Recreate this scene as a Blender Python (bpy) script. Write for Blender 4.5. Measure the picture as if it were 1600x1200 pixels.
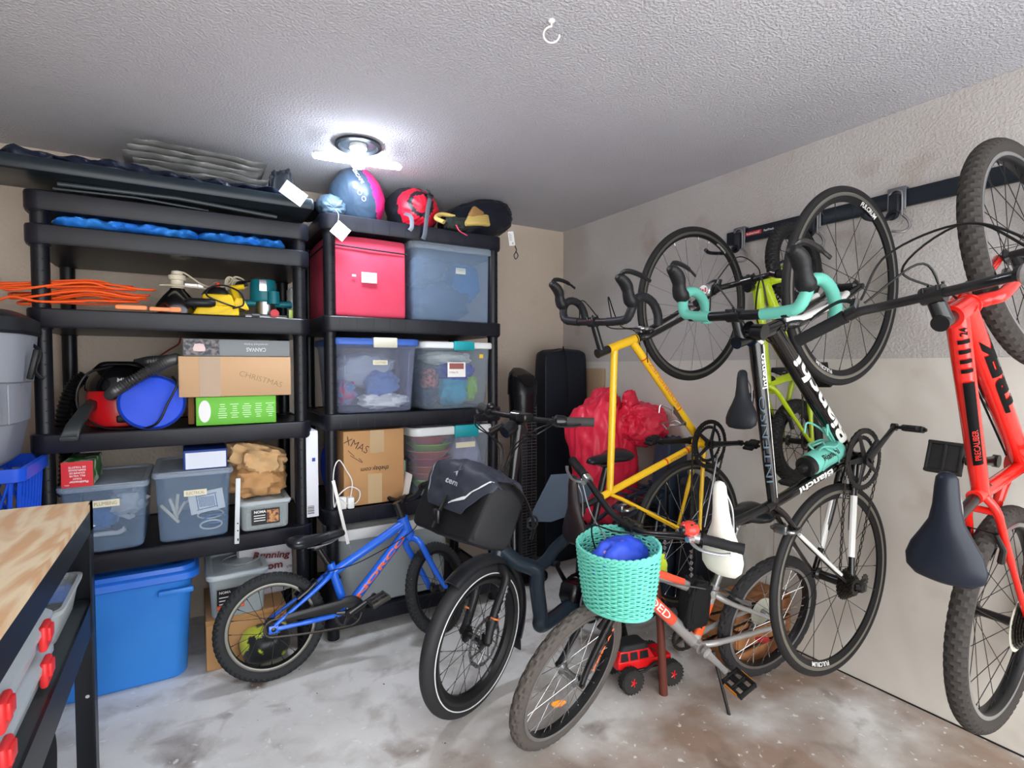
import bpy, bmesh, math, random
import numpy as np
from mathutils import Vector, Matrix, Euler, noise
PI=math.pi; R=math.radians
rnd=random.Random(7)
SC=bpy.context.scene; COL=SC.collection
for o in list(bpy.data.objects): bpy.data.objects.remove(o)
# ---------------------------------------------------------------- camera
cd=bpy.data.cameras.new('camera'); cam=bpy.data.objects.new('camera',cd); COL.objects.link(cam)
cam.location=(-2.27427,-3.07868,1.25478)
cam.rotation_euler=Euler((R(90-1.8896),R(0.0265),R(-31.0087)),'XYZ')
cd.sensor_width=36; cd.lens=836.09/1600*36; cd.clip_start=0.02; cd.clip_end=60
SC.camera=cam
SC.view_settings.view_transform='Standard'; SC.view_settings.look='None'
SC.view_settings.exposure=0.93; SC.view_settings.gamma=1; SC.view_settings.use_curve_mapping=False
# ---------------------------------------------------------------- daylight through the open front of the garage
W=bpy.data.worlds.new('overcast_daylight'); SC.world=W; W.use_nodes=True
bg=W.node_tree.nodes['Background']; bg.inputs[0].default_value=(0.955,0.98,1.0,1); bg.inputs[1].default_value=2.95
LAMP_E=88.0
# ---------------------------------------------------------------- colour + material helpers
def lin(c):
    c=c/255.0
    return c/12.92 if c<=0.04045 else ((c+0.055)/1.055)**2.4
def rgb(c): return (lin(c[0]),lin(c[1]),lin(c[2]),1)
MATS={}
def M(name,col,rough=0.5,metal=0.0,bump=None,var=None,coat=0.0,spec=0.32,trans=0.0,emit=None,sheen=0.0):
    """bump=(scale,strength,distance) ; var=(scale,colour2,lo,hi)"""
    if name in MATS: return MATS[name]
    m=bpy.data.materials.new(name); m.use_nodes=True; nt=m.node_tree; N=nt.nodes; L=nt.links
    b=N['Principled BSDF']
    b.inputs['Base Color'].default_value=rgb(col); b.inputs['Roughness'].default_value=rough
    b.inputs['Metallic'].default_value=metal; b.inputs['Specular IOR Level'].default_value=spec
    if coat: b.inputs['Coat Weight'].default_value=coat; b.inputs['Coat Roughness'].default_value=0.08
    if trans: b.inputs['Transmission Weight'].default_value=trans
    if sheen: b.inputs['Sheen Weight'].default_value=sheen
    if emit: b.inputs['Emission Color'].default_value=rgb(emit[0]); b.inputs['Emission Strength'].default_value=emit[1]
    tc=N.new('ShaderNodeTexCoord')
    if var:
        n=N.new('ShaderNodeTexNoise'); n.inputs['Scale'].default_value=var[0]; n.inputs['Detail'].default_value=5
        L.new(tc.outputs['Object'],n.inputs['Vector'])
        r=N.new('ShaderNodeValToRGB'); r.color_ramp.elements[0].position=var[2]; r.color_ramp.elements[1].position=var[3]
        r.color_ramp.elements[0].color=rgb(col); r.color_ramp.elements[1].color=rgb(var[1])
        L.new(n.outputs['Fac'],r.inputs[0]); L.new(r.outputs[0],b.inputs['Base Color'])
    if bump:
        n=N.new('ShaderNodeTexNoise'); n.inputs['Scale'].default_value=bump[0]; n.inputs['Detail'].default_value=4
        L.new(tc.outputs['Object'],n.inputs['Vector'])
        bp=N.new('ShaderNodeBump'); bp.inputs['Strength'].default_value=bump[1]; bp.inputs['Distance'].default_value=bump[2]
        L.new(n.outputs['Fac'],bp.inputs['Height']); L.new(bp.outputs[0],b.inputs['Normal'])
    MATS[name]=m; return m
def clear_plastic(name,col,opac=0.35,rough=0.25):
    if name in MATS: return MATS[name]
    m=bpy.data.materials.new(name); m.use_nodes=True; nt=m.node_tree; N=nt.nodes; L=nt.links
    b=N['Principled BSDF']; b.inputs['Base Color'].default_value=rgb(col); b.inputs['Roughness'].default_value=rough
    t=N.new('ShaderNodeBsdfTransparent'); t.inputs[0].default_value=(0.93,0.95,0.97,1)
    lw=N.new('ShaderNodeLayerWeight'); lw.inputs[0].default_value=0.3
    mr=N.new('ShaderNodeMapRange'); mr.inputs['To Min'].default_value=opac; mr.inputs['To Max'].default_value=min(1,opac+0.45)
    L.new(lw.outputs['Facing'],mr.inputs['Value'])
    mx=N.new('ShaderNodeMixShader'); L.new(mr.outputs[0],mx.inputs[0]); L.new(t.outputs[0],mx.inputs[1]); L.new(b.outputs[0],mx.inputs[2])
    L.new(mx.outputs[0],N['Material Output'].inputs[0]); MATS[name]=m; return m
# ---------------------------------------------------------------- mesh builder
def V(*a): return Vector(a)
def frame_of(d,up=None):
    d=Vector(d).normalized()
    u=Vector(up) if up is not None else (Vector((0,0,1)) if abs(d.z)<0.95 else Vector((0,1,0)))
    x=u.cross(d)
    if x.length<1e-6: x=Vector((1,0,0)).cross(d)
    x.normalize(); y=d.cross(x); return x,y,d
class MB:
    def __init__(s): s.v=[];s.f=[];s.m=[];s.uv={}
    def add(s,vs,fs,mi=0):
        o=len(s.v); s.v+=[tuple(p) for p in vs]; s.f+=[tuple(i+o for i in f) for f in fs]; s.m+=[mi]*len(fs); return s
    def loft(s,rings,mi=0,cap=True,closed=False):
        n=len(rings[0]); vs=[p for r in rings for p in r]; fs=[]
        k=len(rings); rr=k if closed else k-1
        for i in range(rr):
            a=i*n; b=((i+1)%k)*n
            for j in range(n): fs.append((a+j,a+(j+1)%n,b+(j+1)%n,b+j))
        if cap and not closed: fs.append(tuple(range(n))[::-1]); fs.append(tuple((k-1)*n+j for j in range(n)))
        return s.add(vs,fs,mi)
    def tube(s,pts,r,n=10,mi=0,closed=False,flat=1.0,up=None,cap=True):
        pts=[Vector(p) for p in pts]; k=len(pts); rings=[]; x=None
        for i,p in enumerate(pts):
            if closed: d=pts[(i+1)%k]-pts[i-1]
            else: d=pts[min(i+1,k-1)]-pts[max(i-1,0)]
            if d.length<1e-9: d=Vector((0,0,1))
            d.normalize()
            if x is None: x,y,_=frame_of(d,up)
            else:
                x=x-d*x.dot(d)
                if x.length<1e-6: x,y,_=frame_of(d,up)
                x.normalize(); y=d.cross(x)
            ri=r[i] if isinstance(r,(list,tuple)) else r
            rings.append([p+x*(math.cos(2*PI*j/n)*ri)+y*(math.sin(2*PI*j/n)*ri*flat) for j in range(n)])
        return s.loft(rings,mi,cap,closed)
    def cyl(s,a,b,r,r2=None,n=16,mi=0): return s.tube([a,b],[r,r if r2 is None else r2],n,mi)
    def box(s,c,size,mi=0,rot=None,bev=0.0):
        h=Vector(size)/2; c=Vector(c)
        b=min(bev,min(h)*0.95)
        if b<=0:
            vs=[Vector((x,y,z)) for z in(-h.z,h.z) for y in(-h.y,h.y) for x in(-h.x,h.x)]
            fs=[(0,2,3,1),(4,5,7,6),(0,1,5,4),(2,6,7,3),(0,4,6,2),(1,3,7,5)]
            vs=[(rot@p if rot else p)+c for p in vs]; return s.add(vs,fs,mi)
        rings=[]
        for z,ins in((-h.z,b),(-h.z+b*.3,b*.3),(-h.z+b,0),(h.z-b,0),(h.z-b*.3,b*.3),(h.z,b)):
            rings.append([(rot@q if rot else q)+c for q in [Vector((x,y,z)) for x,y in rrect(2*(h.x-ins),2*(h.y-ins),max(b-ins*.5,b*.4),3)]])
        return s.loft(rings,mi)
    def lathe(s,prof,c=(0,0,0),axis=(0,0,1),n=24,mi=0,cap=True,closed=False):
        x,y,d=frame_of(axis); c=Vector(c)
        rings=[[c+d*h+x*(math.cos(2*PI*j/n)*r)+y*(math.sin(2*PI*j/n)*r) for j in range(n)] for r,h in prof]
        return s.loft(rings,mi,cap,closed)
    def sphere(s,c,r,n=16,mi=0,sc=(1,1,1),axis=(0,0,1)):
        k=n//2; prof=[(max(1e-4,math.sin(PI*i/k))*r,-math.cos(PI*i/k)*r) for i in range(k+1)]
        o=len(s.v); s.lathe(prof,(0,0,0),axis,n,mi)
        for i in range(o,len(s.v)): p=s.v[i]; s.v[i]=(p[0]*sc[0]+c[0],p[1]*sc[1]+c[1],p[2]*sc[2]+c[2])
        return s
    def grid(s,fn,nu,nv,mi=0,wrapu=False):
        vs=[fn(i/(nu if wrapu else nu-1),j/(nv-1)) for j in range(nv) for i in range(nu)]
        fs=[]
        for j in range(nv-1):
            for i in range(nu if wrapu else nu-1):
                a=j*nu+i; b=j*nu+(i+1)%nu; fs.append((a,b,b+nu,a+nu))
        return s.add(vs,fs,mi)
    def xf(s,fn,o=0):
        for i in range(o,len(s.v)): s.v[i]=tuple(fn(Vector(s.v[i])))
        return s
    def build(s,name,mats,parent=None,world=False,smooth=35,sub=0,solid=0):
        me=bpy.data.meshes.new(name); me.from_pydata([tuple(p) for p in s.v],[],s.f)
        if not isinstance(mats,(list,tuple)): mats=[mats]
        for m in mats: me.materials.append(m)
        me.polygons.foreach_set('material_index',s.m)
        me.polygons.foreach_set('use_smooth',[True]*len(s.f)); me.validate(); me.update()
        bm=bmesh.new(); bm.from_mesh(me); bmesh.ops.recalc_face_normals(bm,faces=bm.faces); bm.to_mesh(me); bm.free()
        me.set_sharp_from_angle(angle=R(smooth))
        o=bpy.data.objects.new(name,me); COL.objects.link(o)
        if parent is not None:
            o.parent=parent
            if world: o.matrix_parent_inverse=world_matrix(parent).inverted()
        if sub: md=o.modifiers.new('s','SUBSURF'); md.levels=sub; md.render_levels=sub
        if solid: md=o.modifiers.new('t','SOLIDIFY'); md.thickness=solid
        return o
def world_matrix(o):
    m=Matrix.LocRotScale(o.location,o.rotation_euler.to_quaternion(),o.scale) if o.rotation_mode!='QUATERNION' else Matrix.LocRotScale(o.location,o.rotation_quaternion,o.scale)
    if o.parent: return world_matrix(o.parent)@o.matrix_parent_inverse@m
    return m
def rrect(w,d,r,n=4):
    r=min(r,w/2*.999,d/2*.999); pts=[]
    for cx,cy,a0 in((w/2-r,d/2-r,0),(-w/2+r,d/2-r,90),(-w/2+r,-d/2+r,180),(w/2-r,-d/2+r,270)):
        for i in range(n+1):
            a=R(a0+90*i/n); pts.append((cx+r*math.cos(a),cy+r*math.sin(a)))
    return pts
def ringz(c,w,d,r,z,n=4): return [Vector((c[0]+x,c[1]+y,z)) for x,y in rrect(w,d,r,n)]
def bez(pts,n=12):
    """smooth Catmull-Rom through points"""
    P=[Vector(p) for p in pts]; P=[P[0]*2-P[1]]+P+[P[-1]*2-P[-2]]; out=[]
    for i in range(1,len(P)-2):
        a,b,c,d=P[i-1:i+3]
        for k in range(n):
            t=k/n; out.append(0.5*((2*b)+(c-a)*t+(2*a-5*b+4*c-d)*t*t+(-a+3*b-3*c+d)*t**3))
    out.append(P[-2]); return out
# ---------------------------------------------------------------- lettering
_T={}
def glyphs(s,bold=0.0,shear=0.0):
    k=(s,bold,shear)
    if k in _T: return _T[k]
    cu=bpy.data.curves.new('t','FONT'); cu.body=s; cu.size=1; cu.offset=bold; cu.shear=shear; cu.align_x='CENTER'; cu.align_y='CENTER'; cu.resolution_u=3
    o=bpy.data.objects.new('t',cu); COL.objects.link(o); dg=bpy.context.evaluated_depsgraph_get(); dg.update()
    me=bpy.data.meshes.new_from_object(o.evaluated_get(dg)); vs=[tuple(v.co) for v in me.vertices]; fs=[tuple(p.vertices) for p in me.polygons]
    bpy.data.objects.remove(o); bpy.data.curves.remove(cu); bpy.data.meshes.remove(me)
    xs=[v[0] for v in vs]; ys=[v[1] for v in vs]
    cx=(min(xs)+max(xs))/2; cy=(min(ys)+max(ys))/2
    r=([((v[0]-cx),(v[1]-cy)) for v in vs],fs,max(xs)-min(xs),max(ys)-min(ys)); _T[k]=r; return r
def text_on(mb,s,c,right,up,h=None,w=None,mi=0,bold=0.0,off=0.0006,shear=0.0):
    """flat lettering centred at c; right/up world vectors; cap height h or total width w"""
    vs,fs,W_,H_=glyphs(s,bold,shear); right=Vector(right).normalized(); up=Vector(up).normalized(); n=right.cross(up)
    k=(h/H_) if h else (w/W_); kx=(w/W_) if w else k; ky=(h/H_) if h else k
    c=Vector(c)+n*off
    return mb.add([c+right*(x*kx)+up*(y*ky) for x,y in vs],fs,mi)
def text_tube(mb,s,p0,p1,r,out,h,w=None,mi=0,bold=0.0,off=0.0012,shear=0.0,ang=0.0,cuts=7):
    """lettering wrapped round a tube, reading from p0 to p1, seen from direction out"""
    vs,fs,W_,H_=glyphs(s,bold,shear); p0=Vector(p0);p1=Vector(p1); d=(p1-p0).normalized()
    w=w or (p1-p0).length; kx=w/W_; ky=h/H_; mid=(p0+p1)/2
    out=Vector(out); out=(out-d*out.dot(d)).normalized(); up=out.cross(d)
    bm=bmesh.new(); bv=[bm.verts.new((x*kx,y*ky,0)) for x,y in vs]
    for f in fs:
        try: bm.faces.new([bv[i] for i in f])
        except ValueError: pass
    for i in range(1,cuts):
        y=-h/2+h*i/cuts
        bmesh.ops.bisect_plane(bm,geom=bm.verts[:]+bm.edges[:]+bm.faces[:],plane_co=(0,y,0),plane_no=(0,1,0))
    bm.verts.index_update(); rr=r+off
    vv=[]
    for q in bm.verts:
        a=q.co.y/rr+ang; vv.append(mid+d*q.co.x+out*(rr*math.cos(a))+up*(rr*math.sin(a)))
    ff=[tuple(x.index for x in f.verts) for f in bm.faces]; bm.free()
    return mb.add(vv,ff,mi)
# ---------------------------------------------------------------- scene helpers
def tag(o,label,cat,group=None):
    o['label']=label; o['category']=cat
    if group: o['group']=group
    return o
def thing(name,loc,label,cat,group=None,rotz=0):
    o=bpy.data.objects.new(name,None); o.empty_display_size=0.05; COL.objects.link(o); o.location=loc; o.rotation_euler=(0,0,rotz)
    return tag(o,label,cat,group)
def struct(o): o['kind']='structure'; return o
def fb(a,b,c): return noise.fractal(Vector((a,b,c)),0.8,2.0,4)
def blob(mb,c,rad,e=(1,1),amp=0.0,freq=3,seed=0,n=40,rot=None,mi=0,pleat=0,plamp=0,crease=0.0):
    """superellipsoid with cloth-like noise; pleat = gathers towards the poles (local z)"""
    c=Vector(c); k=n//2+1
    def sp(x,p): return math.copysign(abs(x)**p,x)
    def fn(u,v):
        a=2*PI*u; b=-PI/2+PI*v
        x=sp(math.cos(b),e[0])*sp(math.cos(a),e[1]); y=sp(math.cos(b),e[0])*sp(math.sin(a),e[1]); z=sp(math.sin(b),e[0])
        q=Vector((x,y,z)); d=fb(x*freq+seed,y*freq+seed*1.7,z*freq-seed)
        if crease: d+=crease*(0.35-abs(noise.noise(Vector((x*freq*1.3+seed,y*freq*1.3,z*freq*.7+9+seed))))*1.6)
        s=1+amp*d
        if pleat: s+=plamp*math.cos(pleat*a+2*noise.noise(q*2))*max(0,abs(math.sin(b))-0.35)*abs(math.cos(b))**.3*1.6
        p=Vector((x*rad[0]*s,y*rad[1]*s,z*rad[2]*(1+amp*d*.6)))
        if rot: p=rot@p
        return p+c
    return mb.grid(fn,n,k,mi,wrapu=True)
def hexblob(mb,C,e=0.25,amp=0.0,freq=3,seed=0,n=36,mi=0,bulge=0.0,crease=0.0):
    """soft box through 8 corners: bottom 4 (ccw from front-left: FL,FR,BR,BL) then top 4"""
    C=[Vector(c) for c in C]
    def tri(x,y,z):
        u=(x+1)/2;v=(y+1)/2;w=(z+1)/2
        b=C[0]*(1-u)*(1-v)+C[1]*u*(1-v)+C[2]*u*v+C[3]*(1-u)*v; t=C[4]*(1-u)*(1-v)+C[5]*u*(1-v)+C[6]*u*v+C[7]*(1-u)*v
        return b*(1-w)+t*w
    ce=tri(0,0,0)
    def sp(x,p): return math.copysign(abs(x)**p,x)
    def fn(u,v):
        a=2*PI*u; b=-PI/2+PI*v
        x=sp(math.cos(b),e)*sp(math.cos(a),e); y=sp(math.cos(b),e)*sp(math.sin(a),e); z=sp(math.sin(b),e)
        d=amp*fb(x*freq+seed,y*freq-seed,z*freq+seed*2)+crease*(0.3-abs(noise.noise(Vector((x*freq+seed,y*freq,z*freq+4)))))
        m=max(abs(x),abs(y),abs(z)); bl=bulge*(1-x*x*y*y-y*y*z*z-z*z*x*x)
        p=tri(x,y,z); r=(p-ce).normalized(); return p+r*(d+max(-.02,bl))
    return mb.grid(fn,n*2,n,mi,wrapu=True)
# ================================================================= room
H=2.2
def wall_mat(name,base,c2,bs,bd,stain):
    m=bpy.data.materials.new(name); m.use_nodes=True; N=m.node_tree.nodes; L=m.node_tree.links; b=N['Principled BSDF']
    g=N.new('ShaderNodeNewGeometry')
    n1=N.new('ShaderNodeTexNoise'); n1.inputs['Scale'].default_value=1.7; n1.inputs['Detail'].default_value=6; L.new(g.outputs['Position'],n1.inputs['Vector'])
    r=N.new('ShaderNodeValToRGB'); r.color_ramp.elements[0].position=.35; r.color_ramp.elements[1].position=.7
    r.color_ramp.elements[0].color=rgb(base); r.color_ramp.elements[1].color=rgb(c2); L.new(n1.outputs['Fac'],r.inputs[0])
    n3=N.new('ShaderNodeTexNoise'); n3.inputs['Scale'].default_value=4.3; n3.inputs['Detail'].default_value=3; L.new(g.outputs['Position'],n3.inputs['Vector'])
    r3=N.new('ShaderNodeValToRGB'); r3.color_ramp.elements[0].position=.60; r3.color_ramp.elements[1].position=.80
    r3.color_ramp.elements[0].color=(0,0,0,1); r3.color_ramp.elements[1].color=(.45,.45,.45,1); L.new(n3.outputs['Fac'],r3.inputs[0])
    mx=N.new('ShaderNodeMix'); mx.data_type='RGBA'; L.new(r3.outputs[0],mx.inputs[0]); L.new(r.outputs[0],mx.inputs[6]); mx.inputs[7].default_value=rgb(stain)
    L.new(mx.outputs[2],b.inputs['Base Color']); b.inputs['Roughness'].default_value=.75; b.inputs['Specular IOR Level'].default_value=.25
    n2=N.new('ShaderNodeTexNoise'); n2.inputs['Scale'].default_value=bs; n2.inputs['Detail'].default_value=3; L.new(g.outputs['Position'],n2.inputs['Vector'])
    r2=N.new('ShaderNodeValToRGB'); r2.color_ramp.elements[0].position=.42; r2.color_ramp.elements[1].position=.62; L.new(n2.outputs['Fac'],r2.inputs[0])
    bp=N.new('ShaderNodeBump'); bp.inputs['Strength'].default_value=.7; bp.inputs['Distance'].default_value=bd; L.new(r2.outputs[0],bp.inputs['Height']); L.new(bp.outputs[0],b.inputs['Normal'])
    return m
wm_up=wall_mat('textured_plaster',(193,189,187),(184,178,173),95,.0016,(142,113,90))
wm_lo=wall_mat('smooth_panel',(216,211,202),(203,197,188),30,.0004,(160,135,112))
wm_back=wall_mat('beige_plaster',(206,191,175),(196,181,165),60,.0015,(170,150,132))
cm=wall_mat('stippled_ceiling',(200,199,205),(193,192,199),120,.0032,(190,188,196))
cm.node_tree.nodes['Principled BSDF'].inputs['Roughness'].default_value=.9
def floor_mat():
    m=bpy.data.materials.new('stained_concrete'); m.use_nodes=True; N=m.node_tree.nodes; L=m.node_tree.links; b=N['Principled BSDF']
    g=N.new('ShaderNodeNewGeometry'); P=g.outputs['Position']
    def nz(s,d=8,off=0,dist=0):
        mp=N.new('ShaderNodeMapping'); mp.inputs['Location'].default_value=(off,off*.7,0); L.new(P,mp.inputs[0])
        n=N.new('ShaderNodeTexNoise'); n.inputs['Scale'].default_value=s; n.inputs['Detail'].default_value=d; n.inputs['Distortion'].default_value=dist; L.new(mp.outputs[0],n.inputs['Vector']); return n.outputs['Fac']
    def ramp(f,a,b_,c0=(0,0,0,1),c1=(1,1,1,1)):
        r=N.new('ShaderNodeValToRGB'); e=r.color_ramp.elements; e[0].position=a; e[1].position=b_; e[0].color=c0; e[1].color=c1; L.new(f,r.inputs[0]); return r.outputs[0]
    def mix(f,a,c):
        x=N.new('ShaderNodeMix'); x.data_type='RGBA'; L.new(f,x.inputs[0]); L.new(a,x.inputs[6]); x.inputs[7].default_value=rgb(c); return x.outputs[2]
    def mul(a,c):
        x=N.new('ShaderNodeMath'); x.operation='MULTIPLY'; L.new(a,x.inputs[0]); 
        if isinstance(c,(int,float)): x.inputs[1].default_value=c
        else: L.new(c,x.inputs[1])
        return x.outputs[0]
    base=ramp(nz(3.2,10,0,.15),.32,.68,rgb((212,211,207)),rgb((234,233,230)))
    sx=N.new('ShaderNodeSeparateXYZ'); L.new(P,sx.inputs[0])
    # worn brown zone towards the door (near y) and middle of the bay
    mr=N.new('ShaderNodeMapRange'); mr.inputs['From Min'].default_value=-1.15; mr.inputs['From Max'].default_value=-1.75; L.new(sx.outputs['Y'],mr.inputs['Value'])
    mx_=N.new('ShaderNodeMapRange'); mx_.inputs['From Min'].default_value=-2.15; mx_.inputs['From Max'].default_value=-1.55; L.new(sx.outputs['X'],mx_.inputs['Value'])
    c=mix(mul(mul(mul(ramp(nz(2.3,10,3.1,.25),.36,.60),mr.outputs[0]),mx_.outputs[0]),.9),base,(146,118,98))
    c=mix(mul(ramp(nz(8,10,7.3,.3),.50,.70),.5),c,(160,150,138))
    c=mix(mul(ramp(nz(4.2,10,11.,.4),.57,.70),.85),c,(112,92,78))
    c=mix(mul(ramp(nz(34,10,5.5,.3),.64,.70),.8),c,(240,238,234))
    c=mix(ramp(nz(60,3,1.5),.72,.76),c,(232,230,226))
    c=mix(ramp(nz(38,3,8.5),.74,.77),c,(60,50,44))
    L.new(c,b.inputs['Base Color'])
    L.new(ramp(nz(4,6,2),.3,.7,(.45,.45,.45,1),(.75,.75,.75,1)),b.inputs['Roughness']); b.inputs['Specular IOR Level'].default_value=.4
    bp=N.new('ShaderNodeBump'); bp.inputs['Strength'].default_value=.5; bp.inputs['Distance'].default_value=.003; L.new(nz(22,8,4),bp.inputs['Height']); L.new(bp.outputs[0],b.inputs['Normal'])
    return m
X0,Y0=-3.45,-4.2
struct(MB().box(((X0-.1)/2,(Y0+.1)/2,-.05),(-X0+.3,-Y0+.3,.1)).build('floor',floor_mat()))
struct(MB().box(((X0-.1)/2,(Y0+.1)/2,H+.05),(-X0+.3,-Y0+.3,.1)).build('ceiling',cm))
struct(MB().box(((X0)/2,.05,H/2),(-X0,.1,H)).build('wall_back',wm_back))
struct(MB().box((X0-.05,Y0/2+.05,H/2),(.1,-Y0+.1,H)).build('wall_left',wm_back))
w=MB().box((.05,Y0/2+.05,(H+1.285)/2),(.1,-Y0+.1,H-1.285),0)
w.box((.0485,Y0/2+.05,1.285/2),(.1,-Y0+.1,1.2845),1,bev=0)
w.box((-.0022,-1.62,.6425),(.0012,.0014,1.284),2); w.box((-.0018,-2.84,.6425),(.0012,.0014,1.284),2)
struct(w.build('wall_right',[wm_up,wm_lo,M('panel_seam',(150,138,124),.9)]))
b=MB(); b.box((-.004,Y0/2,.002),(.006,-Y0,.004)); struct(b.build('trim_1',M('dark_gap',(30,27,25),.9)))
# ceiling hook
hk=MB(); hk.lathe([(.010,0),(.009,-.004),(.004,-.007)],(0,0,0),n=12); hp=[(0,0,-.005),(0,0,-.016)]+[(-.0015+.0*k,.022*math.sin(a)*-1,-.038+.022*math.cos(a)) for k,a in enumerate([R(x) for x in range(0,271,18)])]
hk.tube([Vector((p[1]*.86,p[1]*-.5,p[2])) for p in hp],.0026,8)
o=hk.build('ceiling_hook',M('white_enamel',(238,236,232),.3)); o.location=(-1.411,-1.853,2.2); tag(o,'small white screw-in cup hook in the stippled ceiling','hook')
# ---------------------------------------------------------------- ceiling lamp
lt=thing('ceiling_lamp',(-1.645,-.763,2.2),'lit white LED lamp with three folding arms in a round ceiling box','lamp')
mb=MB(); mb.lathe([(.0,-.001),(.094,-.001),(.097,-.012),(.082,-.016),(.076,-.004),(.0,-.004)],n=32); mb.build('ceiling_box',M('dark_metal_box',(60,66,72),.35,.6),lt)
mb=MB(); mb.lathe([(.036,-.004),(.036,-.02),(.02,-.022),(.019,-.05)],n=24); mb.build('lamp_holder',M('white_plastic',(232,232,230),.4),lt)
LED=M('led_diffuser',(255,255,255),.4,emit=((232,242,255),LAMP_E))
mb=MB(); mb.lathe([(.001,-.05),(.024,-.052),(.031,-.064),(.033,-.08),(.024,-.098),(.001,-.104)],n=24); mb.build('lamp_core',LED,lt)
for k,(az,tilt,ln) in enumerate(((R(176),.02,.155),(R(-16),.04,.150),(R(-112),.06,.065))):
    d=Vector((math.cos(az),math.sin(az),-tilt)).normalized(); s=Vector((0,0,1)).cross(d).normalized()
    mb=MB(); rings=[]
    for t,wd in((0,.014),(.1,.024),(.3,.029),(.75,.027),(.95,.018),(1,.006)):
        c=Vector((0,0,-.072))+d*(.030+t*ln); rings.append([c+s*(math.cos(2*PI*j/16)*wd)+Vector((0,0,1))*(math.sin(2*PI*j/16)*.013*min(1,wd/.015)) for j in range(16)])
    mb.loft(rings); arm=mb.build('lamp_arm',LED,lt); mb=MB(); k=9
    cs=[(r_[0]+r_[8])/2 for r_ in rings]; mb.loft([[c_+(q-c_)*1.07+Vector((0,0,.0015)) for q in r_[0:9]]+[c_+(q-c_)*1.18+Vector((0,0,.004)) for q in r_[8::-1]] for r_,c_ in zip(rings,cs)]) ; mb.build('arm_housing',M('white_plastic',(232,232,230),.4),arm)
# ================================================================= shelving
BLK=M('black_shelf_plastic',(27,28,38),.36,bump=(160,.12,.001),var=(9,(17,18,25),.35,.7),spec=.28)
PST=M('black_post_plastic',(18,20,26),.36,spec=.3)
HOLE=M('dimple_dark',(8,8,10),.7)
def shelf_unit(x0,x1,y0,y1,levels,ztop,label,pr=.027,ribs=True,hh=.068,posttop=None):
    t=thing('shelving_unit',((x0+x1)/2,(y0+y1)/2,0),label,'shelving unit','black plastic shelving units'); cx,cy=(x0+x1)/2,(y0+y1)/2; w=x1-x0; d=y1-y0
    for z in levels:
        mb=MB(); rr=lambda ins,zz,r=.05:[Vector((x,y,zz)) for x,y in rrect(w-2*ins,d-2*ins,r-ins,6)]
        mb.loft([rr(.012,z-hh),rr(.004,z-hh),rr(0,z-hh+.01),rr(0,z-.004),rr(.003,z),rr(.010,z),rr(.013,z-.006),rr(.03,z-.006)])
        # underside wall + ribs
        for i in range(1,8): mb.box((-w/2+w*i/8,0,z-.026),(.004,d-.05,.036))
        for i in range(1,6): mb.box((0,-d/2+d*i/6,z-.026),(w-.05,.004,.036))
        if ribs:
            for i in range(1,12): mb.box((-w/2+w*i/12,-d/2+.0005,z-hh/2),(.0025,.003,hh*.8))
        for sx in(-1,1):
            for sy in(-1,1): mb.lathe([(pr+.004,z-hh-.004),(pr+.013,z-hh+.012),(pr+.013,z-.0),(pr+.004,z+.003),(pr+.001,z+.003)],(sx*(w/2-pr-.016),sy*(d/2-pr-.016),0),n=20)
        mb.build('shelf',BLK,t)
    for sx in(-1,1):
        for sy in(-1,1):
            px,py=sx*(w/2-pr-.016),sy*(d/2-pr-.016); mb=MB(); mb.cyl((px,py,0),(px,py,ztop),pr,n=20)
            if sy<0:
                z=.1
                while z<ztop-.03:
                    for a in((R(-90-12),R(-90+24)) if ribs is False else (R(-90+5),R(-90+32))): mb.box((px+math.cos(a)*pr,py+math.sin(a)*pr,z),(.0085,.0035,.0035),1,rot=Matrix.Rotation(a+PI/2,3,'Z'))
                    z+=.0415
            mb.build('post',[PST,HOLE],t)
    return t
uL=shelf_unit(-2.768,-1.815,-.612,-.03,(.555,1.012,1.461,1.756,1.873),1.872,'left black plastic five-tier shelving unit with a blue tarp near its top',ribs=False)
uR=shelf_unit(-1.772,-.845,-.615,-.03,(.12,.603,1.036,1.481,1.935),1.934,'right black plastic shelving unit holding the red fabric cube and clear totes')
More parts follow.
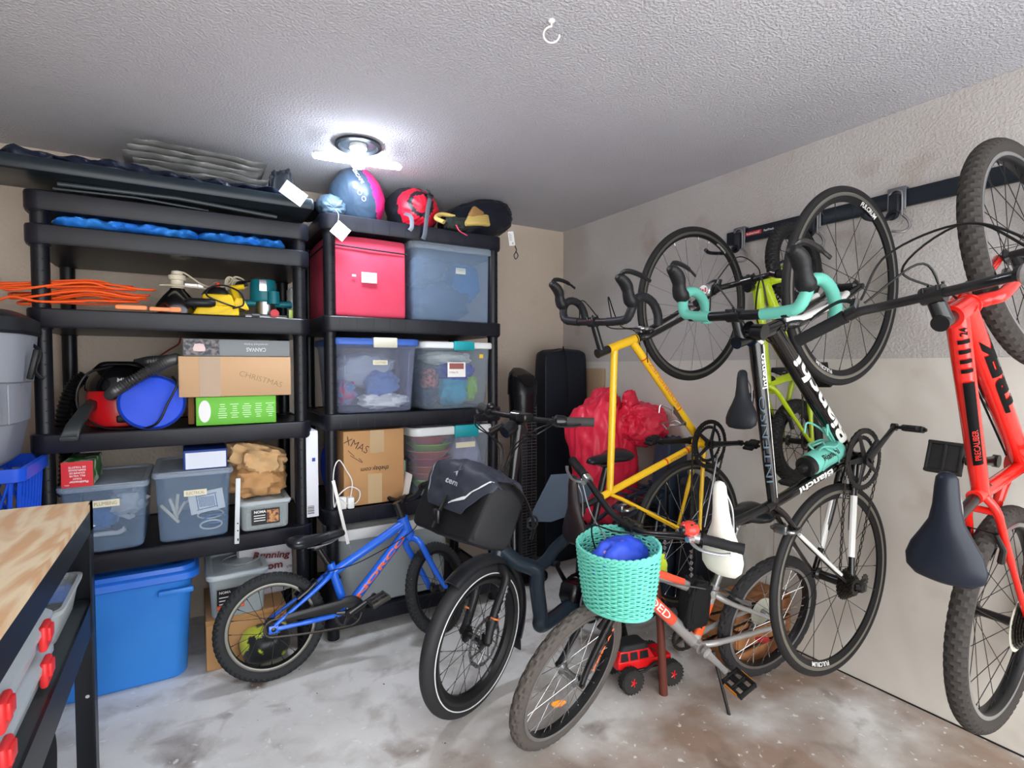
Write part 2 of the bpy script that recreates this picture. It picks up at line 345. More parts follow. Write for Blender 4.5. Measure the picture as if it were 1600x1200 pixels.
# ================================================================= generic containers
def tote(name,x0,x1,y0,y1,z0,z1,taper,bodym,lidm,label,cat='tote',lidh=.028,latch=None,rim=.014,r=.03,group=None,over=.012,ribs=0,lidtype=0,ox=0):
    cx,cy=(x0+x1)/2,(y0+y1)/2; t=thing(name,(cx,cy,z0),label,cat,group); w,d,h=x1-x0,y1-y0,z1-z0; hb=h-lidh*.6
    def rg(i,z,rr=r): return [Vector((x,y,z)) for x,y in rrect(w-2*i,d-2*i,rr,6)]
    th=.0025; mb=MB()
    mb.loft([rg(taper+.008,0,r*.8),rg(taper,.008),rg(over+.002,hb*.86),rg(over,hb*.93),rg(over-.004,hb-.012),rg(over-rim*.4,hb-.004),rg(over-rim*.4,hb),rg(over+th,hb),rg(over+th+.003,hb*.86),rg(taper+th,.010),rg(taper+th+.008,.003,r*.8)])
    for k in range(ribs):
        xx=-w/2+taper+.03+(w-2*taper-.06)*k/max(1,ribs-1)
        mb.loft([[Vector((xx+a,-d/2+taper*1.0-.001+b_,.02)) for a,b_ in((-.004,0),(.004,0),(.004,.003),(-.004,.003))],[Vector((xx*1.04+a,-d/2+over-.001+b_,hb*.85)) for a,b_ in((-.004,0),(.004,0),(.004,.003),(-.004,.003))]])
    mb.build('body',bodym,t)
    if lidm:
        mb=MB(); L=lidh
        if lidtype==0: mb.loft([rg(.003,h-L),rg(0,h-L+.004),rg(0,h-.006),rg(.004,h),rg(.02,h),rg(.028,h-.008),rg(.06,h-.008),rg(.07,h-.003)],cap=True)
        else: mb.loft([rg(.004,h-L),rg(0,h-L+.004),rg(.002,h-L*.5),rg(.014,h-L*.35),rg(.018,h-.003),rg(.03,h),rg(.05,h),rg(.058,h-.010),rg(.09,h-.010),rg(.1,h-.004)])
        mb.build('lid',lidm,t)
    if latch:
        col,lw,ox_,wrap=latch; mb=MB()
        mb.box((ox_,-d/2-.006,h-lidh*.62),(lw,.014,lidh*1.5),bev=.005); mb.box((ox_,-d/2+.012,h+.0005),(lw,.036,.006),bev=.002)
        mb.build('latch',col,t)
    return t
def child_text(parent,name,s,c,right,up,m,h=None,w=None,bold=0,shear=0,off=.0006):
    return text_on(MB(),s,c,right,up,h=h,w=w,bold=bold,shear=shear,off=off).build(name,m,parent)
XR,ZU=(1,0,0),(0,0,1)
CLR=clear_plastic('clear_tote_plastic',(186,200,216),.10,.22); CLRB=clear_plastic('bluish_clear_plastic',(158,184,216),.15,.25)
CLRL=clear_plastic('clear_lid_plastic',(190,204,222),.32,.25); FRO=clear_plastic('frosted_plastic',(206,214,216),.30,.4)
TAPE=M('cream_masking_tape',(226,220,196),.7); INK=M('black_ink',(28,26,26),.6); GOLD=M('faded_ink',(140,130,90),.7)
def tape_label(t,x,y,z,w,h,s,tilt=0):
    mb=MB(); mb.box((x,y,z),(w,.0012,h)); mb.build('label',TAPE,t)
    child_text(t,'lettering',s,(x,y-.0008,z),XR,ZU,GOLD,w=w*.8,h=h*.5)
def cloth(name,c,rad,col,label,cat='clothing',seed=0,amp=.35,e=(.8,.8),rough=.85,n=34,rot=None,freq=2.6,crease=.5,var=None,group=None,mat=None,sheen=.2):
    m=mat or M('cloth_%d_%d_%d'%tuple(col),col,rough,bump=(300,.2,.0005),sheen=sheen,var=var)
    o=blob(MB(),(0,0,0),rad,e,amp,freq,seed,n,rot,crease=crease).build(name,m,smooth=70); o.location=c
    return tag(o,label,cat,group)
# --- right unit, second shelf
def cube_bag():
    t=thing('storage_cube',(-1.553,-.36,1.482),'big red fabric storage cube with black piping and white card','storage cube'); m=M('red_canvas',(202,66,92),.8,bump=(420,.25,.0006),var=(5,(194,56,82),.4,.7))
    w,d,h=.372,.44,.374
    mb=MB(); hexblob(mb,[(-w/2,-d/2,0),(w/2,-d/2,0),(w/2,d/2,0),(-w/2,d/2,0),(-w/2,-d/2,h),(w/2,-d/2,h),(w/2,d/2,h),(-w/2,d/2,h)],.06,.003,2,3,n=44,crease=.003,bulge=.004); mb.build('body',m,t)
    mb=MB(); mb.tube([(-w/2-.002,d/2,h-.045),(-w/2-.004,-d/2-.003,h-.05),(0,-d/2-.009,h-.058),(w/2+.003,-d/2-.004,h-.062),(w/2+.003,d/2,h-.055)],.0035,8); mb.build('piping',M('black_webbing',(28,28,32),.7),t)
    mb=MB(); mb.box((.0,-d/2-.010,.185),(.072,.001,.048)); mb.build('card',M('white_card',(236,234,230),.6),t)
    mb=MB(); text_on(mb,'camping gear',(-.008,-d/2-.0115,.196),XR,ZU,w=.045); mb.build('lettering',M('red_ink',(200,40,60),.6),t)
    mb=MB(); mb.box((-.07,-d/2-.009,.19),(.018,.001,.009)); mb.build('care_tag',M('white_card',(236,234,230),.6),t)
cube_bag()
t=tote('storage_tote',-1.350,-.858,-.59,-.14,1.482,1.884,.026,CLRB,CLRL,'large bluish clear tote labelled camping beside the red fabric cube',lidh=.05,r=.045)
tape_label(t,.03,-.205,.262,.055,.03,'CAMPING')
cloth('folded_clothing',(-1.12,-.36,1.60),(.17,.15,.10),(52,62,84),'dark navy bundle of clothes inside the camping tote','clothing',1,.25)
cloth('folded_clothing',(-1.19,-.36,1.755),(.11,.14,.075),(70,76,88),'grey bundle packed on top inside the camping tote','clothing',5,.25)
cloth('folded_clothing',(-.985,-.38,1.70),(.085,.13,.11),(44,96,150),'blue bundle at the right inside the camping tote','clothing',9,.25)
# --- right unit, third shelf
t=tote('storage_tote',-1.722,-1.305,-.60,-.15,1.038,1.386,.03,clear_plastic('violet_clear_plastic',(180,186,215),.10,.22),M('blue_lid',(66,104,190),.4),'clear tote with blue lid and cream latch holding balled clothes',lidh=.032,latch=(M('cream_latch',(205,202,186),.45),.115,.03,0),r=.04,ribs=2)
tape_label(t,.01,-.213,.235,.07,.022,'CLOTHES')
cloth('bundled_clothing',(-1.51,-.33,1.235),(.15,.13,.085),(168,176,190),'silvery grey bundle at the top inside the blue-lidded tote','clothing',11,.28)
cloth('bundled_clothing',(-1.63,-.40,1.13),(.05,.08,.055),(196,52,104),'pink patterned garment at the left inside the blue-lidded tote','clothing',13,.4,var=(30,(70,140,190),.4,.6))
cloth('bundled_clothing',(-1.46,-.45,1.165),(.075,.06,.065),(92,122,180),'light blue garment in the middle of the blue-lidded tote','clothing',15,.4)
cloth('bundled_clothing',(-1.40,-.34,1.15),(.06,.10,.09),(42,44,52),'black garment at the right inside the blue-lidded tote','clothing',17,.3)
cloth('bundled_clothing',(-1.455,-.46,1.085),(.11,.07,.036),(236,236,236),'white crumpled shirt at the bottom of the blue-lidded tote','clothing',19,.4)
t=tote('storage_tote',-1.298,-.888,-.60,-.15,1.038,1.378,.03,CLR,M('white_lid',(226,230,232),.4),'clear tote with white lid and teal latch beside the blue-lidded tote',lidh=.032,latch=(M('teal_latch',(28,150,160),.4),.115,.02,0),r=.04,ribs=0)
mb=MB(); mb.box((-.015,-.214,.20),(.10,.001,.075)); mb.build('label',M('white_card',(236,234,230),.6),t)
mb=MB(); mb.box((-.015,-.2149,.218),(.08,.0006,.030),0); text_on(mb,'STERILITE',(-.032,-.2148,.186),XR,ZU,w=.05); mb.build('lettering',M('brown_print',(150,90,84),.6),t)
mb=MB(); mb.box((.125,-.2175,.27),(.022,.001,.02)); mb.build('sticker',M('yellow_sticker',(236,200,50),.5),t)
cloth('bundled_clothing',(-1.20,-.35,1.15),(.075,.13,.10),(26,34,74),'navy garment at the left inside the teal-latched tote','clothing',21,.3)
cloth('bundled_clothing',(-1.215,-.48,1.19),(.045,.03,.05),(172,92,86),'red checked garment inside the teal-latched tote','clothing',22,.3,var=(60,(90,50,60),.45,.55))
cloth('bundled_clothing',(-1.06,-.40,1.12),(.085,.10,.075),(60,170,205),'turquoise garment in the middle of the teal-latched tote','clothing',23,.3)
cloth('bundled_clothing',(-1.04,-.38,1.225),(.10,.12,.05),(34,60,190),'royal blue garment inside the teal-latched tote','clothing',25,.3)
cloth('bundled_clothing',(-1.07,-.36,1.30),(.13,.12,.035),(226,230,222),'white garment at the top of the teal-latched tote','clothing',27,.3)
cloth('bundled_clothing',(-.965,-.42,1.135),(.035,.08,.07),(150,200,70),'lime green garment at the right of the teal-latched tote','clothing',28,.3)
# --- right unit, fourth shelf
CARD=M('kraft_cardboard',(190,146,100),.8,bump=(90,.1,.001),var=(3,(178,134,90),.4,.7)); PTAPE=clear_plastic('packing_tape',(216,186,142),.65,.25)
def cardboard(name,x0,x1,y0,y1,z0,z1,label,mat=CARD,rotz=0,flap=True,cat='box'):
    cx,cy=(x0+x1)/2,(y0+y1)/2; t=thing(name,(cx,cy,z0),label,cat,None,rotz); w,d,h=x1-x0,y1-y0,z1-z0
    mb=MB(); mb.box((0,0,h/2),(w,d,h),bev=.004); mb.build('body',mat,t)
    return t,w,d,h
t,w,d,h=cardboard('cardboard_box',-1.683,-1.392,-.585,-.2,.605,.955,'kraft cardboard box marked XMAS with upside-down black print',rotz=R(1.2))
MK=M('marker_ink',(60,40,44),.7)
mb=MB(); text_on(mb,'XMAS',(-.085,-d/2-.0006,.285),(.88,0,-.48),(.48,0,.88),w=.12,h=.035,bold=-.012)
for a,b_ in(((-.125,.262),(-.095,.232)),((-.115,.238),(-.06,.20)),((-.075,.222),(-.058,.203))): mb.tube([(a[0],-d/2-.001,a[1]),(b_[0],-d/2-.001,b_[1])],.0012,5)
mb.build('handwriting',MK,t)
child_text(t,'lettering','thebay.com',(.0,-d/2-.0006,.168),(-1,0,0),(0,0,-1),INK,w=.135,shear=.2,bold=.01)
MB().box((.012,-d/2-.0008,h-.055),(.068,.0008,.108)).build('packing_tape',PTAPE,t); MB().box((.0,-d/2-.0008,.072),(.068,.0008,.14)).build('packing_tape',PTAPE,t)
t=tote('storage_tote',-1.352,-.888,-.60,-.15,.605,.95,.03,CLR,M('white_lid',(226,230,232),.4),'white-lidded clear tote of colourful bowls on the fourth shelf',lidh=.042,latch=(M('teal_latch',(28,150,160),.4),.135,.06,0),r=.05)
mb=MB(); mb.box((.06,-.217,.245),(.11,.001,.028)); mb.build('label',TAPE,t)
for k,(c,zz) in enumerate((((150,190,50),.63),((226,110,70),.665),((222,120,60),.70),((200,70,90),.74),((226,100,80),.775),((160,200,50),.81),((222,80,70),.85))):
    o=MB().lathe([(.045,0),(.06,.006),(.105,.055),(.118,.062),(.115,.066),(.1,.058),(.055,.012),(.001,.010)],n=32).build('plastic_bowl',M('bowl_%d'%k,c,.4)); o.location=(-1.20,-.44,zz-.02)
    tag(o,['lime bowl, lowest of the stack','orange bowl just above the lowest','amber bowl, third from the bottom of the stack','pink bowl in the middle of the stack','coral bowl above the pink bowl','lime green bowl near the top of the stack','red bowl on top of the stack'][k]+' inside the white-lidded tote','bowl','stacked bowls in the clear tote')
cloth('bundled_clothing',(-1.0,-.42,.77),(.08,.12,.13),(190,186,214),'pale lilac packet at the right of the bowls tote','bag',31,.2,rough=.5)
# red disc + small black boxes between
o=MB().lathe([(.001,0),(.10,.002),(.12,.010),(.105,.014),(.001,.018)],axis=(.9,.1,.25),n=40).build('red_plate',M('glossy_dark_red',(150,22,34),.3)); o.location=(-1.367,-.30,.80); tag(o,'round dark red plate standing behind the small black boxes','plate')
for k,(x,z0,hh,yy) in enumerate(((-1.366,.605,.19,-.50),(-1.372,.605,.17,-.42))):
    t=thing('small_box',(x,yy,z0),['black carton with pale green edge beside the cardboard XMAS box','second black carton just behind the one with green edge'][k],'box',None); 
    mb=MB(); mb.box((0,0,hh/2),(.030,.06,hh),bev=.002); mb.build('body',M('black_carton',(28,30,32),.5),t)
    mb=MB(); mb.box((-.004,-.0305,hh/2),(.014,.001,hh*.92)); mb.build('panel',M('pale_green_print',(130,160,146),.5),t)
o=MB().box((0,0,.065),(.003,.10,.13),rot=Matrix.Rotation(R(12),3,'Y')).build('paper_sheet',M('white_paper',(232,230,226),.7)); o.location=(-1.386,-.60,.608); o.rotation_euler=(0,R(0),0); tag(o,'white paper sheet leaning against the cardboard XMAS box','paper')
# --- bottom shelf
t=tote('storage_tote',-1.715,-1.13,-.60,-.1,.122,.50,.03,FRO,M('translucent_white_lid',(206,208,206),.5),'frosted tote with whitish lid on the lowest right shelf',lidh=.05,r=.05,over=.02)
cloth('bundled_clothing',(-1.40,-.36,.27),(.20,.16,.12),(96,104,104),'grey bundle inside the lowest frosted tote','clothing',33,.3)
cloth('bundled_clothing',(-1.33,-.50,.22),(.10,.06,.06),(64,70,70),'dark grey pouch at the front of the lowest frosted tote','bag',35,.3)
# --- long white carton between the two units
t=thing('long_carton',(-1.818,-.44,.58),'tall narrow white carton standing between the shelving units','box'); mb=MB(); mb.box((0,0,.195),(.055,.30,.385),bev=.003); mb.build('body',M('white_carton',(222,224,232),.55),t)
mb=MB(); mb.box((.008,-.151,.26),(.014,.0006,.016)); mb.build('logo_mark',M('blue_print',(40,70,170),.5),t)
mb=MB()
for k in range(9): mb.box((-.006,-.1508,.02+k*.0042),(.028,.0005,.0016 if k%3 else .0028))
mb.build('barcode',INK,t)
# blue curved thing behind the right unit's post : blue disc
o=MB().lathe([(.001,0),(.11,.003),(.12,.012),(.001,.016)],axis=(1,.15,0),n=40).build('blue_disc',M('blue_gloss',(30,70,210),.35)); o.location=(-1.705,-.38,.76); tag(o,'round blue plastic disc standing left of the XMAS box','disc')
# power strip + white wires
t=thing('power_strip',(-1.70,-.60,.605),'white power strip with looped cord beside the XMAS box','power strip')
mb=MB(); mb.box((.045,-.005,.025),(.03,.04,.05),bev=.005); mb.box((.012,.01,.022),(.035,.03,.06),bev=.005); mb.build('outlet_block',M('white_plastic',(232,232,230),.4),t)
mb=MB(); mb.tube(bez([(.045,-.01,.045),(.052,-.015,.12),(.028,-.01,.175),(-.005,-.012,.225),(-.03,-.015,.17),(-.03,-.02,.02),(-.01,-.025,.07),(.04,-.02,.10),(.085,-.015,.075),(.08,-.01,.03),(.04,-.01,.015),(.0,-.005,.05),(-.01,0,.03)]),.0028,8); mb.build('cord',M('white_cable',(230,230,228),.4),t)
t=thing('metal_bracket',(-1.71,-.655,.603),'narrow white perforated bracket hanging down from the fourth right shelf','bracket')
mb=MB(); mb.box((0,0,-.0),(.014,.006,.30),rot=Matrix.Rotation(R(-12),3,'Y'),bev=.001); mb.build('bar',M('white_enamel',(238,236,232),.3),t)
# ================================================================= left unit, blue tarps near the top
TARP=M('blue_tarp',(40,118,218),.42,bump=(260,.25,.0006),var=(7,(56,140,232),.4,.65))
for k,(xa,xb,za,lab) in enumerate(((-2.700,-2.225,.046,'long folded blue tarp on the left unit, its left roll'),(-2.245,-1.905,.044,'shorter blue tarp roll at the right end of the same tier'))):
    mb=MB(); n=26
    def tr(u,v,xa=xa,xb=xb,k=k):
        x=xa+(xb-xa)*v; e=min(1,(min(v,1-v)*9)+.12)**.5; a=2*PI*u
        s=1+.22*fb(x*14+k*5,math.cos(a)*1.3,math.sin(a)*1.3)+.07*math.sin(x*120+3*a)
        return Vector((x,-.48+math.cos(a)*.115*s*e,1.7585+.024+max(-.0235,math.sin(a)*.024*s*e)))
    mb.grid(tr,28,60,wrapu=True)
    tag(mb.build('folded_tarp',TARP,smooth=60),lab,'tarp')
# ---- orange extension cord
t=thing('extension_cord',(-2.5,-.45,1.463),'orange extension cord looped in a bundle and spilling off the left of the shelf','cord'); OR=M('orange_rubber',(244,92,34),.4); mb=MB()
r2=random.Random(3)
for k in range(9):
    z=.012+.009*k*r2.uniform(.6,1); xl=-.27-r2.uniform(-.02,.06) if k<6 else -.40; xr=.07+r2.uniform(-.05,.05); y0=-.10+r2.uniform(-.03,.05)
    pts=[(xl,y0+.0,z+.01),(xl+.03,y0-.04,z),(-.1,y0-.045+r2.uniform(-.01,.01),z+.02+r2.uniform(0,.02)),(xr-.05,y0-.04,z+.025),(xr,y0,z+.03),(xr-.04,y0+.06,z+.035),(-.08,y0+.07,z+.02+r2.uniform(0,.03)),(xl+.04,y0+.05,z+.02)]
    P=[Vector(p) for p in pts]; c=[]
    for i in range(len(P)):
        a,b_,cc,d=P[i-1],P[i],P[(i+1)%len(P)],P[(i+2)%len(P)]
        for q in range(6):
            s=q/6; c.append(.5*((2*b_)+(cc-a)*s+(2*a-5*b_+4*cc-d)*s*s+(-a+3*b_-3*cc+d)*s**3))
    mb.tube(c,.0042,8,closed=True)
mb.tube(bez([(-.10,-.14,.03),(-.22,-.16,.02),(-.30,-.17,.03),(-.36,-.16,-.01),(-.44,-.10,-.04),(-.55,0,-.03)]),.0042,8)
mb.build('cord',OR,t)
mb=MB(); mb.box((.04,-.15,.014),(.10,.028,.018),rot=Matrix.Rotation(R(-6),3,'Z'),bev=.006); mb.box((.13,-.155,.012),(.07,.022,.016),rot=Matrix.Rotation(R(4),3,'Z'),bev=.006); mb.box((.18,-.15,.013),(.04,.03,.02),bev=.006); mb.build('plug',M('pale_orange_plastic',(240,150,100),.45),t)
# ---- hanging cord end behind the vac
t=thing('cord_end',(-2.34,-.10,1.39),'red-orange cord end with plug hanging from under the tool shelf','cord'); mb=MB(); mb.tube(bez([(.03,0,.0),(.02,-.01,-.03),(-.02,-.02,-.06),(-.07,-.03,-.10)]),.004,8); mb.build('cord',M('dull_red_rubber',(150,60,40),.5),t)
mb=MB(); mb.tube([(-.065,-.03,-.095),(-.12,-.04,-.135)],[.008,.014],8); mb.box((-.128,-.04,-.141),(.02,.006,.004)); mb.build('plug',M('dull_red_rubber',(150,60,40),.5),t)
# ---- clamp lamp
t=thing('clamp_lamp',(-2.315,-.42,1.463),'silver clamp work lamp face down with cream socket and cord','lamp')
mb=MB(); mb.lathe([(.092,.006),(.094,.010),(.090,.022),(.078,.050),(.052,.085),(.030,.110),(.026,.118),(.0235,.118),(.028,.108),(.050,.083),(.076,.048),(.090,.010)],n=40,cap=False,closed=True); mb.build('reflector',M('brushed_aluminium',(190,192,196),.22,1.0,bump=(30,.2,.002)),t)
mb=MB(); mb.lathe([(.001,.114),(.024,.114),(.026,.135),(.024,.150),(.024,.152),(.032,.154),(.032,.172),(.022,.176),(.020,.190),(.001,.194)],n=20); mb.build('socket',M('cream_plastic',(222,212,190),.5),t)
mb=MB(); mb.box((.05,-.01,.134),(.045,.012,.012)); mb.box((.085,-.01,.132),(.02,.004,.018)); mb.build('clamp',M('zinc',(170,170,172),.3,1.0),t)
mb=MB(); mb.tube(bez([(0,0,.19),(.03,-.01,.182),(.09,-.02,.14),(.14,-.03,.128),(.19,-.02,.15),(.215,0,.185),(.25,0,.175),(.26,-.01,.145),(.20,-.02,.125),(.13,-.05,.118),(.05,-.06,.122),(-.02,-.04,.126),(-.06,-.03,.125)]),.0036,8)
for k in range(5): mb.tube([Vector((.195+.004*k+.018*math.cos(a),-.01+.006*k,.152+.030*math.sin(a))) for a in [2*PI*i/20 for i in range(20)]],.0034,7,closed=True)
for k in range(3): mb.tube([Vector((.225+.022*math.cos(a),-.02+.006*k,.150+.018*math.sin(a+.3*k))) for a in [2*PI*i/20 for i in range(20)]],.0034,7,closed=True)
mb.build('cord',M('cream_cable',(206,196,172),.5),t)
mb=MB(); mb.tube(bez([(.10,-.01,.132),(.14,0,.16),(.2,.01,.178)]),.0012,6); mb.build('wire_hanger',M('zinc',(170,170,172),.3,1.0),t)
# ---- yellow sander + black base tool
YEL=M('tool_yellow',(226,190,26),.4); BK=M('black_plastic',(22,22,25),.4); RB=M('black_rubber',(20,20,22),.6,bump=(200,.2,.0005))
t=thing('power_sander',(-2.18,-.47,1.463),'yellow and black power sander lying beside the clamp lamp','power tool')
mb=MB(); hexblob(mb,[(-.085,-.12,0),(.085,-.12,.0),(.085,.0,0),(-.085,.0,0),(-.06,-.115,.045),(.085,-.115,.04),(.085,0,.04),(-.06,0,.04)],.2); hexblob(mb,[(-.05,-.105,.04),(.075,-.105,.04),(.07,-.02,.04),(-.045,-.02,.04),(-.048,-.10,.088),(.058,-.10,.092),(.055,-.02,.09),(-.04,-.02,.09)],.22)
hexblob(mb,[(.05,-.08,.03),(.13,-.08,.03),(.12,-.02,.03),(.06,-.02,.03),(.075,-.08,.085),(.105,-.08,.08),(.10,-.02,.08),(.08,-.02,.08)],.3); mb.tube([(.085,-.05,.07),(.07,-.04,.11),(.06,-.03,.125),(.11,-.03,.135)],[.018,.014,.012,.011],10); mb.build('body',YEL,t)
mb=MB(); mb.tube([(-.105,-.125,.042),(-.09,-.13,.045),(-.02,-.13,.047),(-.005,-.125,.047)],[.013,.019,.018,.012],12); mb.lathe([(.055,.088),(.048,.10),(.03,.118),(.001,.122)],c=(.005,-.06,0),n=20); mb.build('grip',BK,t)
mb=MB(); mb.lathe([(.008,.118),(.010,.135),(.006,.14)],c=(.01,-.06,0),n=12); mb.build('button',M('orange_button',(226,80,50),.4),t)
mb=MB(); mb.tube(bez([(.11,-.07,.03),(.04,-.13,.045),(-.03,-.13,.075),(-.02,-.11,.11),(.03,-.10,.125),(.09,-.10,.10),(.10,-.11,.05),(.06,-.125,.03)]),.0035,8); mb.build('cord',BK,t)
# ---- teal router
TEAL=M('tool_teal',(14,104,116),.38); t=thing('trim_router',(-1.985,-.46,1.463),'teal electric router standing beside the right post','power tool')
mb=MB(); mb.lathe([(.05,.075),(.055,.085),(.054,.15),(.05,.172),(.03,.178),(.001,.178)],c=(-.005,0,0),n=28); mb.tube([(-.10,-.01,.065),(-.05,-.01,.07),(.05,-.01,.07),(.11,-.01,.07)],[.016,.014,.014,.016],12); mb.cyl((.03,-.05,.065),(.03,-.05,.12),.026,.024,n=20); mb.build('body',TEAL,t)
mb=MB(); mb.box((-.012,-.055,.145),(.03,.004,.05),bev=.001); mb.build('name_plate',M('brushed_aluminium',(190,192,196),.22,1.0,bump=(30,.2,.002)),t)
mb=MB(); mb.cyl((0,0,.02),(0,0,.075),.045,n=24); mb.box((0,-.01,.006),(.17,.12,.008),bev=.002); mb.cyl((-.09,-.06,.012),(.08,-.07,.012),.004,n=8); mb.cyl((-.06,-.08,.01),(-.03,-.08,.01),.010,n=10); mb.build('base_plate',M('zinc',(170,170,172),.3,1.0),t)
mb=MB(); mb.lathe([(.016,-.006),(.018,0),(.001,.002)],c=(.03,-.085,.022),axis=(0,-1,0),n=18); mb.build('knob',M('red_knob',(190,50,60),.4),t)
mb=MB(); mb.tube(bez([(-.09,-.0,.06),(-.12,-.03,.10),(-.11,-.03,.15),(-.06,-.0,.165),(-.03,.02,.17)]),.004,8); mb.tube([(-.07,0,.155),(-.11,0,.14)],[.012,.01],8); mb.build('cord',BK,t)
# clear sleeve with green label between units
t=thing('clear_organizer',(-1.895,-.42,1.463),'clear plastic small-parts sleeve standing behind the right post of the left unit','organizer')
mb=MB(); mb.box((.04,.0,.075),(.05,.12,.15),bev=.004); mb.build('body',FRO,t); mb=MB(); mb.box((.012,-.13,.022),(.03,.004,.036)); mb.build('green_tag',M('lime_paper',(196,222,120),.6),t)
# ================================================================= left unit, middle shelf
RED=M('vac_red',(200,22,30),.3,coat=.3); t=thing('shop_vacuum',(-2.52,-.38,1.014),'small red and black shop vacuum with ribbed hose over the lid','vacuum cleaner')
mb=MB(); mb.lathe([(.10,.0),(.112,.008),(.116,.06),(.112,.13),(.108,.15),(.001,.15)],n=36); mb.build('drum',RED,t)
mb=MB(); mb.lathe([(.114,.145),(.117,.155),(.112,.18),(.096,.215),(.07,.238),(.04,.248),(.001,.25)],n=36); hexblob(mb,[(-.10,-.03,.22),(.10,-.03,.22),(.10,.03,.22),(-.10,.03,.22),(-.06,-.02,.262),(.06,-.02,.262),(.06,.02,.262),(-.06,.02,.262)],.4); mb.build('lid',M('gloss_black',(14,14,16),.18,coat=.5),t)
text_on(MB(),'MICRO',(.035,-.108,.188),(1,.15,0),(0,.35,1),w=.07,bold=.02).build('lettering',M('white_print',(226,226,226),.5),t)
mb=MB(); mb.box((.03,-.112,.035),(.07,.02,.03),bev=.006); mb.build('outlet',BK,t)
hp=bez([(-.02,-.14,.130),(.01,-.22,.155),(.06,-.245,.188),(.115,-.235,.225),(.165,-.20,.258),(.195,-.14,.272),(.17,-.06,.268),(.10,.0,.262),(.05,.02,.25)],14)
mb=MB(); mb.tube(hp,[.0195+.003*(1 if i%2 else -1) for i in range(len(hp))],14); mb.build('hose',M('hose_grey',(52,52,54),.35,spec=.7),t)
mb=MB(); mb.tube(bez([(-.02,-.06,.24),(-.09,-.10,.215),(-.125,-.11,.14),(-.11,-.13,.06),(-.04,-.16,.008),(.06,-.20,.004),(.13,-.235,.02),(.17,-.238,.10),(.20,-.235,.17),(.185,-.19,.2)]),.0045,8); mb.build('power_cord',BK,t)
t=thing('vacuum_nozzle',(-2.645,-.55,1.016),'black vacuum crevice nozzle lying over the shelf edge by the left post','vacuum nozzle')
mb=MB(); rings=[]
for (x,y,z,a,b_) in ((.05,.12,.10,.018,.018),(.03,.03,.075,.018,.016),(.005,-.06,.02,.024,.010),(-.005,-.085,-.02,.026,.008)): rings.append([Vector((x+u,y,z+v)) for u,v in rrect(2*a,2*b_,.006,3)])
mb.loft(rings,cap=False); inner=[[p+Vector((0,0,0)) for p in r] for r in rings]; mb.build('body',M('charcoal_plastic',(48,52,54),.4),t,solid=.0025)
mb=MB(); mb.tube([(.05,.12,.10),(.10,.2,.03),(.13,.25,.03)],[.018,.018,.017],12); mb.build('wand',BK,t)
# blue round zip bag
t=thing('round_bag',(-2.405,-.60,1.014),'round royal-blue fabric case standing in front of the red vacuum','bag'); BF=M('blue_nylon',(24,70,206),.5,bump=(350,.15,.0005))
mb=MB()
def dsk(rad,h,n=40):
    return [(.001,-h*.55),(rad*.6,-h*.52),(rad*.92,-h*.44),(rad,-h*.3),(rad,h*.3),(rad*.92,h*.44),(rad*.6,h*.5),(.001,h*.5)]
mb.lathe(dsk(.108,.07),c=(0,.04,.103),axis=(.1,-1,.12),n=44); mb.xf(lambda p: Vector((p.x*1.02,p.y+.004*fb(p.x*12,p.z*12,1),max(.001,p.z*.96)))); mb.build('body',BF,t)
mb=MB(); x_,y_,d_=frame_of((.1,-1,.12))
for h_ in (.026,-.026): mb.tube([Vector((0,.04,.100))+d_*h_+x_*(math.cos(a)*.1105)+y_*(math.sin(a)*.106) for a in [2*PI*i/48 for i in range(48)]],.0022,6,closed=True)
mb.build('zip',M('dark_blue_zip',(14,34,110),.6),t)
# stacked boxes
BRN=M('tan_cardboard',(196,160,124),.8,bump=(90,.1,.001))
t,w,d,h=cardboard('cardboard_box',-2.258,-1.96,-.585,-.25,1.0145,1.1305,'bright green lamp box at the bottom of the stack',M('green_carton',(106,188,62),.5))
mb=MB(); mb.lathe([(.001,0),(.030,0),(.030,.0008),(.001,.001)],c=(-.118,-d/2-.0004,.058),axis=(0,-1,0),n=30); mb.xf(lambda p:Vector((-.118+(p.x+.118)*.72,p.y,.058+(p.z-.058)*1.5))); mb.build('lamp_picture',M('white_print',(226,226,226),.5),t)
mb=MB(); rr=random.Random(5)
for k in range(5):
    for j in range(7): mb.box((-.055+.045*k+rr.uniform(-.001,.001),-d/2-.0006,.03+j*.009),(rr.uniform(.014,.034),.0006,.0028))
mb.build('print_lines',M('pale_green_text',(206,236,190),.5),t)
t,w,d,h=cardboard('cardboard_box',-2.315,-1.900,-.59,-.2,1.1315,1.296,'plain long tan cardboard box in the middle of the stack',BRN)
mb=MB(); mb.box((-.098,-d/2-.0006,h/2),(.075,.0008,h-.002)); mb.build('packing_tape',clear_plastic('dull_tape',(208,180,150),.5,.35),t)
child_text(t,'handwriting','CHRISTMAS',(.09,-d/2-.0006,.07),(1,0,-.32),(.32,0,1),GOLD,w=.17,h=.022,bold=-.014)
t,w,d,h=cardboard('flat_box',-2.298,-1.902,-.59,-.2,1.297,1.366,'flat grey printed canvas box on top of the stack',M('grey_carton',(128,134,138),.5))
mb=MB(); mb.box((-w/2+.065,-d/2-.0006,h/2),(.125,.0008,h-.006)); mb.build('picture_panel',M('dark_picture',(60,66,76),.5,var=(60,(128,120,122),.45,.6)),t)
mb=MB(); mb.lathe([(.001,.0),(.020,.002),(.022,.012),(.016,.03),(.001,.032)],c=(-w/2+.056,-d/2-.003,.018),n=20); mb.xf(lambda p:Vector((p.x,-d/2-.0012+(p.y+d/2)*.04,p.z))); mb.build('picture_shape',M('pinkish_print',(226,200,200),.5),t)
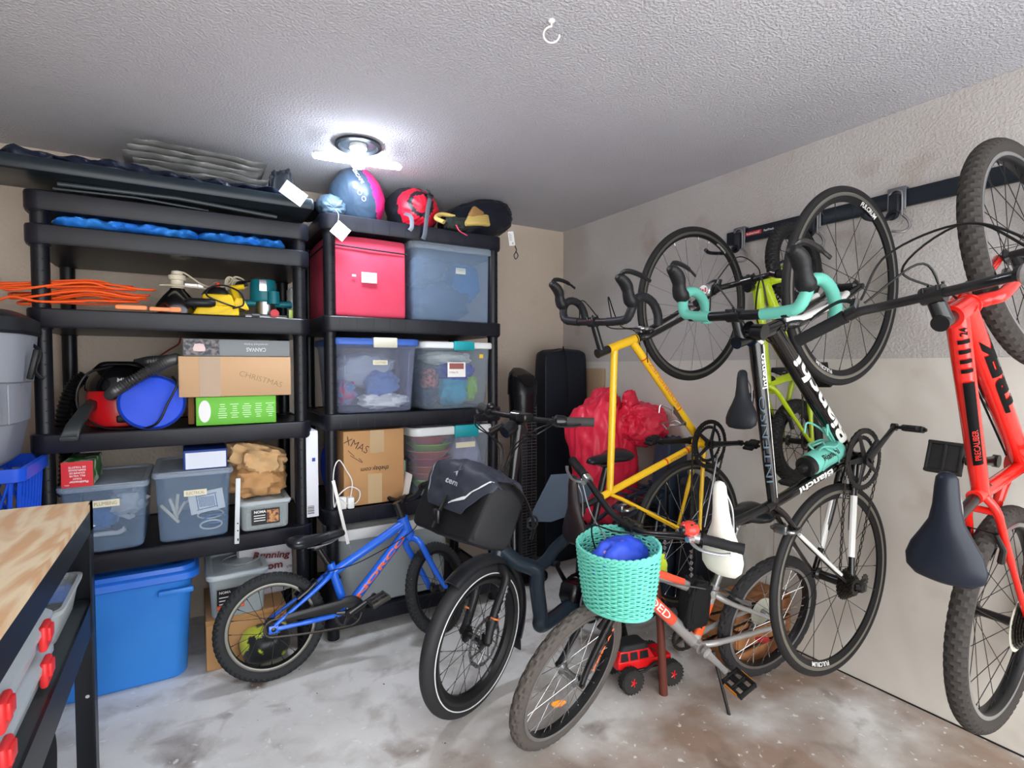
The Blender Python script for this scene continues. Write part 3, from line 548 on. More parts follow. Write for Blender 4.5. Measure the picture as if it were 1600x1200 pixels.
mb=MB(); text_on(mb,'CANVAS',(.065,-d/2-.0006,.028),(-1,0,0),(0,0,-1),w=.075,h=.017,bold=.02); text_on(mb,'stretched frame',(.065,-d/2-.0006,.05),(-1,0,0),(0,0,-1),w=.09,h=.009); mb.build('lettering',M('pale_grey_print',(206,208,212),.5),t)
t,w,d,h=cardboard('open_box',-2.285,-2.262,-.50,-.25,1.0145,1.128,'dark open kraft carton edge standing left of the green box',M('dark_kraft',(150,108,66),.8))
# ================================================================= left unit, lower shelf
t=tote('storage_tote',-2.700,-2.420,-.60,-.16,.557,.815,.022,CLRB,CLRL,'clear bluish tote labelled PLUMBING on the lower left shelf',lidh=.022,r=.028,over=.01)
tape_label(t,.005,-.208,.185,.085,.026,'PLUMBING')
WHT=M('matte_white_plastic',(226,226,222),.45); CHR=M('chrome',(206,208,212),.12,1.0); COP=M('copper_pipe',(180,110,72),.25,1.0)
r3=random.Random(11)
for k in range(6):
    a=r3.uniform(-.4,.4); mt=(CHR,WHT,COP)[k%3]; p=Vector((r3.uniform(-2.64,-2.48),r3.uniform(-.54,-.40),.575+.02*k)); dv=Vector((math.cos(a*3),.25*math.sin(a*5),math.sin(a)*.8))*.05
    o=MB().tube([-dv,dv*.6,dv+Vector((0,0,.014))],[.009,.009,.011],12).build('pipe_fitting',mt); o.location=p
    tag(o,['short chrome pipe','white plastic pipe','copper pipe','second chrome pipe','second white pipe','second copper pipe'][k]+' lying inside the PLUMBING tote, '+('lowest of them','near the bottom','in the lower half','about mid height','in the upper half','topmost of them')[k],'pipe fitting','pipe fittings in the plumbing tote')
cloth('plastic_packet',(-2.50,-.45,.72),(.06,.07,.05),(206,206,214),'crumpled clear packet at the right inside the PLUMBING tote','bag',41,.4,mat=clear_plastic('crinkled_film',(220,220,226),.6,.2))
cloth('plastic_packet',(-2.60,-.42,.665),(.07,.10,.05),(60,104,170),'blue packet behind the label inside the PLUMBING tote','bag',43,.3)
t=tote('storage_tote',-2.412,-2.128,-.60,-.16,.557,.838,.022,CLRB,CLRL,'clear bluish tote labelled ELECTRICAL beside the plumbing tote',lidh=.022,r=.028,over=.01)
tape_label(t,.005,-.208,.19,.08,.024,'ELECTRICAL')
o=MB().box((0,0,0),(.125,.004,.085),rot=Matrix.Rotation(R(-8),3,'Y'),bev=.001).build('instruction_card',M('white_card',(236,234,230),.6)); o.location=(-2.225,-.555,.70); tag(o,'white card with blue square frame inside the ELECTRICAL tote','card')
mb=MB(); 
for a,b_,c_,d2 in((0,.028,.07,.003),(0,-.028,.07,.003),(.034,0,.003,.058),(-.034,0,.003,.058)): mb.box((a,-.0028,b_),(c_,.0006,d2),rot=Matrix.Rotation(R(-8),3,'Y'))
for k in range(12): mb.box((-.027+.0048*k,-.0028,0),(.0022,.0006,.042),rot=Matrix.Rotation(R(-8),3,'Y'))
mb.build('blue_print',M('navy_print',(46,84,140),.5),o)
for k in range(4):
    o=MB().tube([Vector((.04*math.cos(a)*(1+.1*k),-.01+.004*k,.018*math.sin(a))) for a in [2*PI*i/24 for i in range(24)]],.0035,7,closed=True).build('coiled_cable',(WHT,M('blue_cable',(60,110,180),.4),WHT,BK)[k]); o.location=(-2.21+.02*(k%2),-.50+.03*k,.59+.014*k)
    tag(o,['white cable coil, lowest','blue cable coil','white cable coil above the blue one','black cable coil, highest'][k]+' inside the ELECTRICAL tote','cable','coiled cables in the electrical tote')
for k in range(5):
    p=Vector((-2.355+.012*k,-.53+.02*k,.66+.015*(k%3))); o=MB().box((0,0,0),(.012,.012,.10-.01*k),rot=Euler((0,R(-38+22*k),0)).to_matrix(),bev=.003).build('wall_plug',M('cream_plastic',(222,212,190),.5)); o.location=p
    tag(o,'cream wall plug in a loose bundle at the left inside the ELECTRICAL tote','plug','loose cream plugs in the electrical tote')
t=thing('metal_bracket',(-2.118,-.625,.70),'narrow white perforated bracket beside the ELECTRICAL tote','bracket'); mb=MB(); mb.box((0,0,-.04),(.018,.008,.27),rot=Matrix.Rotation(R(2),3,'Y'),bev=.002); 
for z in(-.16,-.155,-.12,-.09): mb.cyl((0,-.0045,z),(0,-.0052,z),.003,n=8,mi=1)
mb.build('bar',[M('grey_white_enamel',(206,212,216),.35),HOLE],t)
t=tote('storage_tote',-2.112,-1.905,-.60,-.25,.557,.682,.012,FRO,clear_plastic('frost_lid',(200,210,214),.6,.3),'small frosted container with black and amber label under the paper bag',lidh=.016,r=.022,over=.008)
def noma(t,x,y,z,w,h,red=False):
    mb=MB(); mb.box((x,y,z),(w,.001,h)); mb.build('label',M('black_label',(20,20,22),.4),t)
    mb=MB(); text_on(mb,'NOMA',(x-w*.2,y-.0006,z+h*.34),XR,ZU,w=w*.42,bold=.03)
    for k in range(3): mb.box((x-w*.22,y-.0008,z+h*(.1-.16*k)),(w*.4,.0005,h*.05))
    mb.build('lettering',M('white_print',(226,226,226),.5),t)
    mb=MB(); mb.box((x,y-.0008,z-h*.38) if red else (x+w*.25,y-.0008,z),(w,.0006,h*.22) if red else (w*.42,.0006,h*.8)); mb.build('label_panel',M('red_panel',(206,50,44),.5,var=(90,(226,120,60),.4,.6)) if red else M('amber_panel',(196,140,90),.5,var=(70,(90,50,40),.45,.6)),t)
noma(t,-.0,-.170,.058,.11,.066)
# brown paper bag
PAP=M('brown_paper',(196,152,104),.85,bump=(120,.2,.001),var=(6,(184,138,92),.4,.7))
t=thing('paper_bag',(-2.02,-.43,.684),'crumpled brown paper bag with rolled top on a small frosted container','bag')
mb=MB(); blob(mb,(0,0,.068),(.115,.14,.072),(.7,.8),.16,1.5,51,60,crease=1.6); mb.xf(lambda p:Vector((p.x,p.y,max(.001,p.z)))); mb.build('body',PAP,t,smooth=40)
mb=MB(); blob(mb,(-.01,-.02,.165),(.12,.11,.062),(.7,.9),.18,1.6,57,60,rot=Matrix.Rotation(R(18),3,'Y'),crease=1.7); mb.build('rolled_top',M('light_brown_paper',(208,170,124),.8,bump=(120,.2,.001)),t,smooth=40)
# boxes on the lids
t,w,d,h=cardboard('carton',-2.680,-2.588,-.60,-.36,.816,.908,'red and green toilet valve carton on the PLUMBING tote lid',M('green_side_carton',(40,120,50),.5,var=(30,(214,214,200),.5,.56)))
mb=MB(); mb.box((0,-d/2-.0006,h/2),(w,.0012,h),bev=0); mb.build('front_panel',M('red_panel_plain',(214,44,54),.5),t)
mb=MB(); WP=M('white_print',(226,226,226),.5)
for k,s in enumerate(('TOILET','FILL VALVE','SOUPAPE DE','REMPLISSAGE','DE TOILETTE')): text_on(mb,s,(.0,-d/2-.0013,.030+k*.0105),(-1,0,0),(0,0,-1),w=.006*len(s)*.75,h=.0068,bold=.02)
text_on(mb,'Fluidmaster',(.004,-d/2-.0013,.018),(-1,0,0),(0,0,-1),w=.055,bold=.02); text_on(mb,'400A',(-.03,-d/2-.0013,.008),(-1,0,0),(0,0,-1),w=.014); mb.build('lettering',WP,t)
t,w,d,h=cardboard('carton',-2.305,-2.150,-.585,-.35,.839,.918,'white and navy carton on the ELECTRICAL tote lid',M('navy_carton',(34,64,140),.5))
mb=MB(); mb.box((.002,-d/2-.0008,h/2-.003),(w-.012,.0016,h-.014)); mb.build('front_panel',M('bluish_white_card',(214,220,234),.55),t)
o=MB().box((0,0,.0),(.09,.16,.09),bev=.01).build('storage_box',M('dark_teal_box',(30,50,66),.5)); o.location=(-1.98,-.17,.80); tag(o,'dark box pushed to the back behind the paper bag','box')
# ================================================================= floor below the left unit
BL=M('tote_blue',(44,120,206),.38,var=(2.5,(52,130,214),.4,.6))
t=tote('storage_tote',-2.80,-2.255,-.615,-.12,0,.462,.05,BL,M('tote_lid_blue',(36,104,206),.32),'big solid blue storage tote on the concrete under the left unit',lidh=.055,lidtype=1,r=.06,over=.028)
mb=MB()
for sx in(-1,1): mb.box((sx*.19,-.232,.365),(.12,.02,.022),rot=Matrix.Rotation(R(0),3,'Y'),bev=.006)
mb.build('handle_lip',BL,t)
t,w,d,h=cardboard('cardboard_box',-2.238,-1.93,-.585,-.2,0,.212,'kraft cardboard box on the floor under a frosted container')
mb=MB(); mb.box((.0,-d/2-.001,h-.012),(w+.002,.004,.022),bev=.001); mb.box((-.04,-d/2-.0006,.07),(.02,.0006,.004)); mb.build('flap',M('kraft_flap',(178,134,86),.8),t)
t=tote('storage_tote',-2.235,-2.0,-.62,-.3,.213,.40,.02,FRO,clear_plastic('frost_lid',(200,210,214),.6,.3),'frosted container with red-striped black label on the floor-level cardboard box',lidh=.02,r=.03,over=.01)
mb=MB(); mb.lathe([(.075,.0),(.08,.004),(.07,.008)],c=(.02,0,.187),n=32,cap=False); mb.build('lid_ring',FRO,t)
noma(t,-.03,-.152,.085,.10,.085,True)
cloth('coiled_lights',(-2.10,-.47,.35),(.06,.06,.03),(120,112,104),'grey coiled string lights inside the frosted container near the floor','string lights',61,.4)
RRB=clear_plastic('translucent_bag_film',(204,204,210),.75,.35)
t=thing('shopping_bag',(-2.0,-.40,.0),'white plastic shopping bag with maroon lettering behind the small blue bike','bag')
mb=MB(); hexblob(mb,[(-.10,-.03,.213),(.12,-.03,.213),(.12,.06,.213),(-.10,.06,.213),(-.11,-.01,.50),(.125,-.01,.485),(.125,.03,.485),(-.11,.03,.50)],.12,.012,2.5,3,n=40,crease=.01); mb.build('body',M('white_bag_film',(196,194,200),.4,bump=(25,.4,.004)),t)
MR=M('maroon_print',(96,20,24),.5)
mb=MB(); text_on(mb,'Running',(.03,-.043,.392),(1,0,-.12),(.12,0,1),w=.155,h=.04,bold=.03,off=.002,shear=.1); text_on(mb,'Room',(.015,-.045,.348),XR,ZU,w=.12,h=.035,bold=.03,off=.002); mb.build('lettering',MR,t)
text_on(MB(),'LTD',(.105,-.043,.33),XR,ZU,w=.025,bold=.02,off=.002).build('small_print',M('black_label',(20,20,22),.4),t)
o=cloth('helmet',(-2.02,-.60,.08),(.10,.10,.075),(196,206,60),'yellow and black helmet on the floor behind the small blue bike wheel','helmet',63,.08,crease=0,rough=.35,var=(7,(30,32,34),.47,.5))
# ================================================================= top of the left unit
NAV=M('navy_nylon',(22,30,52),.45,bump=(200,.2,.0006)); BKN=M('black_nylon',(26,30,36),.42,bump=(240,.2,.0006))
o=MB().box((-2.50,-.60,1.928),(1.36,.26,.05),rot=None,bev=.012).build('long_case',M('dark_slate_plastic',(26,36,43),.3)); tag(o,'long flat dark slate panel case laid across the top of the left unit','case')
for k,(a,b_) in enumerate((((-2.66,-.64,1.893),(-1.95,-.61,1.886)),((-2.68,-.60,1.885),(-2.20,-.58,1.882)))):
    o=MB().tube([a,((a[0]+b_[0])/2,a[1]-.01,a[2]+.004),b_],.008 if k==0 else .005,10).build('tent_pole',M('slate_tube',(52,60,66),.35)); tag(o,['thick','thin'][k]+' dark pole under the long case on the top left shelf','pole','poles under the long case')
t=thing('long_fabric_bag',(-2.35,-.5,1.955),'long navy fabric bag with white tag lying on the dark panel case','bag')
mb=MB()
def fbag(u,v):
    x=-.50+1.0*v; a=2*PI*u; e=min(1,min(v,1-v)*12+.2)**.6; s=1+.35*fb(x*6,math.cos(a),math.sin(a)+3)+.10*math.sin(x*70+2*math.sin(a))*(.5 if v<.5 else 1); hh=.034 if v<.45 else .030
    return Vector((x,math.cos(a)*.12*e*s,max(.0,hh+math.sin(a)*hh*e*s)))
mb.grid(fbag,26,90,wrapu=True); mb.build('body',NAV,t,smooth=60)
mb=MB(); n_=Vector((.05,-1,.15)).normalized(); rt=Vector((.84,.05,-.54)).normalized(); up=n_.cross(rt)*-1
def price_tag(parent,c,rt,up,w,h):
    rt=Vector(rt).normalized(); up=Vector(up); up=(up-rt*up.dot(rt)).normalized(); n=rt.cross(up); c=Vector(c)
    mb=MB(); pts=[c+rt*(sx*w/2)+up*(sy*h/2)+n*sn for sn in(-.0006,.0006) for sx,sy in((-1,-1),(1,-1),(1,1),(-1,1))]
    mb.add(pts,[(3,2,1,0),(4,5,6,7),(0,1,5,4),(1,2,6,5),(2,3,7,6),(3,0,4,7)]); tg=mb.build('paper_tag',M('tag_paper',(238,238,236),.6),parent)
    mb=MB()
    for k in range(7): 
        L_=w*(.35+.3*((k*37)%5)/5); q=c+up*(h*.34-k*h*.075)+n*.0009+rt*(-w*.4+L_/2)
        mb.add([q+rt*(a*L_/2)+up*(b_*h*.012) for a,b_ in((-1,-1),(1,-1),(1,1),(-1,1))],[(0,1,2,3)])
    for k in range(10):
        q=c-up*(h*.34)+rt*(w*.02+k*w*.025)+n*.0009; mb.add([q+rt*(a*w*.007)+up*(b_*h*.07) for a,b_ in((-1,-1),(1,-1),(1,1),(-1,1))],[(0,1,2,3)])
    mb.build('print',M('grey_print',(120,120,124),.6),tg); return tg
price_tag(t,(.448,-.238,.002),(.80,0,-.50),(.50,0,.80),.095,.06)
o=MB(); o=blob(MB(),(0,0,0),(.20,.12,.045),(.6,.8),.25,2.2,71,36,crease=.7).build('folded_fabric',BKN,smooth=60); o.location=(-1.93,-.36,1.995); tag(o,'dark grey folded cover at the right end of the top left shelf','cover')
# grey tarp
GT=M('grey_tarp',(112,112,112),.42,bump=(60,.35,.002),var=(8,(134,134,132),.4,.65)); t=thing('folded_tarp',(-2.23,-.40,2.005),'grey folded tarp on top of the navy bag near the ceiling','tarp')
mb=MB()
for k in range(5):
    def tl(u,v,k=k):
        a=2*PI*u; x=-.235+.47*v; e=min(1,min(v,1-v)*14+.3)**.5; th=.017-.001*k; z=.014+k*.028+.004*fb(x*6,k,0)
        return Vector((x+(.02*math.sin(k*2.1)),-.03+math.cos(a)*.15*(1-.03*k)+.01*fb(x*8,k,a),z+math.sin(a)*th*e*(1+.4*fb(x*9,k*3,math.cos(a)*2))))
    mb.grid(tl,22,50,wrapu=True)
mb.xf(lambda p: Vector((p.x,p.y,p.z*.92+.01*fb(p.x*4,2,p.y*3)))); mb.build('body',GT,t,smooth=50)
# black pouch
t=thing('black_pouch',(-1.905,-.50,2.0),'small black gathered pouch standing behind the white tag','pouch'); mb=MB(); hexblob(mb,[(-.062,-.04,0),(.062,-.04,0),(.062,.04,0),(-.062,.04,0),(-.05,-.02,.10),(.02,-.02,.125),(.02,.02,.125),(-.05,.02,.10)],.3,.012,3,5,n=30,crease=.012); mb.build('body',BKN,t,smooth=50)
# ================================================================= top of the right unit
t=thing('stuff_sack',(-1.705,-.50,1.94),'small slate-grey stuff sack at the left end of the top right shelf','bag'); SL=M('slate_nylon',(70,88,104),.38,bump=(200,.2,.0006))
mb=MB(); rotm=Matrix.Rotation(R(-72),3,'X'); blob(mb,(0,0,.052),(.062,.055,.085),(.75,1),.12,3,81,44,rot=rotm,pleat=14,plamp=.09); mb.xf(lambda p:Vector((p.x,p.y,max(0,p.z)))); mb.build('body',SL,t,smooth=60)
mb=MB(); mb.tube(bez([(.0,-.095,.02),(.008,-.12,-.01),(.004,-.125,-.05),(.01,-.13,-.075)]),.0012,6); mb.build('drawcord',M('grey_cord',(150,156,164),.6),t); price_tag(t,(.012,-.135,-.085),(.80,0,-.60),(.60,0,.80),.066,.066)
# pink and slate sleeping bag sack
t=thing('stuff_sack',(-1.565,-.44,1.94),'large slate and pink sleeping bag sack under the lamp','bag'); mb=MB(); o_=0
rm=Euler((R(-62),0,R(-28))).to_matrix()
blob(mb,(0,0,.118),(.128,.150,.118),(.85,1),.05,2,83,64,rot=rm,pleat=26,plamp=.03,crease=.25)
mb.xf(lambda p:Vector((p.x,p.y,max(0,p.z))))
for i,f in enumerate(mb.f):
    c=sum((Vector(mb.v[j]) for j in f),Vector())/len(f)
    if c.x-.045-.35*(.118-c.z)>0 : mb.m[i]=1
mb.build('body',[M('dark_slate_nylon',(50,66,84),.36,bump=(200,.15,.0005)),M('pink_nylon',(214,44,118),.4,bump=(200,.15,.0005))],t,smooth=60)
mb=MB(); text_on(mb,'ESCAPE',(-.035,-.148,.185),(.5,-.06,-.72),(.75,.2,.5),w=.07,h=.017,bold=.0,off=.004)
for k in range(3): 
    c0=Vector((-.050+.018*k,-.156-.003*k,.135-.026*k)); mb.tube([c0+Vector((math.cos(a)*.009,-.002,math.sin(a)*.010)) for a in [2*PI*i/16 for i in range(16)]],.0009,5,closed=True)
mb.build('printed_marks',M('pale_mark',(206,206,196),.5),t)
# red compression sack
t=thing('stuff_sack',(-1.285,-.43,1.94),'red and black compression sack with hanging grey strap','bag'); mb=MB(); rm=Euler((R(-75),0,R(12))).to_matrix()
blob(mb,(0,0,.115),(.118,.112,.15),(.8,1),.06,3,85,60,rot=rm,pleat=18,plamp=.06,crease=.2); mb.xf(lambda p:Vector((p.x,p.y,max(0,p.z))))
for i,f in enumerate(mb.f):
    c=sum((Vector(mb.v[j]) for j in f),Vector())/len(f); rr_=math.hypot(c.x,c.z-.115)
    if (c.y>-.075) or abs(rr_-.055)<.010 and c.y<-.1: mb.m[i]=1
mb.build('body',[M('red_nylon',(200,30,52),.42,bump=(200,.15,.0005)),BKN],t,smooth=60)
ST=M('grey_webbing',(78,82,90),.6,bump=(500,.3,.0005))
mb=MB(); mb.tube(bez([(.05,-.10,.20),(.035,-.165,.15),(.015,-.185,.08),(.0,-.20,.01),(-.012,-.21,-.05),(-.02,-.208,-.075)]),.011,8,flat=.14,up=(0,1,0)); mb.tube(bez([(-.09,-.15,.05),(-.075,-.19,.03),(-.075,-.205,-.02),(-.085,-.20,-.04)]),.010,8,flat=.14,up=(0,1,0)); mb.build('strap',ST,t)
mb=MB(); mb.box((.032,-.172,.148),(.03,.012,.022),rot=Matrix.Rotation(R(20),3,'Y'),bev=.003); mb.build('buckle',BK,t)
# black stuff sack
t=thing('stuff_sack',(-.90,-.40,1.94),'large black stuff sack with white tag at the right end of the shelf','bag'); mb=MB(); rm=Euler((R(-20),R(68),R(-18))).to_matrix()
blob(mb,(0,0,.112),(.112,.115,.235),(.85,1),.06,3,87,60,rot=rm,pleat=20,plamp=.06,crease=.3); mb.xf(lambda p:Vector((p.x,p.y,max(.0,min(.252,p.z))))); mb.build('body',M('blue_black_nylon',(24,27,38),.38,bump=(200,.2,.0006)),t,smooth=60)
mb=MB(); mb.tube(bez([(.10,-.12,.12),(.11,-.15,.06),(.105,-.19,.03)]),.0012,6); mb.tube(bez([(.15,-.14,.02),(.158,-.17,-.04),(.15,-.19,-.06),(.135,-.19,-.085),(.145,-.19,-.105),(.16,-.19,-.085),(.152,-.18,-.06)]),.0025,6); mb.build('drawcord',BK,t); price_tag(t,(.115,-.195,.0),(.95,0,.15),(-.15,0,.95),.036,.075)
# work gloves
t=thing('work_glove',(-1.06,-.60,1.938),'pair of worn yellow and dark work gloves piled before the black sack','gloves')
GY=M('glove_yellow',(186,160,92),.85,bump=(200,.3,.001)); GD=M('glove_dark',(38,44,40),.8)
mb=MB(); hexblob(mb,[(-.10,-.03,.0),(.0,-.04,0),(.02,.04,0),(-.08,.04,0),(-.09,-.02,.05),(.01,-.02,.06),(.02,.03,.06),(-.07,.03,.05)],.5,.006,3,4); mb.build('palm',GD,t)
mb=MB()
for k in range(5): mb.tube(bez([(-.02+.008*k,-.045+.012*k,.022+.010*k),(.03+.006*k,-.052+.012*k,.030+.010*k),(.08+.004*k,-.045+.012*k,.034+.012*k)],5),[.010]*10+[.007],9)
mb.tube(bez([(-.10,-.03,.02),(-.12,0,.04),(-.09,.02,.065),(-.04,.01,.06)],5),[.009]*16,9); mb.build('finger',GY,t)
mb=MB(); mb.box((.045,-.0,.082),(.055,.022,.055),rot=Matrix.Rotation(R(28),3,'Y'),bev=.010); mb.build('leather_patch',M('brown_leather',(140,104,60),.6),t)
mb=MB(); mb.tube(bez([(-.06,-.05,.01),(-.05,-.06,-.015),(-.02,-.062,-.03)]),.0025,6); mb.build('pull_loop',M('pink_cord',(210,70,100),.5),t)
t.scale=(1.35,1.2,1.2)
# ================================================================= left edge: grey vacuum on a blue crate
t=thing('tool_bench_stand',(-2.97,-.72,0),'black stand behind the workbench carrying the blue crate','stand'); mb=MB(); mb.box((0,0,.34),(.44,.36,.68),bev=.01); mb.build('body',M('matte_black',(16,16,18),.5),t); mb=MB(); mb.box((.0,0,.70),(.46,.38,.03),bev=.006); mb.build('top',BK,t)
t=thing('plastic_crate',(-2.965,-.72,.716),'royal blue latticed plastic crate at the left edge','crate'); CB=M('crate_blue',(24,82,214),.35); mb=MB(); w,d,h=.47,.36,.226
mb.loft([ringz((0,0),w,d,.02,h-.045),ringz((0,0),w+.03,d+.03,.03,h-.04),ringz((0,0),w+.03,d+.03,.03,h),ringz((0,0),w-.0,d-.0,.02,h),ringz((0,0),w-.01,d-.01,.02,h-.045)],closed=True,cap=False)
mb.box((0,0,.006),(w-.03,d-.03,.012))
for sy in(-1,1):
    for k in range(12): 
        x=-w/2+.02+k*(w-.04)/11; mb.tube([(x*.94,sy*(d/2-.014),.008),(x,sy*(d/2-.004),h-.03)],.006,6)
    for k in range(10):
        x=-w/2+.03+k*(w-.06)/10
        mb.tube([(x,sy*(d/2-.012),.02),(x+.045,sy*(d/2-.006),h-.04)],.004,6); mb.tube([(x+.045,sy*(d/2-.012),.02),(x,sy*(d/2-.006),h-.04)],.004,6)
for sx in(-1,1):
    for k in range(9):
        y=-d/2+.02+k*(d-.04)/8; mb.tube([(sx*(w/2-.014),y*.94,.008),(sx*(w/2-.004),y,h-.03)],.006,6)
    for k in range(7):
        y=-d/2+.03+k*(d-.06)/7; mb.tube([(sx*(w/2-.012),y,.02),(sx*(w/2-.006),y+.045,h-.04)],.004,6)
mb.build('body',CB,t)
t=thing('shop_vacuum',(-2.955,-.74,.942),'tall grey canister vacuum with black lid and yellow label at the left edge','vacuum cleaner'); GR=M('vac_grey',(134,138,146),.4)
def hexring(c,a,b_,z,n=32,pw=.5): 
    out=[]
    for i in range(n):
        t_=2*PI*i/n; out.append(Vector((c[0]+math.copysign(abs(math.cos(t_))**pw,math.cos(t_))*a,c[1]+math.copysign(abs(math.sin(t_))**pw,math.sin(t_))*b_,z)))
    return out
mb=MB(); mb.loft([hexring((0,0),.165,.16,0),hexring((0,0),.185,.17,.02),hexring((0,0),.205,.18,.13),hexring((0,0),.210,.185,.135),hexring((0,0),.215,.19,.26),hexring((0,0),.222,.195,.265),hexring((0,0),.235,.2,.42)])
for k in range(9): mb.box((.05+.02*k,-.188 if k<7 else -.18,.197),(.005,.008,.12),bev=.002)
mb.build('drum',GR,t)
mb=MB(); mb.loft([hexring((0,0),.238,.204,.415),hexring((0,0),.245,.208,.425),hexring((0,0),.243,.205,.465),hexring((0,0),.20,.17,.49),hexring((0,0),.10,.10,.497)]); mb.tube(bez([(-.1,-.15,.48),(-.02,-.19,.50),(.10,-.19,.50),(.18,-.15,.47)]),.016,10); mb.build('lid',M('black_ridged_plastic',(26,30,34),.4),t)
mb=MB(); mb.box((.135,-.196,.215),(.045,.012,.075),bev=.003); mb.build('latch',BK,t)
mb=MB(); mb.box((.06,-.2035,.35),(.10,.003,.085),bev=.001); mb.build('label',M('label_yellow',(236,200,40),.5),t)
mb=MB(); mb.box((.06,-.2055,.378),(.094,.001,.022)); text_on(mb,'6.0 HP',(.07,-.2058,.352),XR,ZU,w=.05,bold=.03); text_on(mb,'59.9',(.08,-.2058,.325),XR,ZU,w=.05,bold=.03); mb.build('lettering',BK,t)
mb=MB(); mb.tube(bez([(.21,.05,.40),(.25,.02,.36),(.24,.0,.30),(.26,.0,.27)]),.006,8); mb.box((.245,-.05,.32),(.016,.02,.10),rot=Matrix.Rotation(R(12),3,'Y'),bev=.004); mb.build('hose_clip',BK,t)
t=thing('coiled_hose',(-2.72,-.30,.98),'black coiled ribbed hose standing behind the left post','hose'); mb=MB(); hp=bez([(0,0,-.25),(.01,0,-.1),(0,0,.05),(.03,0,.18),(.08,0,.24)],16); mb.tube(hp,[.024+.003*(1 if i%2 else -1) for i in range(len(hp))],12); mb.build('tube',BK,t)
# ================================================================= workbench
t=thing('workbench',(-2.83,-1.98,0),'plywood-topped workbench with black steel frame at the left edge','workbench')
def ply():
    m=bpy.data.materials.new('plywood'); m.use_nodes=True; N=m.node_tree.nodes; L=m.node_tree.links; b=N['Principled BSDF']; tc=N.new('ShaderNodeTexCoord')
    mp=N.new('ShaderNodeMapping'); mp.inputs['Scale'].default_value=(3.6,.7,1); mp.inputs['Rotation'].default_value=(0,0,R(-8)); L.new(tc.outputs['Object'],mp.inputs[0])
    n=N.new('ShaderNodeTexNoise'); n.inputs['Scale'].default_value=2.0; n.inputs['Detail'].default_value=3; n.inputs['Distortion'].default_value=1.4; L.new(mp.outputs[0],n.inputs['Vector'])
    ml=N.new('ShaderNodeMath'); ml.operation='MULTIPLY'; ml.inputs[1].default_value=4.5; L.new(n.outputs['Fac'],ml.inputs[0]); fr=N.new('ShaderNodeMath'); fr.operation='PINGPONG'; fr.inputs[1].default_value=.5; L.new(ml.outputs[0],fr.inputs[0])
    r=N.new('ShaderNodeValToRGB'); e=r.color_ramp.elements; e[0].position=.05; e[0].color=rgb((232,212,178)); e[1].position=.42; e[1].color=rgb((214,172,130)); L.new(fr.outputs[0],r.inputs[0]); L.new(r.outputs[0],b.inputs['Base Color']); b.inputs['Roughness'].default_value=.6
    return m
mb=MB(); mb.box((0,0,.871),(.63,1.56,.018)); mb.build('tabletop',ply(),t)
SB=M('black_steel',(22,26,34),.35,.3); mb=MB()
for sx in(-1,1): mb.box((sx*.309,0,.832),(.012,1.56,.060)); mb.box((sx*.309,0,.566),(.006,1.56,.085))
for sy in(-1,1): mb.box((0,sy*.774,.832),(.63,.012,.060)); mb.box((0,sy*.774,.566),(.63,.006,.085))
mb.build('frame',SB,t)
for sx in(-1,1):
    for sy in(-1,1):
        mb=MB(); mb.box((sx*.313,sy*.755,.44),(.004,.05,.88)); mb.box((sx*.29,sy*.778,.44),(.05,.004,.88)); mb.cyl((sx*.29-.006,sy*.778-sy*0,.33),(sx*.29-.006,sy*.782,.33),.005,n=10,mi=1)
        if sy>0: mb.cyl((sx*.293,sy*.776,.33),(sx*.293,sy*.7745,.33),.005,n=10,mi=1)
        mb.build('leg',[SB,CHR],t)
mb=MB(); mb.box((0,0,.603),(.61,1.54,.006)); mb.build('lower_shelf',M('grey_black_steel',(58,64,66),.4,.2),t)
# organizers with red latches
RL=M('latch_red',(220,50,52),.35)
for k,(z,yc,dx) in enumerate(((.607,-1.83,0),(.680,-1.83,.0))):
    t=thing('parts_organizer',(-2.70,yc,z),('lower' if k==0 else 'upper')+' clear organizer case with red latches on the bench shelf','organizer case','stacked organizer cases'); mb=MB()
    mb.loft([ringz((0,0),.30,.46,.02,0),ringz((0,0),.31,.47,.02,.008),ringz((0,0),.315,.475,.02,.040),ringz((0,0),.33,.49,.025,.042),ringz((0,0),.33,.49,.025,.052),ringz((0,0),.31,.47,.02,.062),ringz((0,0),.30,.46,.02,.066)]); mb.build('case',clear_plastic('organizer_plastic',(186,196,204),.62,.3),t)
    for yy in(.145,-.135):
        mb=MB(); mb.box((.166,yy,.034),(.014,.052,.052),bev=.006); mb.box((.174,yy,.040),(.008,.034,.028),bev=.003); mb.build('latch',RL,t)
t=tote('parts_bin',-2.86,-2.532,-1.53,-1.235,.607,.715,.02,FRO,None,'open frosted bin of small tools at the far end of the bench shelf',r=.03,over=.006)
for k in range(6):
    o=MB().tube([(0,0,0),(.01,.09,.012)],[.006,.007],8).build('pen_tool',M('pen_%d'%k,((40,80,170),(190,50,110),(60,60,64),(70,120,190),(200,60,60),(220,200,60))[k],.4)); o.location=(-2.60-.03*k,-1.47+.012*k,.625+.004*k)
    tag(o,('blue','pink','black','light blue','red','yellow')[k]+' slim pen tool in the open frosted bin','pen','slim tools in the frosted bin')
t=thing('wheeled_tool',(-2.67,-1.22,0),'yellow and black wheeled tool on the floor under the bench','tool'); mb=MB(); mb.lathe([(.09,-.05),(.125,-.045),(.135,-.02),(.135,.02),(.125,.045),(.09,.05)],c=(0,0,.136),axis=(1,0,0),n=36); mb.build('wheel',M('rough_black_foam',(24,24,26),.95,bump=(150,.6,.003)),t)
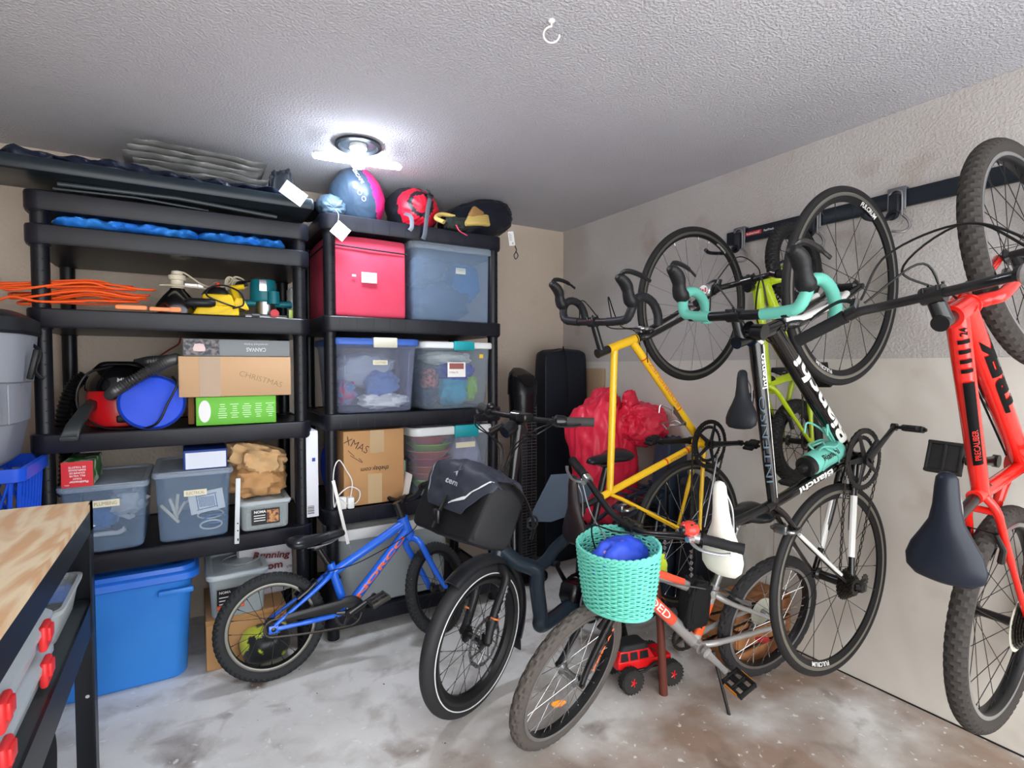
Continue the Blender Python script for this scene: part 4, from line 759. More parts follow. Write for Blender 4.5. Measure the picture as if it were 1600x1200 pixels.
mb=MB(); hexblob(mb,[(-.20,-.20,.02),(-.01,-.20,.02),(-.01,.0,.02),(-.20,.0,.02),(-.18,-.17,.20),(-.015,-.17,.20),(-.02,-.02,.235),(-.18,-.02,.235)],.15); mb.build('cover',M('cover_yellow',(240,186,30),.45),t)
# ================================================================= corner behind the bicycles
t=thing('tower_fan',(-.59,-.40,0),'black tower fan with slotted grille and hooded top beside the right shelving unit','fan')
mb=MB()
def trng(z,w,d): return ringz((0,0),w,d,min(w,d)*.45,z,8)
mb.loft([trng(.04,.145,.13),trng(.9,.150,.135),trng(1.02,.160,.15),trng(1.10,.165,.155)]); mb.build('column',M('dark_glossy_plastic',(26,26,30),.25),t)
mb=MB(); mb.loft([[Vector((x,y+.0,1.09)) for x,y in rrect(.175,.165,.07,8)],[Vector((x,y+.0,1.15+ (y>0)*.03)) for x,y in rrect(.172,.16,.07,8)],[Vector((x*.9,y*.9+.012,1.185+(y+.07)*.28)) for x,y in rrect(.165,.15,.07,8)],[Vector((x*.6,y*.6+.03,1.205+(y+.07)*.3)) for x,y in rrect(.16,.14,.07,8)]]); mb.build('hood',M('dark_glossy_plastic',(26,26,30),.25),t)
mb=MB(); mb.lathe([(.001,0),(.048,0),(.054,.004),(.048,.006)],c=(0,-.062,1.172),axis=(0,-.66,.75),n=30); mb.build('control_ring',M('matte_black',(16,16,18),.5),t)
mb=MB()
for k in range(52): mb.box((0,-.068,.12+k*.0175),(.098,.004,.0045))
for x in(-.05,-.018,.018,.05): mb.box((x,-.0705,.57),(.003,.003,.92))
mb.build('grille',M('grille_grey',(74,74,78),.35),t)
mb=MB(); mb.lathe([(.15,0),(.15,.015),(.08,.04),(.001,.045)],n=36); mb.build('base',M('matte_black',(16,16,18),.5),t)
o=MB().tube([(-.672,-.44,0),(-.669,-.43,.93)],.0135,14).build('metal_pole',M('satin_aluminium',(176,180,186),.3,1.0)); tag(o,'upright silver metal pole between the shelving unit and tower fan','pole')
t=thing('long_equipment_bag',(-.20,-.26,0),'tall dark navy-black padded bag standing upright in the corner','bag'); mb=MB(); hexblob(mb,[(-.18,-.07,0),(.17,-.07,0),(.17,.08,0),(-.18,.08,0),(-.175,-.06,1.345),(.16,-.06,1.36),(.16,.07,1.37),(-.17,.07,1.36)],.07,.006,2.4,9,n=46,crease=.012,bulge=.01); mb.build('body',M('blackish_navy_nylon',(20,27,38),.5,bump=(240,.2,.0006)),t,smooth=60)
mb=MB(); mb.tube(bez([(-.02,-.095,.1),(-.01,-.098,.7),(-.03,-.092,1.25),(-.03,-.05,1.38)]),.004,6); mb.build('zip',BK,t)
o=MB().box((-.015,-.36,.62),(.02,.20,1.24),bev=.002).build('tan_panel',M('tan_board',(176,150,122),.8)); tag(o,'tan board leaning on the right wall beside the tall dark bag','board')
# red garbage bag
RBG=M('red_plastic_film',(224,44,72),.34,bump=(16,.6,.008)); t=thing('garbage_bag',(-.26,-.80,0),'big crumpled red plastic garbage bag knotted at the top behind the yellow bike','bag')
mb=MB(); 
def gb(mb,c,rad,seed,kn,pl=11):
    n=110;k=64; c=Vector(c)
    def fn(u,v):
        a=2*PI*u; b=-PI/2+PI*v; cb=max(0,math.cos(b))**.75; z=math.copysign(abs(math.sin(b))**.9,b)
        q=Vector((cb*math.cos(a),cb*math.sin(a),z)); d=Vector(kn)-q; w=max(0,1-d.length/1.7)
        g=noise.noise(Vector((q.x*1.4+seed,q.y*1.4,q.z*1.4)))*.22-abs(noise.noise(Vector((math.atan2(d.y,d.x)*3.0+seed,d.z*1.2,seed))))*.34*w-.13*abs(noise.noise(q*3.1+Vector((seed,0,3))))-.045*abs(noise.noise(q*7+Vector((seed,4,3))))
        s=1+g; return Vector((q.x*rad[0]*s,q.y*rad[1]*s,q.z*rad[2]*s))+c
    mb.grid(fn,n,k,wrapu=True)
gb(mb,(-.06,0,.80),(.21,.17,.33),3,(.35,-.5,.8)); gb(mb,(.10,-.12,.94),(.17,.15,.115),8,(-.7,-.3,.2)); gb(mb,(.0,-.02,.53),(.19,.15,.20),12,(0,-.3,1))
mb.xf(lambda p:Vector((min(p.x,.245),p.y,p.z))); mb.build('body',RBG,t,smooth=50)
mb=MB(); blob(mb,(.02,-.13,1.075),(.045,.035,.05),(1,1),.4,4,5,24,crease=.6); mb.build('knot',RBG,t,smooth=50)
t=thing('storage_bag',(-.20,-.84,0),'dark bag under the red garbage bag','bag'); mb=MB(); hexblob(mb,[(-.26,-.14,0),(.19,-.14,0),(.19,.14,0),(-.26,.14,0),(-.24,-.12,.36),(.18,-.12,.36),(.18,.12,.36),(-.24,.12,.36)],.3,.015,2,14,crease=.02); mb.build('body',M('dark_grey_nylon',(40,46,56),.5),t,smooth=60)
for k,(x,y,z0,z1,c,lab) in enumerate(((-.10,-1.10,0,.88,(44,56,72),'dark blue-grey backpack standing behind the yellow bike pedal'),(-.10,-1.27,0,.70,(30,34,42),'black backpack leaning on the right wall behind the yellow rear wheel'))):
    t=thing('backpack',(x,y,z0),lab,'backpack'); m=M('pack_%d'%k,c,.55,bump=(200,.2,.0006)); mb=MB(); h=z1-z0
    hexblob(mb,[(-.10,-.07,0),(.07,-.07,0),(.07,.07,0),(-.10,.07,0),(-.08,-.06,h),(.06,-.06,h),(.06,.06,h),(-.08,.06,h)],.3,.012,2.5,20+k,n=34,crease=.02); mb.build('body',m,t,smooth=60)
    mb=MB(); mb.box((-.095,-.02,h*.62),(.03,.09,.16),bev=.012); mb.build('pocket',m,t)
    mb=MB()
    for q in range(9): mb.box((-.105,-.055,h*.30+q*.030),(.006,.014,.018),rot=Matrix.Rotation(R(30),3,'X'))
    mb.build('reflective_strip',M('reflective_white',(214,214,216),.4),t)
    mb=MB(); mb.tube(bez([(-.09,-.06,h*.9),(-.12,-.08,h*.7),(-.11,-.08,h*.45)]),.012,8,flat=.3); mb.build('strap',BK,t)
t=thing('wooden_crate',(-.205,-1.62,0),'low unpainted wooden crate on the floor behind the silver kids bike','crate'); WD=M('raw_wood',(176,122,78),.7,bump=(40,.3,.001),var=(14,(148,96,60),.4,.65)); mb=MB()

for z in(.05,.13,.21): mb.box((0,-.095,z),(.36,.012,.062),bev=.002); mb.box((0,.095,z),(.36,.012,.062),bev=.002); mb.box((-.18,0,z),(.012,.19,.062),bev=.002); mb.box((.18,0,z),(.012,.19,.062),bev=.002)
mb.build('side_board',WD,t); mb=MB()
for y in(-.065,0,.065): mb.box((0,y,.248),(.38,.058,.010),bev=.002)
mb.build('top_board',WD,t)
o=MB().tube([(-.742,-1.655,0),(-.75,-1.645,.25),(-.765,-1.63,.47)],[.0165,.015,.014],14).build('wooden_stick',M('dark_rust_wood',(96,48,38),.45,bump=(30,.4,.002))); tag(o,'dark red-brown round stick standing beside the toy car','stick')
o=cloth('rag',(-.79,-1.66,.50),(.045,.02,.05),(196,214,50),'bright lime-green rag hanging by the silver bike frame','rag',90,.3,crease=.6)
# ---- toy jeep
t=thing('toy_car',(-.745,-1.53,0),'red remote-control off-road toy car with black roof and knobbly tyres','toy car',rotz=R(-12)); mb=MB()
RC=M('toy_red',(214,20,24),.3,coat=.4)
hexblob(mb,[(-.15,-.06,.085),(.14,-.06,.085),(.14,.06,.085),(-.15,.06,.085),(-.15,-.058,.128),(.14,-.058,.122),(.14,.058,.122),(-.15,.058,.128)],.12,n=22); hexblob(mb,[(-.15,-.055,.12),(.05,-.055,.12),(.05,.055,.12),(-.15,.055,.12),(-.135,-.05,.172),(.02,-.05,.172),(.02,.05,.172),(-.135,.05,.172)],.1,n=22)
mb.build('shell',RC,t)
mb=MB()
for x0,x1 in((-.135,-.095),(-.085,-.045),(-.035,.012)): mb.add([Vector((x0,-.0585,.130)),Vector((x1,-.0585,.130)),Vector((x1-.003,-.0535,.164)),Vector((x0+.003,-.0535,.164))],[(0,1,2,3)])
mb.build('window',BK,t)
mb=MB(); hexblob(mb,[(-.14,-.052,.165),(.03,-.052,.165),(.03,.052,.165),(-.14,.052,.165),(-.11,-.045,.195),(.01,-.045,.195),(.01,.045,.195),(-.11,.045,.195)],.3,n=20)
for y in(-.05,.05): mb.tube([(.02,y,.17),(.09,y*.9,.13)],.003,6)
mb.tube([(-.16,-.07,.10),(-.12,-.07,.075),(-.02,-.07,.075),(.04,-.07,.105),(.12,-.07,.10)],.007,8); mb.box((0,0,.072),(.26,.06,.03),bev=.005); mb.build('roof_and_chassis',M('dusty_black',(38,38,40),.7,bump=(120,.4,.001)),t)
for x in(-.10,.115):
    for sy in(-1,1):
        mb=MB(); n=30; prof=[(.022,-.022),(.048,-.024),(.055,-.016),(.056,0),(.055,.016),(.048,.024),(.022,.022)]; mb.lathe(prof,c=(x,sy*.088,.056),axis=(0,1,0),n=n)
        for k in range(22):
            a=2*PI*k/22; mb.box((x+.0545*math.cos(a),sy*.088,.056+.0545*math.sin(a)),(.006,.04,.006),rot=Matrix.Rotation(-a,3,'Y'))
        w=mb.build('wheel',M('dusty_tyre',(44,43,42),.9,bump=(120,.5,.001)),t); mb=MB()
        for k in range(5): a=2*PI*k/5; mb.tube([(x,sy*.112,.056),(x+.016*math.cos(a),sy*.109,.056+.02*math.sin(a))],.003,6)
        mb.build('hub',RC,w)
t.scale=(.84,.84,.84)
# ---- wall rail with hooks
t=thing('wall_rail',(0,-1.40,1.872),'long black wall rail above the hanging bikes with red badge','rail'); mb=MB(); mb.box((-.010,-.735,0),(.020,1.55,.062),bev=.004); mb.build('rail',M('rail_black',(28,36,44),.4,.2),t)
mb=MB(); mb.box((-.0208,-.105,.002),(.0012,.085,.018),bev=.0); mb.build('badge',M('badge_red',(206,30,40),.4),t)
mb=MB(); text_on(mb,'Rubbermaid',(-.0218,-.105,.002),(0,-1,0),ZU,w=.066,bold=.02); text_on(mb,'FastTrack',(-.0208,-.185,.002),(0,-1,0),ZU,w=.05,bold=.03); mb.build('lettering',WP,t)
HKM=M('hook_grey_metal',(128,132,138),.35,.8)
for k,(y,lab) in enumerate(((-1.437,'steel bike hook on the rail holding the yellow bike'),(-1.79,'steel bike hook on the rail behind the black and white bike upper wheel'),(-2.098,'steel bike hook on the rail right of the black and white bike upper wheel'),(-2.53,'steel bike hook on the rail holding the red bike'))):
    t=thing('bike_hook',(0,y,1.86),lab,'hook','bike hooks on the wall rail'); mb=MB(); mb.box((-.025,0,.012),(.008,.062,.085),bev=.003); mb.box((-.014,0,.05),(.03,.058,.006),bev=.002); mb.build('bracket',HKM,t)
    mb=MB(); mb.tube(bez([(-.032,-.021,-.055),(-.034,-.021,.02),(-.034,-.015,.036),(-.034,0,.042),(-.034,.015,.036),(-.034,.021,.02),(-.032,.021,-.04)]),.0045,8); mb.tube(bez([(-.032,-.021,-.05),(-.03,-.040,-.075),(-.03,-.045,-.10),(-.045,-.03,-.115),(-.06,.0,-.11)]),.0045,8); mb.build('wire_loop',M('zinc',(170,170,172),.3,1.0),t)
    mb=MB(); mb.box((-.042,0,-.012),(.02,.034,.08),bev=.006); mb.tube(bez([(-.05,.0,-.05),(-.11,.0,-.075),(-.18,.0,-.085),(-.24,.0,-.088),(-.265,.0,-.078)]),[.008]*48+[.009],10); mb.tube([Vector((-.055,.016*math.cos(a),-.052+.012*math.sin(a))) for a in [2*PI*i/16 for i in range(16)]],.0065,8,closed=True); mb.build('rubber_arm',M('hook_rubber',(22,26,34),.45),t)
BIKES={
'bianchi':([-0.284, -2.0811, 0.9342, 0.6121, -1.5465, -0.6495],dict(r=0.336,tw=0.026,cs=0.4239,drop=0.07,ha=73.0,reach=0.396,stack=0.5536,htl=0.14,fork=0.37,rake=0.045,steer=-0.0289,stl=0.443,sa=73.5,riser=0.0544,stem=0.0801,barw=0.42,hood=(0.15, 0.06),dropend=(0.02, -0.13),sad=(-0.17, 0.665),sadtilt=4.5104)),
'yellow':([-0.2871, -1.4434, 0.9079, -0.9601, -1.6036, 0.933],dict(r=0.336,tw=0.026,cs=0.4082,drop=0.07,ha=73.0,reach=0.4273,stack=0.5365,htl=0.14,fork=0.37,rake=0.045,steer=-0.0464,stl=0.5658,sa=73.5,riser=0.0556,stem=0.1266,barw=0.42,hood=(0.15, 0.06),dropend=(0.02, -0.13),sad=(-0.2, 0.725),sadtilt=-0.0931)),
'trek':([-0.2295, -2.5244, 0.9717, 0.2184, -1.4146, -0.2018],dict(r=0.3181,tw=0.05,cs=0.4377,drop=0.03,ha=62.7597,reach=0.3081,stack=0.6093,htl=0.0945,fork=0.4048,rake=0.04,steer=0.1936,stl=0.3183,sa=73.0,riser=0.0504,stem=0.0648,barw=0.6,dropend=(0.02, -0.13),sad=(-0.18, 0.50),sadtilt=25.4424,tip=(-0.05, 0.03))),
'lime':([-0.1413, -1.8146, 1.2257, -0.1895, -1.4478, 0.1924],dict(r=0.1697,tw=0.045,cs=0.2765,drop=0.0,ha=69.0,reach=0.2899,stack=0.3498,htl=0.09,fork=0.2057,rake=0.04,steer=0.0743,stl=0.24,sa=73.0,riser=0.0145,stem=0.0247,barw=0.4445,dropend=(0.02, -0.13),sad=(-0.14, 0.38),sadtilt=8.4371,tip=(-0.05, 0.03),sadlen=0.22)),
'norco':([-1.7144, -0.7526, 0.2023, -0.1253, 0.0263, 0.0201],dict(r=0.207,tw=0.045,cs=0.2974,drop=0.0,ha=69.0,reach=0.2674,stack=0.3546,htl=0.08,fork=0.3043,rake=0.04,steer=0.4903,stl=0.1873,sa=73.0,riser=0.0719,stem=0.0551,barw=0.46,dropend=(0.02, -0.13),sad=(-0.12, 0.33),sadtilt=4.0122,tip=(-0.05, 0.03),sadlen=0.22)),
'silver':([-0.6867, -1.7525, 0.2309, -0.1628, 0.0189, 3.0198],dict(r=0.2589,tw=0.045,cs=0.3789,drop=0.02,ha=69.0,reach=0.3513,stack=0.4271,htl=0.09,fork=0.3491,rake=0.04,steer=0.3585,stl=0.2003,sa=73.0,riser=0.0909,stem=0.0546,barw=0.6506,dropend=(0.02, -0.13),sad=(-0.14, 0.5),sadtilt=0.0,tip=(-0.08, 0.04),sadlen=0.24)),
'tern':([-0.7978, -1.2227, 0.2357, -0.0095, 0.0452, 3.3656],dict(r=0.2727,tw=0.055,cs=0.4496,drop=0.02,ha=70.223,reach=0.4511,stack=0.4459,htl=0.14,fork=0.2794,rake=0.0299,steer=0.1981,stl=0.3,sa=73.0,riser=0.3995,stem=0.0616,barw=0.5281,dropend=(0.02, -0.13),sad=(-0.2, 0.6),sadtilt=0.2437,tip=(-0.1, 0.0),sadlen=0.27)),
}
# ================================================================= bicycles
def geom(g):
    P={}; ha=R(g['ha']); a=Vector((-math.cos(ha),0,math.sin(ha))); n=Vector((math.sin(ha),0,math.cos(ha)))
    P['bb']=V(0,0,0); P['ra']=V(-g['cs'],0,g['drop']); ht=V(g['reach'],0,g['stack']); P['htt']=ht; P['htb']=ht-a*g['htl']; P['axis']=a; P['nrm']=n
    Q=Matrix.Rotation(g['steer'],3,a); S=lambda q:ht+Q@(Vector(q)-ht); P['S']=S; P['Q']=Q
    P['fa0']=P['htb']-a*g['fork']+n*g['rake']; P['fa']=S(P['fa0']); P['sc']=V(-g['stl']*math.cos(R(g['sa'])),0,g['stl']*math.sin(R(g['sa'])))
    P['cl0']=ht+a*g['riser']+n*g['stem']; P['clamp']=S(P['cl0']); return P
ALB=M('rim_alloy',(176,178,180),.28,.9); BRK=M('bike_black',(20,20,22),.28,coat=.4); MBK=M('bike_matte_black',(20,20,22),.5); TYR=M('tyre_rubber',(30,29,30),.62,bump=(90,.25,.0006)); SPS=M('spoke_steel',(200,202,204),.25,1.0); SPB=M('spoke_black',(26,26,28),.4,.3)
STL=M('bike_steel',(150,152,156),.28,1.0); DST=M('dark_chain_steel',(66,62,58),.4,.9); GRIP=M('grip_rubber',(26,26,28),.7)
def tyre(r,tw,pat,nk=64):
    mb=MB(); nu=nk*4; nv=18; rc=r-tw/2
    def fn(u,v):
        a=2*PI*u; b=-PI*1.16/2*1.30+PI*1.30*1.16*v; i=int(round(u*nu))%nu
        rr=tw/2; h=0
        if pat=='knob':
            c=i%4; row=int((b/PI+.5)*7); 
            if abs(b)<1.25: h=.0034 if ((c in(0,1)) ^ (row%2==0)) else -.0012
        elif pat=='block':
            c=i%4; row=int((b/PI+.5)*6)
            if abs(b)<1.3: h=.0022 if not (c==(row*2)%4) else -.0026
        elif pat=='wave':
            if abs(b)<1.2: h=-.0028 if abs(((i/8+1.1*abs(math.sin(b*2.2)))%1)-.5)<.16 else .0010
        elif pat=='slick': h=.0004*math.cos(b*10) if abs(b)<.5 else 0
        q=rc+(rr+h)*math.cos(b); return Vector((q*math.cos(a),(rr+h)*math.sin(b)*.97,q*math.sin(a)))
    mb.grid(fn,nu,nv,wrapu=True); return mb
def rim(ro,w,dep,mi_side=1):
    mb=MB(); pr=[(ro,w/2),(ro-.004,w/2+.0008),(ro-.011,w/2),(ro-.013,w/2-.001),(ro-dep,w*.18),(ro-dep-.001,0),(ro-dep,-w*.18),(ro-.013,-w/2+.001),(ro-.011,-w/2),(ro-.004,-w/2-.0008),(ro,-w/2),(ro-.006,-w/2+.003),(ro-.006,w/2-.003)]
    n=96; 
    rings=[[Vector((q*math.cos(2*PI*j/n),y,q*math.sin(2*PI*j/n))) for j in range(n)] for q,y in pr]
    k=len(pr); vs=[p for r_ in rings for p in r_]; fs=[];ms=[]
    for i in range(k):
        for j in range(n):
            fs.append((i*n+j,i*n+(j+1)%n,((i+1)%k)*n+(j+1)%n,((i+1)%k)*n+j)); ms.append(mi_side if i in(0,1,8,9) else 0)
    mb.add(vs,fs); mb.m=ms; return mb
def wheel(root,c,nrm,r,tw,pat='slick',rimm=None,track=None,rdep=.014,sp=24,spm=None,hubm=None,hw=.10,nk=64,cas=None,rotor=0,rimtext=None,refl=None,stripe=None,flang=.022,tyrem=None,cogside=-1,hubr=.012,rimw=None):
    nrm=Vector(nrm).normalized(); z=Vector((0,0,1)); x=nrm.cross(z); x.normalize(); z=x.cross(nrm); mt=Matrix((x,nrm,z)).transposed().to_4x4(); 
    ro=r-tw*.86; w=(rimw or tw*.72); o=rim(ro,w,rdep).build('wheel',[rimm or MBK,track or ALB],root,smooth=40); o.matrix_local=Matrix.Translation(c)@mt
    tyre(r,tw,pat,nk).build('tyre',tyrem or TYR,o,smooth=50 if pat=='slick' else 16)
    if stripe:
        mb=MB(); 
        for s in(-1,1): mb.tube([Vector(((r-tw*.62)*math.cos(a),s*tw*.505,(r-tw*.62)*math.sin(a))) for a in [2*PI*i/90 for i in range(90)]],.0022,5,closed=True)
        mb.build('reflective_stripe',stripe,o)
    mb=MB(); mb.lathe([(.004,-hw/2-.012),(.009,-hw/2-.01),(.009,-hw/2+.005),(flang,-hw/2+.012),(flang,-hw/2+.015),(hubr,-hw/2+.022),(hubr,hw/2-.022),(flang,hw/2-.015),(flang,hw/2-.012),(.009,hw/2-.005),(.009,hw/2+.01),(.004,hw/2+.012)],axis=(0,1,0),n=20); mb.build('hub',hubm or BRK,o)
    base={}
    for k in range(sp):
        side=1 if k%2 else -1; lean=1 if (k//2)%2 else -1; key=(side,lean)
        if key not in base:
            t0=lean*1.15; p0=Vector((flang*math.cos(t0),side*(hw/2-.013),flang*math.sin(t0))); p1=Vector((ro-rdep+.001,side*.002,0)); mb=MB(); mb.cyl(p0,p1,.00105,n=5); mb.cyl(p1-(p1-p0).normalized()*.012,p1,.0018,n=6)
            base[key]=mb.build('spoke',spm or SPB,o); base[key].rotation_euler=(0,-2*PI*k/sp,0)
        else:
            s=base[key].copy(); COL.objects.link(s); s.rotation_euler=(0,-2*PI*k/sp,0)
    if cas:
        mb=MB(); 
        for q in range(cas[0]):
            rr=cas[1]-(cas[1]-cas[2])*q/max(1,cas[0]-1); y=cogside*(hw/2-.018+.0042*q); toothed(mb,(0,y,0),rr,.0022,int(rr*2*PI/.0127))
        mb.build('cassette',DST,o)
        if len(cas)>3: MB().lathe([(.02,0),(cas[1]+.012,.001),(cas[1]+.014,-.001),(.02,-.002)],c=(0,cogside*(hw/2-.024),0),axis=(0,1,0),n=40).build('spoke_guard',clear_plastic('yellowed_clear_plastic',(206,206,190),.5,.3),o)
    if rotor:
        mb=MB(); y=-cogside*(hw/2-.006); n=60
        ringo=[Vector((rotor*(1+.02*math.cos(j*PI*2*12/n))*math.cos(2*PI*j/n),0,rotor*(1+.02*math.cos(j*PI*2*12/n))*math.sin(2*PI*j/n))) for j in range(n)]
        def rg(s,yy): return [Vector((p.x*s,y+yy,p.z*s)) for p in ringo]
        mb.loft([rg(1,-.001),rg(1,.001),rg(.84,.001),rg(.84,-.001)],closed=True,cap=False)
        for j in range(8):
            a=2*PI*j/8; mb.tube([(.03*math.cos(a),y,.03*math.sin(a)),(.6*rotor*math.cos(a+.35),y,.6*rotor*math.sin(a+.35)),(rotor*.87*math.cos(a+.5),y,rotor*.87*math.sin(a+.5))],.003,6)
        for j in range(24):
            a=2*PI*j/24; mb.cyl((rotor*.92*math.cos(a),y-.0015,rotor*.92*math.sin(a)),(rotor*.92*math.cos(a),y+.0015,rotor*.92*math.sin(a)),.0028,n=8,mi=1)
        mb.build('disc_rotor',[STL,HOLE],o)
    if rimtext:
        s,hh,m,angs,bd=rimtext; vs,fs,W_,H_=glyphs(s,bd)
        for side in(-1,1):
            for a0 in angs:
                mb=MB()
                rm=ro-.013-(rdep-.013)*.45; k=hh/H_; vv=[]
                for vx,vy in vs:
                    a=a0+side*(vx*k*1.25)/rm; q=rm+vy*k; yy=w/2-.001-(w*.32)*((ro-.013-q)/(rdep-.013)); vv.append((q*math.cos(a),side*(yy+.0012),q*math.sin(a)))
                mb.add(vv,fs); mb.build('rim_lettering',m,o)
    if refl:
        a,m=refl; c_=Vector((math.cos(a),0,math.sin(a)))*(ro*.42); d_=Vector((-math.sin(a),0,math.cos(a))); MB().tube([c_-d_*.045+Vector((0,hw*.12,0)),c_-d_*.02+Vector((0,hw*.14,0)),c_+d_*.02+Vector((0,hw*.14,0)),c_+d_*.045+Vector((0,hw*.12,0))],[.004,.013,.013,.004],10,flat=.4,up=(0,1,0)).build('spoke_reflector',m,o)
    return o
def toothed(mb,c,r,th,nt,ri=None):
    ri=ri or r*.55; n=nt*4; c=Vector(c)
    def rg(f,y): return [c+Vector((f(j)*math.cos(2*PI*j/n),y,f(j)*math.sin(2*PI*j/n))) for j in range(n)]
    ft=lambda j: r+(.004 if j%4 in(1,2) else 0); fi=lambda j: ri
    mb.loft([rg(ft,-th/2),rg(ft,th/2),rg(fi,th/2),rg(fi,-th/2)],closed=True,cap=False)
def saddle(root,c,tilt,L,wd,m,m2=None,logo=None,post=None,postm=None,postr=.0135,sag=.0):
    c=Vector(c); rm=Matrix.Rotation(-R(tilt),3,'Y'); mb=MB(); rings=[]
    for t_,w_,th,zz in ((-.5,.30,.012,-.002),(-.48,.72,.030,.001),(-.42,.95,.046,.003),(-.32,1.0,.054,.002),(-.2,.88,.052,-.001),(-.08,.66,.044,-.003),(.05,.44,.042,-.003),(.2,.34,.040,-.001),(.36,.30,.036,.0),(.45,.27,.030,-.002),(.49,.18,.020,-.005),(.502,.05,.006,-.010)):
        w=wd*w_/2; ring=[]
        for j in range(20):
            a=2*PI*j/20; yy=math.cos(a); s=math.sin(a); z=(s*th*.28 if s>0 else s*th*.72)- (abs(yy)**2.2)*th*.30
            ring.append(c+rm@Vector((t_*L,yy*w,zz+z)))
        rings.append(ring)
    mb.loft(rings); s=mb.build('saddle',m,root,smooth=60)
    if logo: 
        mb=MB(); cc=rm@Vector((-.33*L,0,.0125))+c; 
        for rr in(.020,.013,.006): mb.tube([cc+rm@Vector((rr*1.1*math.cos(a),rr*math.sin(a),0)) for a in [2*PI*i/20 for i in range(20)]],.0012,5,closed=True)
        mb.build('embossed_mark',logo,s)
    mb=MB()
    for sy in(-1,1): mb.tube(bez([c+rm@Vector((.40*L,sy*.008,-.022)),c+rm@Vector((.2*L,sy*.02,-.038)),c+rm@Vector((-.1*L,sy*.022,-.040)),c+rm@Vector((-.36*L,sy*.035,-.022))]),.0035,7)
    mb.build('rails',STL,s)
    if post:
        p=Vector(post); top=c+rm@Vector((.0,0,-.046)); d=(top-p).normalized(); mb=MB(); mb.tube([p-d*.05,p,top],postr,16); mb.box(top,(.04,.045,.022),rot=rm,bev=.005); mb.build('seatpost',postm or BRK,root)
    return s
def crank(root,g,ang,L,rings,ringm,armm,pedm,pw=.095,yo=-.045,pedal='clip',guard=None,nt=48,spider=5,ped2=None,peda=None,reflm=None):
    mb=MB(); 
    for rr,y in rings: toothed(mb,(0,y,0),rr,.003,int(rr*2*PI/.0127),ri=rr*.86)
    y0=rings[0][1]
    for k in range(spider):
        a=2*PI*k/spider+ang; mb.tube([(.010*math.cos(a),y0-.003,.010*math.sin(a)),(rings[0][0]*.90*math.cos(a),y0,rings[0][0]*.90*math.sin(a))],[.012,.007],8,flat=.5,up=(0,1,0))
    mb.cyl((0,y0-.012,0),(0,y0+.012,0),.018,n=20)
    cr=mb.build('chainset',ringm,root); ar=[]
    for side,a in((-1,ang),(1,ang+PI)):
        y=-.062 if side<0 else .062; e=Vector((L*math.cos(a),side*.075,L*math.sin(a))); mb=MB()
        mb.tube([(0,y-side*.01,0),(0,y+side*.004,0)],.019,16); mb.tube([(0,y,0),Vector((0,y,0)).lerp(e,.3),e*.75+Vector((0,y*.25,0)),e],[.016,.0125,.011,.012],12,flat=.62,up=(0,1,0)); mb.cyl(e-Vector((0,side*.008,0)),e+Vector((0,side*.008,0)),.013,n=14)
        a_=mb.build('crank_arm',armm,root); mb=MB(); pc=e+Vector((0,side*.058,0)); pa=peda if peda is not None else a*.3
        rmx=Matrix.Rotation(-pa,3,'Y'); mb.cyl(e,pc+Vector((0,side*.04,0)),.006,n=8)
        if pedal=='clip': mb.box(pc,(.07,.05,.012),rot=rmx,bev=.004); mb.tube([pc+rmx@Vector((.032*math.cos(q),.024*math.sin(q),.004)) for q in [2*PI*i/16 for i in range(16)]],.004,6,closed=True); mb.box(pc,(.025,.064,.022),rot=rmx,bev=.004)
        else:
            W_=.085 if pedal=='flat' else .07
            for dx in(-1,1): mb.box(pc+rmx@Vector((dx*W_/2,0,0)),(.010,.09,.022),rot=rmx,bev=.003)
            for dy in(-1,0,1): mb.box(pc+rmx@Vector((0,dy*.040,0)),(W_,.009,.020),rot=rmx,bev=.003)
            mb.box(pc,(W_*.9,.088,.012) if pedal=='flat' else (W_*.3,.088,.014),rot=rmx,bev=.002)
        pp=mb.build('pedal',pedm,root)
        if reflm:
            for dx in(-1,1): MB().box(pc+rmx@Vector((dx*(W_/2+.006),0,0)),(.003,.055,.014),rot=rmx).build('reflector',reflm,pp)
    return cr
def chain(root,p0,r0,p1,r1,y,m=None,sag=0):
    d=Vector((p1[0]-p0[0],0,p1[2]-p0[2])); L=d.length; a=math.atan2(d.z,d.x); al=math.acos((r0-r1)/L) if abs(r0-r1)<L else PI/2; pts=[]
    def arc(c,r,a0,a1): 
        n=max(3,int(abs(a1-a0)*r/.0127)); return [Vector((c[0]+r*math.cos(a0+(a1-a0)*i/n),y,c[2]+r*math.sin(a0+(a1-a0)*i/n))) for i in range(n+1)]
    A=arc(p0,r0,a+al,a+2*PI-al); B=arc(p1,r1,a-al,a+al); 
    def seg(u,v): n=max(1,int((v-u).length/.0127)); return [u.lerp(v,i/n)-Vector((0,0,sag*math.sin(PI*i/n))) for i in range(1,n)]
    P=A+seg(A[-1],B[0])+B+seg(B[-1],A[0]); mb=MB()
    for i,p in enumerate(P):
        q=P[(i+1)%len(P)]; dd=(q-p); 
        if dd.length<.004: continue
        off=.0032 if i%2 else .0018
        for s in(-1,1): mb.tube([p+Vector((0,s*off,0)),q+Vector((0,s*off,0))],.0038,6,flat=.28,up=(0,1,0))
    return mb.build('chain',m or DST,root)
